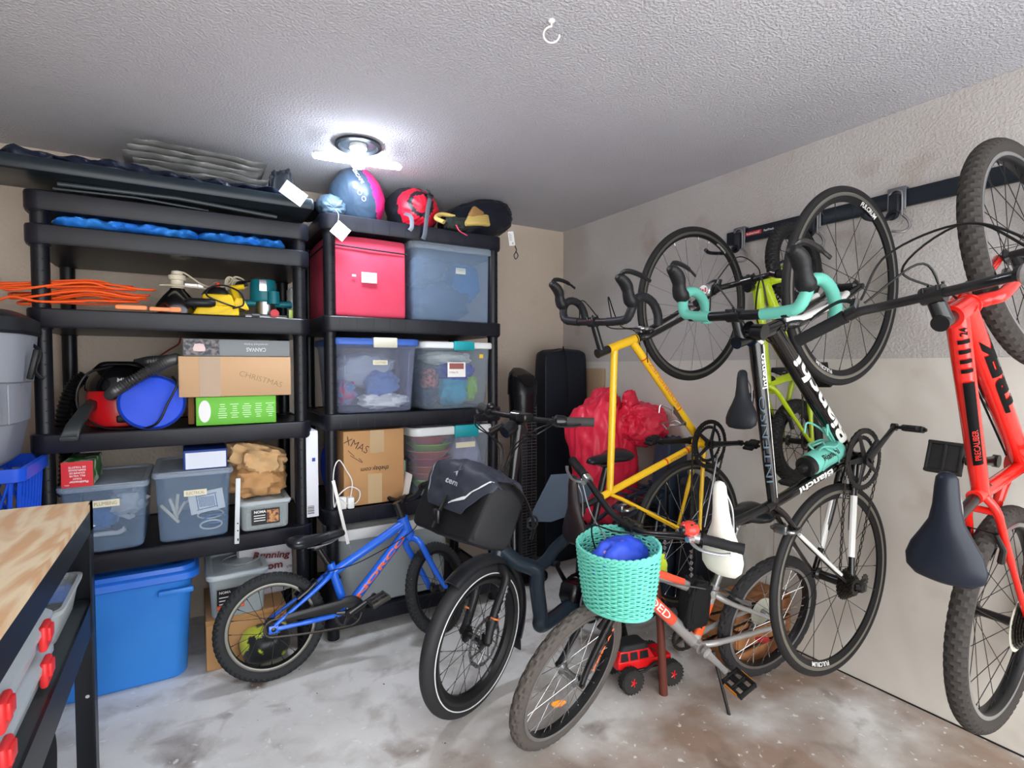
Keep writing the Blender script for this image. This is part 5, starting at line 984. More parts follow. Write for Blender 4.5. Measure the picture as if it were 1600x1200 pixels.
def drop_bar(root,P,g,tapem,barm,hoodm,leverm,wrap_to=.55):
    S=P['S']; c=P['cl0']; w=g['barw']/2; hx,hz=g['hood']; dx,dz=g['dropend']
    mb=MB(); mb.tube([S(c+V(0,-w*.45,0)),S(c+V(0,w*.45,0))],.0145,16); mb.tube([S(c+V(0,-w*.8,0)),S(c+V(0,w*.8,0))],.0125,14); mb.build('handlebar',barm,root)
    for s in(-1,1):
        pts=[V(0,s*w*.42,0),V(.004,s*w*.72,-.001),V(.012,s*w*.90,-.002),V(.038,s*w*.98,-.004),V(.068,s*w,-.012),V(.088,s*w*1.005,-.035),V(.088,s*w*1.01,-.070),V(.068,s*w*1.02,-.104),V(.030,s*w*1.03,-.126),V(dx-.03,s*w*1.03,dz+.0)]
        pp=[S(c+p) for p in bez(pts,7)]; mb=MB(); mb.tube(pp,[.0160+(.0007 if i%3==0 else 0) for i in range(len(pp))],14); mb.build('bar_tape',tapem,root,smooth=70)
        hp=[V(.060,s*w,-.010),V(.085,s*w,.010),V(.115,s*w*.99,.018),V(hx-.015,s*w*.985,.030),V(hx+.0,s*w*.98,.050),V(hx+.003,s*w*.98,.066)]
        hh=bez(hp,6); rr=[.017,.018,.019,.020,.020,.019,.018,.0175,.017,.0165,.016,.0165,.017,.0175,.018,.018,.018,.018,.018,.018,.0175,.017,.0165,.016,.0155,.015,.0145,.014,.013,.012,.009]
        mb=MB(); mb.tube([S(c+p) for p in hh],[rr[min(i,len(rr)-1)]*(1.12 if i<len(hh)-4 else 1) for i in range(len(hh))],14,flat=1.25,up=(0,1,0)); hd=mb.build('brake_hood',hoodm,root,smooth=70)
        lv=bez([V(hx-.002,s*w*.99,.052),V(hx+.018,s*w*1.0,.050),V(hx+.026,s*w*1.02,.020),V(hx+.016,s*w*1.04,-.03),V(hx-.004,s*w*1.07,-.075)],6); mb=MB(); mb.tube([S(c+p) for p in lv],[.007]*8+[.009]*12+[.006]*5,10,flat=.5,up=(0,1,0)); mb.build('brake_lever',leverm,hd)
    return
def flat_bar(root,P,g,barm,gripm,rise=.0,lever=STL,gl=.12,sweep=None,center=.03,shifter=None,bell=False,gr=.0165):
    S=P['S']; c=P['cl0']; w=g['barw']/2; tx,tz=g['tip'] if g.get('tip') else (0,0)
    lo=-rise
    def half(s): return [V(0,0,0),V(0,s*center,0),V(.0,s*(center+.05),.01*(rise>0)),V(tx*.12,s*(w*.52),tz*.6+rise*.9),V(tx*.35,s*(w*.66),tz*.8+rise),V(tx,s*w,tz+rise)]
    off=V(0,0,-0.0)
    L=[S(c+p-V(0,0,rise)*0) for p in bez(half(1),8)]; Rr=[S(c+p) for p in bez(half(-1),8)]
    mb=MB(); mb.tube(Rr[::-1]+L[1:],.0112,12); hb=mb.build('handlebar',barm,root)
    for s,path in((1,L),(-1,Rr)):
        e=path[-1]; d=(path[-1]-path[-5]).normalized(); k=e-d*gl; n_=14
        mb=MB(); mb.tube([k+d*gl*i/n_ for i in range(n_+1)],[gr*(1.12 if i in(0,) else 1.0)+(.0006 if i%2 else 0) for i in range(n_)]+[gr*.98],14); mb.cyl(e-d*.002,e+d*.003,gr*1.05,n=14); mb.build('grip',gripm,root)
        q=k-d*.02; f=(root_dir(S,c,V(1,0,0))); u=(root_dir(S,c,V(0,0,1))); mb=MB()
        lv=bez([q+f*.01,q+f*.032+d*.005-u*.004,q+f*.052+d*.04-u*.010,q+f*.050+d*.09-u*.010,q+f*.040+d*.115-u*.006],6); mb.tube(lv,[.006]*10+[.0055]*14+[.007],9,flat=.6); mb.cyl(q-d*.012,q+d*.012,.0165,n=14); mb.tube([q+f*.0,q+f*.03-d*.01],[.011,.009],10); mb.build('brake_lever',lever,root)
        if shifter and (s<0 or shifter is BRK): 
            mb=MB(); mb.tube([q-d*.004,q+d*.004,q+d*.03,q+d*.042],[.017,.024,.023,.017],16); mb.build('shifter',shifter,root)
    return L,Rr
def root_dir(S,c,v): return (S(c+v)-S(c)).normalized()
def stem(root,P,m,r=.016,spacer=True,flatc=True,txt=None):
    S=P['S']; ax=P['axis']; ht=P['htt']; base=ht+ax*(max(.008,(P['cl0']-ht).dot(ax)-.012)); mb=MB(); mb.tube([ht-ax*.005,base+ax*.02],.0175,18); mb.cyl(base+ax*.02,base+ax*.024,.0185,n=18); mb.tube([base,S(P['cl0'])-(S(P['cl0'])-base).normalized()*.014],[r,r*.92],14); c=S(P['cl0']); y=root_dir(S,P['cl0'],V(0,1,0)); mb.cyl(c-y*.022,c+y*.022,.020,n=18)
    for sy in(-1,1):
        for q in(-1,1): mb.cyl(c+y*.014*sy+P['nrm']*.012+ax*.015*q,c+y*.014*sy+P['nrm']*.023+ax*.015*q,.0035,n=8)
    return mb.build('stem',m,root)
def fork(root,P,g,m,r0=.014,r1=.008,w=None,crown=.018,curve=.02,steerer=True,crownm=None,cw=None,hub=.05,extra=None):
    S=P['S']; ax=P['axis']; n=P['nrm']; hb=P['htb']; w=w or g['tw']/2+.016; top=hb-ax*.012; cz=hb-ax*max(.03,(g['fork']-g['r']-.0)+-.004 if g['fork']>g['r']+.02 else .03)
    mb=MB(); mb.tube([hb+ax*.004,top-ax*.01],[.021,crown],16)
    for s in(-1,1):
        e=P['fa0']+V(0,s*(hub+.003),0); pts=[top-ax*.006,top-ax*.016+V(0,s*w*.6,0),top-ax*.045+V(0,s*w,0),(top-ax*.05).lerp(e,.45)+V(0,s*w*.45,0)-n*curve*.3,(top-ax*.05).lerp(e,.8)+V(0,s*w*.1,0)-n*curve*.45,e]
        b=[S(p) for p in bez(pts,6)]; k=len(b); mb.tube(b,[r0+(r1-r0)*i/(k-1) for i in range(k)],14); mb.cyl(S(e-V(0,s*.004,0)),S(e+V(0,s*.008,0)),.010,n=12)
    f=mb.build('fork',m,root); return f
def tubeset(mb,segs,mi=0):
    for a,b,r0,r1 in segs: mb.tube([a,Vector(a).lerp(Vector(b),.5),b],[r0,(r0+r1)/2,r1],18,mi)
def frame(root,P,g,m,ht=.019,tt=(.016,.014),dt=(.019,.019),st=(.016,.016),ss=.0085,cs=.0105,rw=None,hubw=.063,ttdrop=.02,dtoff=.03,curveSS=0,sctop=.03):
    mb=MB(); ax=P['axis']; bb=P['bb']; sc=P['sc']; d=(sc-bb).normalized(); a=P['htt']-ax*ttdrop; b_=P['htb']+ax*dtoff
    mb.tube([P['htb']-ax*.004,P['htt']+ax*.004],ht,22)
    for q in(P['htb']-ax*.004,P['htt']): mb.tube([q,q+ax*.008],ht*1.1,22)
    tubeset(mb,[(a,sc-d*.012,tt[0],tt[1]),(b_,bb,dt[0],dt[1]),(bb,sc+d*sctop,st[0],st[1])]); mb.cyl((0,-.036,0),(0,.036,0),.023,n=22)
    w=(rw or g['tw']/2+.008); ra=P['ra']
    for s in(-1,1):
        e=ra+V(.0,s*hubw,0); dr=(ra-bb).normalized()
        mb.tube(bez([V(-.012,s*.020,0),bb.lerp(ra,.18)+V(0,s*(w+.004),0),bb.lerp(ra,.5)+V(0,s*(w+.017),0),e+V(.012,0,-.0)],6),[cs*1.15]*8+[cs]*6+[cs*.8]*5,12)
        k=sc-d*.006; mb.tube(bez([k+V(-.004,s*.010,0),k.lerp(ra,.12)+V(0,s*(w*.9),0),k.lerp(ra,.38)+V(-curveSS,s*(w+.006),0),e+V(.004,0,.014)],6),[ss*1.1]*8+[ss]*6+[ss*.8]*5,12)
        mb.box(e,(.036,.006,.030),bev=.002)
    mb.tube([k+(ra-k)*.12+V(0,-w,0),k+(ra-k)*.12+V(0,w,0)],ss,10) if w>.02 else None
    return mb.build('frame',m,root,smooth=50)
def vbrake(root,c,up,fwd,y,rr,m=None,S=None,sign=1):
    """V-brake pair around the rim: c = hub, up = unit vector from hub to brake"""
    S=S or (lambda q:Vector(q)); mb=MB()
    for s in(-1,1):
        b0=c+up*(rr-.03)+V(0,s*.030,0)+fwd*.018; t1=b0+up*.095+V(0,-s*.002,0); mb.tube([S(b0),S(b0.lerp(t1,.5)+V(0,s*.010,0)),S(t1)],[.009,.0075,.006],9); mb.tube([S(b0+up*.03-fwd*.022+V(0,-s*.014,0)-V(0,0,0)),S(b0+up*.03+fwd*.03+V(0,-s*.014,0))],.0055,8)
    mb.tube([S(c+up*(rr+.065)+V(0,-.035,0)+fwd*.018),S(c+up*(rr+.068)+V(0,.035,0)+fwd*.018)],.0018,6); return mb.build('rim_brake',m or BRK,root)
def caliper(root,c,m):
    mb=MB(); c=Vector(c); mb.box(c+V(0,0,0),(.03,.04,.02),bev=.005)
    for s in(-1,1): mb.tube(bez([c+V(0,0,.004),c+V(.0,s*.034,-.006),c+V(0,s*.028,-.04)],5),.007,8); mb.box(c+V(0,s*.016,-.042),(.045,.008,.010),bev=.002)
    return mb
def cable(root,pts,r=.0024,m=None,name='cable'): return MB().tube(bez(pts,8),r,7).build(name,m or M('cable_black',(16,16,17),.4),root)
def bike(key,name,label,cat='bicycle'):
    x,g=BIKES[key]; root=thing(name,x[:3],label,cat); root.rotation_euler=(x[3],x[4],x[5]); return root,g,geom(g)
def sadpt(g): return Vector((g['sad'][0],0,g['sad'][1])), g.get('sadtilt',0)
def derail(root,ra,y,chain_r,m=None,dirv=(-.15,0,-1),L=.055):
    d=Vector(dirv).normalized(); a=Vector(ra)+V(0,y,0)+d*.03; b=a+d*L+V(.02,0,0); mb=MB(); mb.tube([Vector(ra)+V(0,y-.01,0),a+V(0,-.022,0)],[.010,.012],10); mb.box(a+V(0,-.02,0),(.03,.02,.035),bev=.006); mb.tube([a,b],[.007,.006],8); toothed(mb,a+V(0,0,0),.018,.003,11,.006); toothed(mb,b,.018,.003,11,.006); return mb.build('derailleur',m or BRK,root)
# ---------------------------------------------------------------- black and white road bike
root,g,P=bike('bianchi','road_bicycle','black and white road bike with turquoise bar tape hanging vertically on the wall')
BKF=M('gloss_black_paint',(12,12,14),.16,coat=.8); WPT=M('white_paint',(226,226,222),.3,coat=.4); CEL=M('turquoise_tape',(102,184,166),.6,bump=(180,.15,.0005)); CELP=M('turquoise_plastic',(112,192,176),.35)
fr=frame(root,P,g,BKF,ht=.023,tt=(.021,.016),dt=(.027,.024),st=(.018,.017),ss=.0085,cs=.012,curveSS=.012,dtoff=.035)
dt0=P['htb']+P['axis']*.035; DTd=(dt0-P['bb'])
text_tube(MB(),'Bianchi',P['bb']+DTd*.16,P['bb']+DTd*.80,.0258,(0,-1,0),.047,bold=.035,cuts=9).build('lettering',WPT,fr); text_tube(MB(),'Bianchi',P['bb']+DTd*.80,P['bb']+DTd*.18,.0258,(0,1,0),.040,bold=.035,cuts=9).build('lettering',WPT,fr)
tt0=P['htt']-P['axis']*.02; TT=P['sc']-tt0
text_tube(MB(),'intenso',tt0+TT*.30,tt0+TT*.10,.0205,(0,-1,0),.020,bold=.02,ang=.1).build('lettering',WPT,fr)
text_tube(MB(),'INTENSO',tt0+TT*.85,tt0+TT*.34,.0185,(0,-1,.9),.020,bold=-.008).build('outline_lettering',M('grey_blue_print',(74,92,104),.4),fr)
mb=MB(); mb.tube([tt0+TT*t+V(0,-.0165+.003*t,-.013) for t in(.05,.3,.6,.95)],.0032,6); mb.tube([P['htt']+V(.0,-.018,.0),tt0+TT*.04+V(0,-.02,-.004)],.006,8); mb.build('white_stripe',WPT,fr)
text_tube(MB(),'Bianchi',P['bb']+(P['sc'])*.30,P['bb']+(P['sc'])*.72,.0175,(0,-1,0),.022,bold=.035).build('lettering',WPT,fr)
w_=.022
mb=MB()
for s in(-1,1):
    mb.tube(bez([P['bb'].lerp(P['ra'],.30)+V(0,s*(w_+.012),.004),P['bb'].lerp(P['ra'],.5)+V(0,s*(w_+.019),.003),P['bb'].lerp(P['ra'],.78)+V(0,s*.052,.003)],6),.0112,10); k_=P['sc']; mb.tube([k_.lerp(P['ra'],.28)+V(-.014,s*.034,0),k_.lerp(P['ra'],.5)+V(-.008,s*.045,.003),k_.lerp(P['ra'],.85)+V(0,s*.058,.002)],.0066,8)
mb.build('white_stay_panel',WPT,fr)
fk=fork(root,P,g,BKF,.017,.009,w=.036,curve=.02,hub=.048); S=P['S']; ax=P['axis']
mb=MB()
for s in(-1,1):
    top=P['htb']-ax*.05; e=P['fa0']+V(0,s*.051,0); mb.tube([S(P['htb']-ax*.01+V(.018,s*.012,0)),S(top.lerp(e,.0)+V(.012,s*.040,0)),S(top.lerp(e,.45)+V(.004,s*.048,0)),S(top.lerp(e,.75)+V(.004,s*.010,0))],.0105,10)
mb.build('white_fork_panel',WPT,fk)
q0=P['htb']-ax*.07+V(0,-.047,0);q1=P['fa0']+V(0,-.056,0); text_tube(MB(),'Bianchi',q0.lerp(q1,.38),q0.lerp(q1,.06),.012,(0,-1,.1),.016,bold=.04).build('lettering',BKF,fk)
RIMK=M('rim_black',(18,18,20),.35); TRK=M('rim_brake_track',(150,148,140),.3,.8)
wheel(root,P['fa'],P['Q']@V(0,1,0),g['r'],g['tw'],'slick',RIMK,TRK,.030,20,SPB,rimtext=('FULCRUM',.014,WPT,[R(-20),R(160)],.03),hubr=.014)
wheel(root,P['ra'],(0,1,0),g['r'],g['tw'],'slick',RIMK,TRK,.030,20,SPB,hw=.125,cas=(9,.052,.026),rimtext=('FULCRUM',.014,WPT,[R(-12),R(168)],.03),hubr=.016)
stem(root,P,BRK); drop_bar(root,P,g,CEL,BRK,M('hood_rubber',(28,28,30),.45),BRK)
c_,ti=sadpt(g); saddle(root,c_,ti,.28,.145,M('white_leather',(226,224,214),.45),post=P['sc'])
crank(root,g,R(-50),.172,[(.104,-.048),(.078,-.040)],M('crank_grey',(36,36,38),.3,.3),BRK,MBK,peda=R(-100))
chain(root,V(0,0,0),.104,P['ra']+V(0,0,-.0),.040,-.046); derail(root,P['ra'],-.062,0,dirv=(-.2,0,-1))
mb=MB(); k_=P['sc'].lerp(P['ra'],.18); mb.box(k_+V(-.03,0,.01),(.03,.045,.018),bev=.005)
for s in(-1,1): mb.tube(bez([k_+V(-.03,0,.012),k_+V(-.034,s*.036,.002),k_+V(-.03,s*.026,-.05)],5),.007,8)
mb.build('brake_caliper',STL,root)
mb=MB(); fc=P['htb']-ax*.03+P['nrm']*.035; mb.box(S(fc),(.03,.04,.02),bev=.005)
for s in(-1,1): mb.tube([S(p) for p in bez([fc,fc+V(.005,s*.036,-.008),fc+V(.002,s*.026,-.05)],5)],.007,8)
mb.build('brake_caliper',STL,root)
for s in(-1,1): cable(root,[P['clamp']+V(.02,s*.10,-.008),P['clamp']+V(.10,s*.08,.0),P['htt']+V(.07,s*.03,.02),P['htt']+V(-.0,s*.02,-.04),tt0+TT*.1+V(.03,s*.02,-.05)])
# bottle + cages (on the seat tube and down tube)
d=(P['sc']-P['bb']).normalized(); n_=Vector((d.z,0,-d.x)); b0=P['bb']+d*.065+n_*.055
mb=MB(); mb.tube([b0,b0+d*.012,b0+d*.07,b0+d*.085,b0+d*.10,b0+d*.155,b0+d*.165],[.030,.0365,.0365,.032,.0365,.0365,.030],24); bo=mb.build('water_bottle',CELP,root); mb=MB(); mb.tube([b0+d*.163,b0+d*.185,b0+d*.19],[.034,.034,.022],22); mb.tube([b0+d*.19,b0+d*.21],[.014,.011],14); mb.build('bottle_cap',BRK,bo)
text_tube(MB(),'Bianchi',b0+d*.16,b0+d*.02,.0365,n_*.5+V(0,-1,0),.022,bold=.02,w=.085).build('lettering',BRK,bo)
def cage(root,base,d,n_,m,r=.039,L=.13):
    y=V(0,1,0); mb=MB()
    for s in(-1,1): mb.tube(bez([base+n_*.004+y*s*.008,base+d*.03+n_*.01+y*s*.028,base+d*.05+n_*.045+y*s*r,base+d*.08+n_*.075+y*s*.025,base+d*.06+n_*.088],5),.0035,7); mb.tube(bez([base+n_*.004+y*s*.008,base+d*L*.6+n_*.004+y*s*.012,base+d*L+n_*.02+y*s*.034,base+d*(L-.02)+n_*.05+y*s*r],5),.0035,7)
    mb.tube([base+n_*.004,base+d*L*.7+n_*.004],.005,7); return mb.build('bottle_cage',m,root)
cage(root,P['bb']+d*.08+n_*.018,d,n_,CELP)
dd=DTd.normalized(); nn=Vector((-dd.z,0,dd.x)); cage(root,P['bb']+dd*.10+nn*.026,dd,nn,CELP)
mb=MB(); cc=P['clamp']; mb.tube([cc+V(-.03,-.03,-.02),cc+V(-.06,-.03,-.075)],[.016,.013],14); mb.tube([cc+V(-.045,-.04,-.03),cc+V(-.05,-.075,-.035)],[.02,.024],16); mb.build('light_mount',BRK,root)
# ---------------------------------------------------------------- yellow road bike
root,g,P=bike('yellow','road_bicycle','yellow steel road bike with black bar tape hanging vertically, farthest along the wall'); S=P['S']; ax=P['axis']
YF=M('yellow_paint',(240,192,34),.25,coat=.6,var=(4,(232,182,28),.4,.7)); OD=M('orange_decal',(206,66,26),.4); BTAPE=M('black_tape',(34,34,38),.5,bump=(180,.2,.0005))
fr=frame(root,P,g,YF,ht=.0185,tt=(.0145,.0145),dt=(.0165,.0165),st=(.0148,.0148),ss=.007,cs=.0095,ttdrop=.025,dtoff=.022)
dt0=P['htb']+ax*.022; text_tube(MB(),'RODRIGUEZ',P['bb']+dt0*.38,P['bb']+dt0*.80,.0166,(0,-1,0),.017,bold=.02).build('lettering',M('brown_orange_print',(214,120,70),.4),fr)
mb=MB()
for t_ in(.355,.835): q=P['bb']+dt0*t_; mb.tube([q,q+dt0.normalized()*.006],.0169,16)
d=(P['sc']-P['bb']).normalized()
for t_ in(.12,.17,.40): q=P['bb']+P['sc']*t_; mb.tube([q,q+d*.009],.0152,16)
mb.build('orange_band',OD,fr); q=P['bb']+P['sc']*.19; text_tube(MB(),'REYNOLDS',P['bb']+P['sc']*.2,P['bb']+P['sc']*.38,.0149,(0,-1,.1),.013,bold=.02).build('lettering',M('brown_print2',(150,100,60),.4),fr)
fork(root,P,g,M('carbon_dark',(30,28,28),.25,coat=.5),.0155,.008,w=.034,curve=.02,hub=.048)
GRM=M('rim_grey_track',(112,110,104),.35,.7)
wheel(root,P['fa'],P['Q']@V(0,1,0),g['r'],g['tw'],'slick',RIMK,GRM,.022,24,SPS,hubm=STL,rimtext=('CONTINENTAL',.006,WPT,[R(-30)],.02))
wheel(root,P['ra'],(0,1,0),g['r'],g['tw'],'slick',RIMK,GRM,.022,24,SPS,hubm=STL,hw=.125,cas=(9,.050,.026))
stem(root,P,BRK,r=.0145); drop_bar(root,P,g,BTAPE,BRK,M('hood_rubber',(28,28,30),.45),BRK)
c_,ti=sadpt(g); saddle(root,c_,ti,.27,.14,M('worn_brown_black_leather',(44,34,36),.35),logo=M('dull_brown',(70,54,54),.6),post=P['sc'])
crank(root,g,R(-92),.172,[(.106,-.048),(.080,-.040)],M('crank_grey',(36,36,38),.3,.3),BRK,MBK,peda=R(-60)); chain(root,V(0,0,0),.106,P['ra'],.040,-.046); derail(root,P['ra'],-.062,0,M('zinc',(170,170,172),.3,1.0),dirv=(-.2,0,-1))
for kk,sg in ((P['sc'].lerp(P['ra'],.16)+V(-.03,0,.012),1),):
    mb=MB(); mb.box(kk,(.03,.045,.018),bev=.005)
    for s in(-1,1): mb.tube(bez([kk,kk+V(-.004,s*.036,-.01),kk+V(0,s*.026,-.06)],5),.007,8)
    mb.build('brake_caliper',STL,root)
fc=P['htb']-ax*.03+P['nrm']*.03; mb=MB(); mb.box(S(fc),(.03,.04,.02),bev=.005)
for s in(-1,1): mb.tube([S(p) for p in bez([fc,fc+V(.005,s*.036,-.008),fc+V(.002,s*.026,-.05)],5)],.007,8)
mb.build('brake_caliper',M('zinc',(170,170,172),.3,1.0),root)
for s in(-1,1): cable(root,[P['clamp']+V(.01,s*.10,-.008),P['clamp']+V(.09,s*.08,-.01),P['htt']+V(.09,s*.04,-.02),P['htb']+V(.03,s*.022,-.02),P['bb']+dt0*.8+V(0,s*.018,.01)])
dd=dt0.normalized(); nn=Vector((-dd.z,0,dd.x)); cage(root,P['bb']+dd*.14+nn*.018,dd,nn,M('zinc',(170,170,172),.3,1.0),L=.14)
mb=MB(); e0=P['ra']+V(0,-.07,0); mb.tube(bez([V(.0,-.07,-.03)*0+V(-.05,-.05,-.05),P['ra'].lerp(V(0,0,0),.5)+V(0,-.05,-.05),P['ra']+V(.04,-.06,-.03)]),.0045,7) ; mb.build('chain_stay_guard',STL,root)
# ---------------------------------------------------------------- red mountain bike
root,g,P=bike('trek','mountain_bicycle','bright red kids mountain bike with black letters hanging at the right edge'); S=P['S']; ax=P['axis']
RF=M('red_paint',(222,32,22),.22,coat=.7); fr=frame(root,P,g,RF,ht=.024,tt=(.023,.019),dt=(.027,.025),st=(.018,.018),ss=.0095,cs=.0125,ttdrop=.026,dtoff=.030,hubw=.066)
BD=M('black_decal',(8,8,9),.45,spec=.1)
dt0=P['htb']+ax*.03; 
for o_,a_,b2 in(((0,-1,.25),.42,.86),((0,1,.25),.86,.42)): text_tube(MB(),'TREK',P['bb']+dt0*a_,P['bb']+dt0*b2,.0268,o_,.046,bold=.06,cuts=9,shear=.15).build('lettering',BD,fr)
tt0=P['htt']-ax*.026; TT=P['sc']-tt0; tl=TT.normalized(); nt_=Vector((-tl.z,0,tl.x)); nt_=nt_ if nt_.z>0 else -nt_
mb=MB()
def strip(mb,t0,t1,y0a,y1a,r):
    n=10; vs=[];
    for i in range(n+1):
        a=y0a+(y1a-y0a)*i/n; o=nt_*math.cos(a)+V(0,-1,0)*math.sin(a)
        for t_ in(t0,t1): rr=.023+(.019-.023)*t_+.0009; vs.append(tt0+TT*t_+o*rr)
    mb.add(vs,[(2*i,2*i+2,2*i+3,2*i+1) for i in range(n)])
strip(mb,.34,.80,.15,1.25,.022)
for q in range(4): strip(mb,.12+.05*q,.14+.05*q,.15,1.25,.022)
mb.build('black_stripe',BD,fr); text_tube(MB(),'PRECALIBER',tt0+TT*.77,tt0+TT*.60,.0215,nt_*.76+V(0,-.65,0),.013,off=.0005).build('lettering',RF,fr); text_tube(MB(),'24',tt0+TT*.10,tt0+TT*.06,.0235,nt_*.76+V(0,-.65,0),.016,bold=.03).build('lettering',BD,fr)
fork(root,P,g,RF,.017,.012,w=.050,curve=.0,hub=.052); RM=M('rim_matte_black',(26,26,27),.4)
wheel(root,P['fa'],P['Q']@V(0,1,0),g['r'],g['tw'],'block',RM,ALB,.018,28,SPB,nk=72,tyrem=M('dusty_tread',(58,54,51),.85,bump=(90,.3,.0006)))
wheel(root,P['ra'],(0,1,0),g['r'],g['tw'],'block',RM,ALB,.018,28,SPB,hw=.13,nk=72,cas=(7,.062,.026,1),tyrem=M('dusty_tread',(58,54,51),.85,bump=(90,.3,.0006)))
stem(root,P,BRK,r=.019); flat_bar(root,P,g,BRK,GRIP,rise=.0,lever=BRK,gl=.125,center=.05,shifter=M('shifter_silver',(170,168,166),.3,.6),gr=.0155)
c_,ti=sadpt(g); saddle(root,c_,ti-12,.27,.165,M('navy_black_vinyl',(26,32,44),.35),post=P['sc'],postr=.0135)
crank(root,g,R(-85),.150,[(.078,-.048)],BRK,BRK,M('pedal_plastic',(34,34,34),.6),pedal='flat',peda=R(-8)); chain(root,V(0,0,0),.078,P['ra'],.042,-.048); derail(root,P['ra'],-.064,0)
up=(P['sc']-P['ra']).normalized(); vbrake(root,P['ra'],up,V(up.z,0,-up.x)*-1,0,g['r']-g['tw']); upf=(P['htb']-P['fa0']).normalized(); vbrake(root,P['fa0'],upf,V(upf.z,0,-upf.x),0,g['r']-g['tw'],S=S)
B=P['clamp']; y_=root_dir(S,P['cl0'],V(0,1,0))
cable(root,[B+y_*.16+V(.03,0,0),B+y_*.10+V(.12,0,.02),B-y_*.06+V(.13,0,.03),B-y_*.20+V(.03,0,.01)],.0028); cable(root,[B-y_*.18+V(.03,0,0),B-y_*.04+V(.15,0,-.01),B+y_*.10+V(.10,0,-.06),P['htb']+V(.02,.03,-.03),P['bb']+dt0*.7+V(0,.03,.03)],.0028); cable(root,[B+y_*.15+V(.02,0,0),B+y_*.05+V(.10,0,-.05),P['htt']+V(.02,.03,-.06),P['bb']+dt0*.75+V(0,.03,.03),P['bb']+V(.02,.03,.03)],.0028)
# ---------------------------------------------------------------- lime kids bike
root,g,P=bike('lime','kids_bicycle','lime green kids bike hanging vertically behind the black and white road bike'); S=P['S']; ax=P['axis']
LF=M('lime_paint',(182,206,30),.25,coat=.5); fr=frame(root,P,g,LF,ht=.021,tt=(.019,.016),dt=(.023,.021),st=(.016,.016),ss=.009,cs=.010,ttdrop=.03,dtoff=.02)
text_tube(MB(),'NORCO',P['bb']+(P['htb'])*.9,P['bb']+(P['htb'])*.45,.0225,(0,-1,.2),.026,bold=.04).build('lettering',BD,fr)
fork(root,P,g,LF,.016,.010,w=.042,curve=0,hub=.045); wheel(root,P['fa'],P['Q']@V(0,1,0),g['r'],g['tw'],'block',RM,RM,.014,20,SPB,nk=50,hw=.085); wheel(root,P['ra'],(0,1,0),g['r'],g['tw'],'block',RM,RM,.014,20,SPB,nk=50,hw=.095)
stem(root,P,BRK,r=.015); L_,R_=flat_bar(root,P,g,BRK,GRIP,rise=0,lever=BRK,gl=.09,gr=.0145); c_,ti=sadpt(g); saddle(root,c_,ti-6,.22,.13,M('charcoal_vinyl',(38,42,48),.45),logo=M('faint_grey',(58,62,68),.5),post=P['sc'])
crank(root,g,R(100),.12,[(.052,-.04)],BRK,BRK,MBK,pedal='flat'); chain(root,V(0,0,0),.052,P['ra'],.03,-.04)
up=(P['sc']-P['ra']).normalized(); vbrake(root,P['ra'],up,V(up.z,0,-up.x)*-1,0,g['r']-g['tw'])
mb=MB(); q=L_[-9]; mb.sphere(q+V(.0,.0,.035),.026,16,sc=(1,1,.6)); bl=mb.build('bell',CHR,root); cable(root,[L_[-8]+V(.02,0,0),P['clamp']+V(.10,.06,0),P['clamp']+V(.06,0,-.05),P['htb']+V(0,.03,0)],.0024)
q2=q+V(-.002,0,.052); mb=MB(); mb.lathe([(.001,0),(.02,0),(.02,.0015),(.001,.0015)],c=q2,axis=(0,0,1),n=24); disc=mb.build('bell_badge',WPT,bl); mb=MB(); mb.box(q2+V(0,.012,.0025),(.018,.007,.0008)); mb.box(q2+V(0,-.012,.0025),(.018,.007,.0008)); mb.box(q2+V(0,0,.0025),(.010,.006,.0008),rot=Matrix.Rotation(R(45),3,'Z')); mb.build('flag_mark',M('flag_red',(206,30,40),.4),bl)
# ---------------------------------------------------------------- small blue kids bike
root,g,P=bike('norco','kids_bicycle','small blue kids bike with orange letters standing before the shelves'); S=P['S']; ax=P['axis']
BF_=M('blue_paint',(34,104,226),.22,coat=.7); fr=frame(root,P,g,BF_,ht=.023,tt=(.020,.018),dt=(.021,.021),st=(.018,.018),ss=.0095,cs=.011,ttdrop=.02,dtoff=.024,hubw=.055)
dt0=P['htb']+ax*.024; text_tube(MB(),'NORCO',P['bb']+dt0*.16,P['bb']+dt0*.92,.0211,(0,-1,0),.022,bold=.03).build('lettering',M('orange_print',(238,112,60),.4),fr)
fork(root,P,g,BF_,.016,.012,w=.046,curve=0,hub=.046); TK=M('knobby_rubber',(40,42,44),.75,bump=(90,.2,.0005))
wheel(root,P['fa'],P['Q']@V(0,1,0),g['r'],g['tw'],'knob',RM,RM,.014,20,SPB,nk=58,tyrem=TK,hw=.085); wheel(root,P['ra'],(0,1,0),g['r'],g['tw'],'knob',RM,GRM,.014,20,SPB,nk=58,tyrem=TK,hw=.10,cas=(1,.032,.03))
stem(root,P,BRK,r=.015); flat_bar(root,P,g,BRK,GRIP,rise=.02,lever=BRK,gl=.09,gr=.0145); c_,ti=sadpt(g); saddle(root,c_,ti,.24,.13,M('black_vinyl',(26,28,32),.35,coat=.2),post=P['sc'],postr=.0125)
crank(root,g,R(28),.115,[(.058,-.045)],BRK,BRK,M('pedal_clear_black',(60,58,54),.4),pedal='bmx',peda=R(20)); chain(root,V(0,0,0),.056,P['ra'],.033,-.044,sag=.004)
mb=MB()
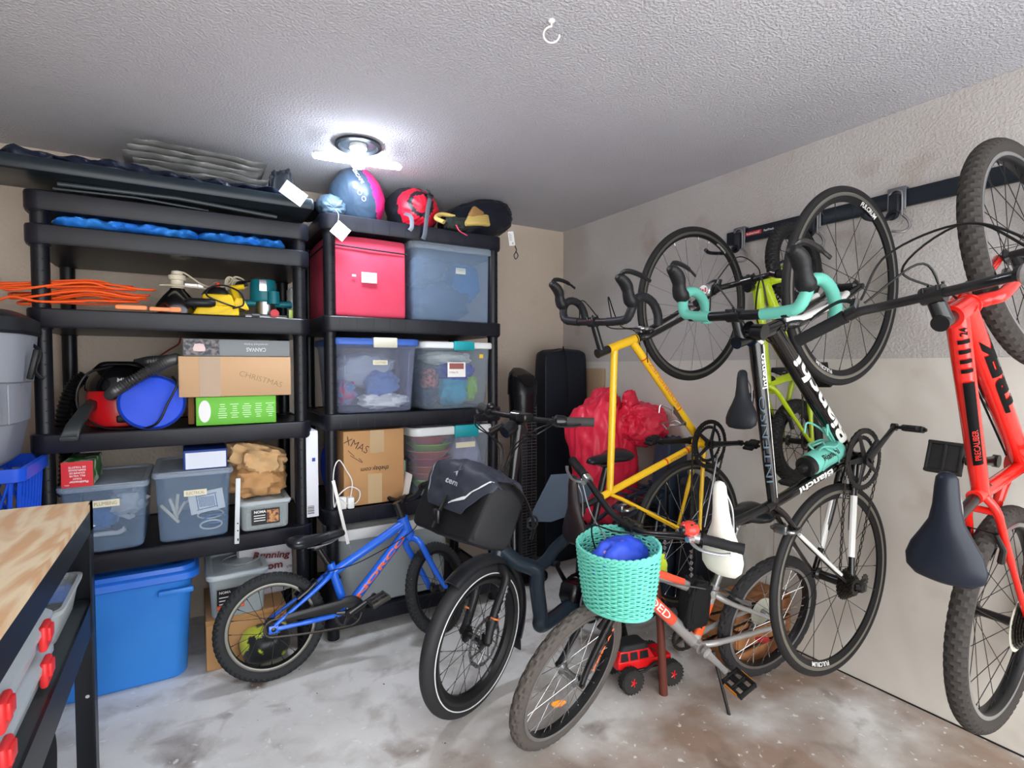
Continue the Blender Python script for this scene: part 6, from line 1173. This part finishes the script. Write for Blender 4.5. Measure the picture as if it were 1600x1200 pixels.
def guard(y,ins):
    pts=[]; 
    for k in range(13): aa=R(-10)+R(130)*k/12; pts.append(V((.070-ins)*math.cos(aa),y,(.070-ins)*math.sin(aa)))
    r1=P['ra']+V(.055,0,0); pts+= [V(r1.x,y,r1.z+.050-ins),V(r1.x-.012,y,r1.z+.040-ins),V(r1.x-.01,y,r1.z+.022+ins),V(-.06,y,.012+ins),V(-.02,y,.03+ins*0)]
    return pts
mb.loft([guard(-.044,.0),guard(-.058,.0),guard(-.060,.004)]); mb.build('chain_guard',M('guard_black',(28,28,30),.35),root)
up=(P['sc']-P['ra']).normalized(); vbrake(root,P['ra'],up,V(up.z,0,-up.x)*-1,0,g['r']-g['tw']); cable(root,[P['clamp']+V(.03,-.06,0),P['clamp']+V(.06,-.04,-.05),P['htb']+V(.0,-.04,.02),P['sc']+V(.12,-.022,.02),P['sc']+V(-.03,-.03,0)],.0022)
# ---------------------------------------------------------------- silver and orange kids bike with basket
root,g,P=bike('silver','kids_bicycle','silver and orange kids bike with turquoise basket in the foreground'); S=P['S']; ax=P['axis']
SF=M('silver_paint',(178,176,174),.28,.5,coat=.4); ORP=M('orange_paint',(240,92,36),.28,coat=.4)
fr=frame(root,P,g,SF,ht=.021,tt=(.020,.017),dt=(.023,.022),st=(.0165,.0165),ss=.0095,cs=.0105,ttdrop=.035,dtoff=.026,hubw=.06)
dt0=P['htb']+ax*.026
def sleeve(p0,p1,r,out,a0,m,name):
    p0=Vector(p0);p1=Vector(p1);d=(p1-p0).normalized(); out=Vector(out);out=(out-d*out.dot(d)).normalized();u=out.cross(d); vs=[];n=14
    for i in range(n+1):
        a=-a0+2*a0*i/n; o=out*math.cos(a)+u*math.sin(a); vs+=[p0+o*r,p1+o*r]
    return MB().add(vs,[(2*i,2*i+2,2*i+3,2*i+1) for i in range(n)]).build(name,m,fr)
sleeve(P['bb']+dt0*.88,P['bb']+dt0*.34,.0236,(0,1,.1),1.0,M('decal_orange_red',(222,84,60),.35),'orange_panel'); text_tube(MB(),'BEDED',P['bb']+dt0*.80,P['bb']+dt0*.42,.0238,(0,1,.1),.026,bold=.01).build('lettering',WPT,fr)
tta=P['htt']-ax*.035; TT=P['sc']-tta; sleeve(tta+TT*.08,tta+TT*.62,.0198,(0,1,.15),.8,M('decal_orange_red',(222,84,60),.35),'orange_panel')
mb=MB(); mb.tube([P['bb']+P['sc']*.18,P['bb']+P['sc']*.80],.0169,18); mb.build('orange_seat_tube',ORP,fr)
fk=fork(root,P,g,BRK,.014,.010,w=.046,curve=0,hub=.048); q0=P['htb']-ax*.09+V(0,.052,0);q1=P['fa0']+V(0,.052,0)
text_tube(MB(),'FERAL',S(q1.lerp(q0,.22)),S(q1.lerp(q0,.86)),.012,P['Q']@V(-.2,1,0),.016,bold=.03).build('lettering',M('orange_print',(238,112,60),.4),fk)
TB=M('brownish_tread',(84,78,74),.85,bump=(90,.3,.0006)); OREF=M('amber_reflector',(236,140,30),.25,coat=.6); RREF=M('red_reflector',(170,20,34),.25,coat=.6)
wheel(root,P['fa'],P['Q']@V(0,1,0),g['r'],g['tw'],'wave',RM,ALB,.014,28,SPS,nk=60,tyrem=TB,hubm=STL,hw=.09,refl=(R(-60),OREF)); wheel(root,P['ra'],(0,1,0),g['r'],g['tw'],'wave',RM,ALB,.014,28,SPS,nk=60,tyrem=M('grey_tread',(48,47,48),.85,bump=(90,.3,.0006)),hubm=STL,hw=.11,cas=(6,.045,.026,1),refl=(R(-70),RREF))
stem(root,P,BRK,r=.015); L_,R_=flat_bar(root,P,g,BRK,GRIP,rise=.03,lever=ALB,gl=.11,gr=.0155); c_,ti=sadpt(g); saddle(root,c_,0,.24,.15,M('black_vinyl',(26,28,32),.35,coat=.2),post=P['sc'],postm=ALB)
crank(root,g,R(45),.14,[(.062,-.045)],BRK,SF,MBK,pedal='bmx',peda=R(-25),reflm=OREF); chain(root,V(0,0,0),.062,P['ra'],.035,-.045); derail(root,P['ra'],-.06,0,STL)
mb=MB(); mb.tube([V(-.05,.045,-.02),V(-.06,.09,-.12),V(-.065,.145,-.225)],[.007,.006,.006],10); mb.tube([V(-.065,.145,-.225),V(-.045,.17,-.232)],[.006,.005],8); mb.build('kickstand',BRK,root)
for k_,dv in ((P['ra'],(P['sc']-P['ra']).normalized()),): vbrake(root,k_,dv,V(dv.z,0,-dv.x)*-1,0,g['r']-g['tw'],m=STL)
upf=(P['htb']-P['fa0']).normalized(); vbrake(root,P['fa0'],upf,V(upf.z,0,-upf.x),0,g['r']-g['tw'],S=S,m=BRK)
q=L_[-13]; mb=MB(); mb.sphere(q+V(0,0,.026),.029,20,sc=(1,1,.75)); lb=mb.build('ladybug_bell',M('ladybug_red',(228,62,50),.35,coat=.4),root); mb=MB(); mb.sphere(q+V(.026,.0,.026),.012,12)
for dx,dy in((-.008,.012),(.006,.014),(-.008,-.012),(.006,-.014),(-.016,0)): mb.sphere(q+V(dx,dy,.0435),.0048,8,sc=(1,1,.6))
mb.build('spots',BRK,lb)
cable(root,[L_[-9]+V(.02,0,0),P['clamp']+V(.10,.08,.03),P['clamp']+V(.12,-.03,0),P['htb']+V(.06,-.03,.06)]); cable(root,[R_[-9]+V(.02,0,0),P['clamp']+V(.10,-.08,.03),P['clamp']+V(.12,.04,0),P['htt']+V(.02,.04,-.05),P['sc']+V(.0,.03,.02)],m=M('cable_grey',(120,122,124),.3,.6))
# lock bag hung on the top tube
mb=MB(); q=tta+TT*.80; hexblob(mb,[q+V(-.045,-.035,-.15),q+V(.05,-.035,-.15),q+V(.05,.035,-.15),q+V(-.045,.035,-.15),q+V(-.04,-.03,.02),q+V(.05,-.03,.03),q+V(.05,.035,.03),q+V(-.04,.035,.02)],.35,.012,3,77,n=28,crease=.02); mb.build('lock_pouch',M('black_fuzzy',(16,16,18),.8),root,smooth=60)
# woven basket
BW=M('basket_turquoise',(112,208,188),.5); bc=P['S'](P['cl0'])+Vector((0,0,0))
hd=R(193); Fw=Vector((math.cos(hd),math.sin(hd),0)); Wd=Vector((-Fw.y,Fw.x,0)); bc=Vector((-1.060,-1.820,0))+Fw*.085
def bpt(u,z):
    """D-shaped section; z 0..1 bottom..rim"""
    a=2*PI*u; s=.80+.20*z**.7; x=math.cos(a); y=math.sin(a); wx=.135*s; fy=(.105 if y>0 else .075)*s
    zz=.508+.187*z+(.030*z**3)*(1 if y<0 else -.6)*abs(y)-.03*(1-z)*0
    return bc+Wd*(-x*wx)+Fw*(math.copysign(abs(y)**.85,y)*fy)+Vector((0,0,zz+(-.012)*x*z*0))
mb=MB(); NS=36; NR=27
for r_ in range(NR):
    z=(r_+.5)/NR; n=NS*4; pts=[]
    for i in range(n):
        u=i/n; p=bpt(u,z); c=bpt(u,z)-bc; c.z=0; c.normalize(); pts.append(p+c*(.0030*math.cos(PI*(i/4*1.0))*(1 if r_%2 else -1))+Vector((0,0,.0012*math.cos(2*PI*i/8))))
    mb.tube(pts,.0034,5,closed=True)
for i in range(NS): mb.tube([bpt((i+.5)/NS,z) for z in(.0,.25,.5,.75,1)],.0030,5)
bk=mb.build('basket',BW,root,world=True,smooth=60)
mb=MB()
for k in range(3):
    n=160; mb.tube([bpt(i/n,1)+Vector((0,0,.003))+((bpt(i/n,1)-bc).normalized()*1.0)*(.0055*math.cos(2*PI*(i*12/n)+2*PI*k/3))*Vector((1,1,0)).length/1.41+Vector((0,0,.0055*math.sin(2*PI*(i*12/n)+2*PI*k/3))) for i in range(n)],.0048,6,closed=True)
mb.build('rim_braid',BW,bk,world=True); MB().tube([bpt(i/80,0)+Vector((0,0,-.001)) for i in range(80)],.005,6,closed=True).build('base_ring',BW,bk,world=True)
mb=MB(); mb.add([bpt(i/40,.02) for i in range(40)]+[bc+Vector((0,0,.511))],[(i,(i+1)%40,40) for i in range(40)]); mb.build('base_panel',BW,bk,world=True,solid=.003)
def speck():
    m=bpy.data.materials.new('blue_space_print'); m.use_nodes=True; N=m.node_tree.nodes; L=m.node_tree.links; b=N['Principled BSDF']; tc=N.new('ShaderNodeTexCoord'); v=N.new('ShaderNodeTexVoronoi'); v.inputs['Scale'].default_value=24; L.new(tc.outputs['Object'],v.inputs['Vector'])
    r=N.new('ShaderNodeValToRGB'); e=r.color_ramp.elements; e[0].position=.13; e[0].color=(1,1,1,1); e[1].position=.16; e[1].color=(0,0,0,1); L.new(v.outputs['Distance'],r.inputs[0])
    c=N.new('ShaderNodeValToRGB'); e=c.color_ramp.elements; e[0].color=rgb((232,232,240)); e[1].position=.75; e[1].color=rgb((150,60,160)); sp=N.new('ShaderNodeSeparateColor'); L.new(v.outputs['Color'],sp.inputs[0]); L.new(sp.outputs[0],c.inputs[0])
    mx=N.new('ShaderNodeMix'); mx.data_type='RGBA'; L.new(r.outputs[0],mx.inputs[0]); mx.inputs[6].default_value=rgb((42,76,204)); L.new(c.outputs[0],mx.inputs[7]); L.new(mx.outputs[2],b.inputs['Base Color']); b.inputs['Roughness'].default_value=.6; return m
c_=bc+Fw*.012+Wd*.014+Vector((0,0,.660)); o=cloth('folded_cloth',tuple(c_),(.090,.055,.070),(42,76,204),'blue cloth printed with planets bundled inside the turquoise basket','cloth',96,.15,crease=.8,mat=speck(),n=44)
# ---------------------------------------------------------------- cargo e-bike with front bag
root,g,P=bike('tern','electric_bicycle','dark e-bike with black front bag and black mudguard standing in the middle'); S=P['S']; ax=P['axis']
SL8=M('slate_frame_paint',(28,42,54),.35,coat=.3); 
mb=MB(); bb=P['bb']; htb,htt,sc,ra=P['htb'],P['htt'],P['sc'],P['ra']
mb.tube([htb-ax*.004,htt+ax*.004],.028,20); WI=world_matrix(root).inverted(); LW=lambda *q: WI@Vector(q)
elb=LW(-1.142,-1.375,.468); foot=LW(-1.108,-1.355,.235)
mb.tube(bez([htb+ax*.045,htb.lerp(elb,.5)+ax*.01,elb,LW(-1.135,-1.37,.40),LW(-1.112,-1.36,.28),foot,foot.lerp(V(0,0,0),.3)+V(0,0,-.01),V(.02,0,-.01)],6),[.030]*12+[.030]*12+[.029]*14+[.031]*5,16)
mb.tube([V(-.02,0,.0),V(-.07,0,.20),sc+V(0,0,.02)],[.026,.024,.020],18)
mb.tube(bez([elb+V(.02,0,.0),LW(-1.06,-1.33,.478),LW(-.984,-1.285,.50),LW(-.85,-1.24,.53),sc+V(.01,0,-.01)],6),.025,14)
for s in(-1,1):
    mb.tube([V(-.03,s*.04,-.005),ra*.6+V(0,s*.075,0),ra+V(0,s*.075,0)],[.014,.013,.011],12); mb.tube([sc+V(0,s*.03,-.02),ra+V(.0,s*.075,.02)],[.012,.010],12)
    mb.tube([sc+V(.02,s*.05,-.03),V(-.45,s*.07,.33),V(-.72,s*.07,.35)],.011,10); mb.tube([ra+V(0,s*.075,.02),V(-.55,s*.07,.34)],.010,10)
mb.build('frame',SL8,root)
mb=MB(); mb.cyl(V(0,-.06,0),V(0,.06,0),.062,n=28); mb.box(V(.045,0,.03),(.13,.09,.09),rot=Matrix.Rotation(R(-20),3,'Y'),bev=.02); mb.build('motor',BRK,root)
mb=MB(); mb.box(V(-.135,0,.16),(.07,.085,.26),rot=Matrix.Rotation(R(-17),3,'Y'),bev=.018); mb.build('battery',M('matte_black',(16,16,18),.5),root)
mb=MB(); 
for s in(-1,):
    gp=[LW(*q) for q in ((-1.041,-1.161,.588),(-.95,-1.207,.789),(-.854,-1.207,.784),(-.662,-1.151,.694),(-.79,-1.194,.602),(-.93,-1.17,.573))]; gy=V(0,.004,0)
    mb.loft([[q-gy for q in gp],[q+gy for q in gp]])
    for q in range(5): c_=gp[0].lerp(gp[1],.25+.14*q)+V(-.035,.0,0); mb.cyl(c_+V(0,.003,0),c_+V(0,.0055,0),.006,n=10,mi=1)
mb.build('side_guard',[M('slate_grey_plastic',(78,90,106),.45),HOLE],root)
mb=MB(); mb.tube([V(-.36,0,.36),V(-.78,0,.37)],.012,10)
for q in range(4): mb.tube([V(-.40-.1*q,-.09,.365),V(-.40-.1*q,.09,.365)],.007,8)
mb.build('rear_rack',SL8,root)
fk=fork(root,P,g,M('fork_black',(30,30,32),.4),.018,.016,w=.060,curve=0,hub=.055); q0=P['htb']-ax*.06+V(0,.058,0);q1=P['fa0']+V(0,.058,0)
text_tube(MB(),'tern',S(q1.lerp(q0,.42)),S(q1.lerp(q0,.95)),.0178,P['Q']@V(0,1,0),.026,bold=.02).build('lettering',M('grey_logo',(150,152,156),.4),fk)
mb=MB()
for s in(-1,1): e=P['fa0']+V(0,s*.058,0); t=P['htb']-ax*.05+V(0,s*.062,0); mb.tube([S(e.lerp(t,.36)),S(e.lerp(t,.385))],.0185,14)
mb.build('orange_ring',M('copper_orange',(220,120,70),.4),fk)
mb=MB(); mb.box(S(P['fa0']+V(-.035,.045,.055)),(.03,.03,.05),bev=.006); mb.build('brake_caliper',BRK,root)
wheel(root,P['fa'],P['Q']@V(0,1,0),g['r'],g['tw'],'slick',M('rim_deep_black',(24,24,26),.35),BRK,.030,28,SPB,hw=.10,rotor=.088,stripe=M('reflective_stripe',(224,226,226),.35),tyrem=M('city_tyre',(40,40,42),.6,bump=(90,.2,.0005)),flang=.03)
wheel(root,P['ra'],(0,1,0),g['r'],g['tw'],'slick',M('rim_deep_black',(24,24,26),.35),BRK,.030,24,SPB,hw=.12,cas=(8,.05,.026))
def mudguard(c,nrm_rot,r,w,a0,a1,m):
    mb=MB(); n=36; vs=[];
    prof=[(-w/2,-.018),(-w/2*.92,-.004),(-w*.3,.004),(0,.007),(w*.3,.004),(w/2*.92,-.004),(w/2,-.018)]
    prof=prof+[(y*.96,z-.003) for y,z in prof[::-1]]
    rings=[]
    for i in range(n+1):
        a=a0+(a1-a0)*i/n; rings.append([nrm_rot(c+V((r+z)*math.cos(a),y,(r+z)*math.sin(a))) for y,z in prof])
    mb.loft(rings); return mb
mg=mudguard(P['fa0'],S,g['r']+.022,.066,R(62),R(205),0); mg.build('mudguard',M('mudguard_black',(34,35,40),.3,coat=.3),root,smooth=60)
mb=MB(); cm_=P['fa0']; a=R(205); mb.box(S(cm_+V((g['r']+.02)*math.cos(a),0,(g['r']+.02)*math.sin(a)-.02)),(.008,.055,.06),bev=.003); mb.build('mud_flap',RB,root)
mg=mudguard(P['ra'],lambda q:Vector(q),g['r']+.022,.07,R(20),R(190),0); mg.build('mudguard',M('mudguard_black',(34,35,40),.3,coat=.3),root,smooth=60)
c0=P['cl0']; mb=MB(); mb.tube([htt,htt+ax*.06],[.026,.022],16); mb.tube([S(htt+ax*.05),S(c0+V(-.0,0,-.03))],[.020,.018],14); cc=S(c0); y_=root_dir(S,c0,V(0,1,0)); mb.tube([S(c0+V(-.03,0,-.06)),cc],[.02,.018],12); mb.cyl(cc-y_*.03,cc+y_*.03,.022,n=16); mb.build('stem',BRK,root)
L_,R_=flat_bar(root,P,g,MBK,M('grip_brown_grey',(62,60,58),.75),rise=0,lever=BRK,gl=.12,gr=.0165,shifter=BRK)
mb=MB(); mb.box(cc+V(.02,.05,.005),(.05,.05,.03),bev=.008); mb.tube([cc+V(.03,-.06,-.03),cc+V(.06,-.10,-.06)],[.012,.016],12); mb.cyl(cc+V(.03,.0,-.03),cc+V(.08,.0,-.05),.024,n=18); mb.build('display',BRK,root)
q=R_[-14]; MB().sphere(q+V(0,0,.022),.019,16,sc=(1,1,.8)).build('bell',BRK,root)
for s,pt in((1,L_),(-1,R_)):
    for k in range(2): cable(root,[pt[-9]+V(.03,0,0),pt[-16]+V(.09,0,-.02-.02*k),cc+V(.08-.02*k,s*.03,-.12),htt+V(.045,s*.012,.10),htt+V(.04,s*.008,.02)],.0026)
c_,ti=sadpt(g); saddle(root,c_,0,.27,.17,M('black_vinyl',(26,28,32),.35,coat=.2),post=P['sc'],postr=.016)
crank(root,g,R(60),.165,[(.078,-.05)],BRK,BRK,MBK,pedal='flat'); chain(root,V(0,0,0),.078,P['ra'],.035,-.05)
mb=MB(); mb.loft([[V(.098*math.cos(2*PI*j/40),y,.098*math.sin(2*PI*j/40)) for j in range(40)] for y in(.068,.074)]); mb.loft([[V(.094*math.cos(2*PI*j/40),y,.094*math.sin(2*PI*j/40)) for j in range(40)] for y in(.074,.077)],mi=1); mb.build('side_cover',[M('cover_edge',(110,112,114),.35),BRK],root)
mb=MB(); mb.tube([V(-.05,.05,-.03),V(-.10,.12,-.20)],.011,10); mb.tube([V(-.05,-.05,-.03),V(-.10,-.12,-.20)],.011,10); mb.tube([V(-.10,.12,-.20),V(-.08,.16,-.235)],.012,8); mb.build('double_kickstand',BRK,root)
# front luggage bag
C8=[Vector(p) for p in ((-1.630,-1.292,.705),(-1.550,-1.605,.702),(-1.400,-1.606,.645),(-1.480,-1.295,.650),(-1.505,-1.255,.925),(-1.445,-1.592,.895),(-1.305,-1.585,.840),(-1.365,-1.250,.868))]
BAG=M('bag_canvas_grey',(48,52,63),.55,bump=(300,.25,.0006)); BAGD=M('bag_canvas_black',(15,15,19),.6,bump=(300,.25,.0006))
mb=MB(); hexblob(mb,C8,.13,.004,2.5,31,n=46,crease=.006,bulge=.008); bag=mb.build('front_bag',BAGD,root,world=True,smooth=60)
def bt(u,t):
    # t 0 back top .. 0.45 front top edge .. 1 bottom of front
    A=C8[7].lerp(C8[6],u);B=C8[4].lerp(C8[5],u);D=C8[0].lerp(C8[1],u); return A.lerp(B,t/.45) if t<.45 else B.lerp(D,(t-.45)/.55)
Fn=(C8[0]-C8[3]).normalized(); Un=Vector((.3,0,.95)).normalized()
def flap(u,v,off=.014,m0=0.0,m1=1.0):
    e=.80 if .22<u<.78 else .80-.26*(1-(min(u,1-u)/.22))
    t=.07+(e-.07)*(m0+(m1-m0)*v); p=bt(-.005+1.01*u,t); w=1 if t>.55 else max(0,(t-.30)/.25); n_=(Fn*w+Un*(1-w)).normalized()
    p=p-(Un*.035*(1-w)+Fn*.012*w)*abs(2*u-1)**7
    k=.45; rr=max(0,1-abs(t-.45)/.16); p=p-(Fn+Un).normalized()*.022*rr
    return p+n_*(off+.022*math.sin(PI*u)*math.sin(PI*min(1,t/.8))+.007*fb(u*4,t*5,3)-.012*abs(noise.noise(Vector((u*3.2,t*4,7)))))
def sheet(name,m,par,off0,off1,us=(0,1),vs=(0,1),n=40,fn=flap):
    mb=MB(); A=[[fn(us[0]+(us[1]-us[0])*i/(n-1),vs[0]+(vs[1]-vs[0])*j/(n-1),off1) for i in range(n)] for j in range(n)]; B=[[fn(us[0]+(us[1]-us[0])*i/(n-1),vs[0]+(vs[1]-vs[0])*j/(n-1),off0) for i in range(n)] for j in range(n)]
    vv=[p for r in A for p in r]+[p for r in B for p in r]; o=n*n; fs=[]
    for j in range(n-1):
        for i in range(n-1): a=j*n+i; fs.append((a,a+1,a+n+1,a+n)); fs.append((o+a,o+a+n,o+a+n+1,o+a+1))
    for i in range(n-1): fs+= [(i,o+i,o+i+1,i+1),((n-1)*n+i,(n-1)*n+i+1,o+(n-1)*n+i+1,o+(n-1)*n+i),(i*n,(i+1)*n,o+(i+1)*n,o+i*n),(i*n+n-1,o+i*n+n-1,o+(i+1)*n+n-1,(i+1)*n+n-1)]
    mb.add(vv,fs); return mb.build(name,m,par,world=True,smooth=70)
fl=sheet('bag_flap',BAG,bag,.010,.014)
REF=M('reflective_strip_white',(220,222,224),.3)
def rstrip(u0,u1,v0,v1,name='reflective_strip',w=.018):
    mb=MB(); n=16; vs=[]
    for i in range(n):
        t=i/(n-1); u=u0+(u1-u0)*t; v=v0+(v1-v0)*t; ww=w*(.35+.65*math.sin(PI*min(1,t*.8+.2))); vs+=[flap(u,v-ww*1.1,.0155),flap(u,v+ww*1.1,.0155)]
    mb.add(vs,[(2*i,2*i+2,2*i+3,2*i+1) for i in range(n-1)]); return mb.build(name,REF,bag,world=True)
rstrip(.03,.20,.76,.93); rstrip(.97,.56,.72,.93)
vs,fs,W_,H_=glyphs('tern',.02); mb=MB(); mb.add([flap(.52+x/W_*.20,.70-y/H_*.07,.0158) for x,y in vs],fs)
for pts in (((.52,.57),(.495,.50),(.52,.54)),((.52,.57),(.58,.54),(.535,.555)),((.52,.57),(.47,.60),(.52,.585)),((.52,.57),(.535,.62),(.508,.60))): mb.add([flap(u,v,.0158) for u,v in pts],[(0,1,2)])
mb.build('logo',M('grey_logo_light',(176,178,184),.45),bag,world=True)
mb=MB(); a=flap(.5,.86,.016); b_=flap(.5,1.0,.018); dn=(b_-a).normalized(); mb.tube([a,b_,b_+dn*.07],.014,8,flat=.15,up=Fn); mb.box(b_+dn*.03+Fn*.004,(.012,.034,.045),bev=.004); mb.build('flap_strap',BRK,bag,world=True)
mb=MB(); P1=C8[5]+V(.05,-.012,-.03); mb.tube(bez([C8[5]+V(.06,-.01,-.02),C8[5]+V(.10,-.02,-.07),C8[6]+V(.0,-.02,-.11),C8[6]+V(-.01,-.02,-.16)],6),.012,8,flat=.4); mb.tube([C8[6]+V(-.01,-.028,-.10)+Vector((.02*math.cos(q),0,.02*math.sin(q))) for q in [2*PI*i/16 for i in range(16)]],.004,6,closed=True); mb.build('side_buckle',BRK,bag,world=True)
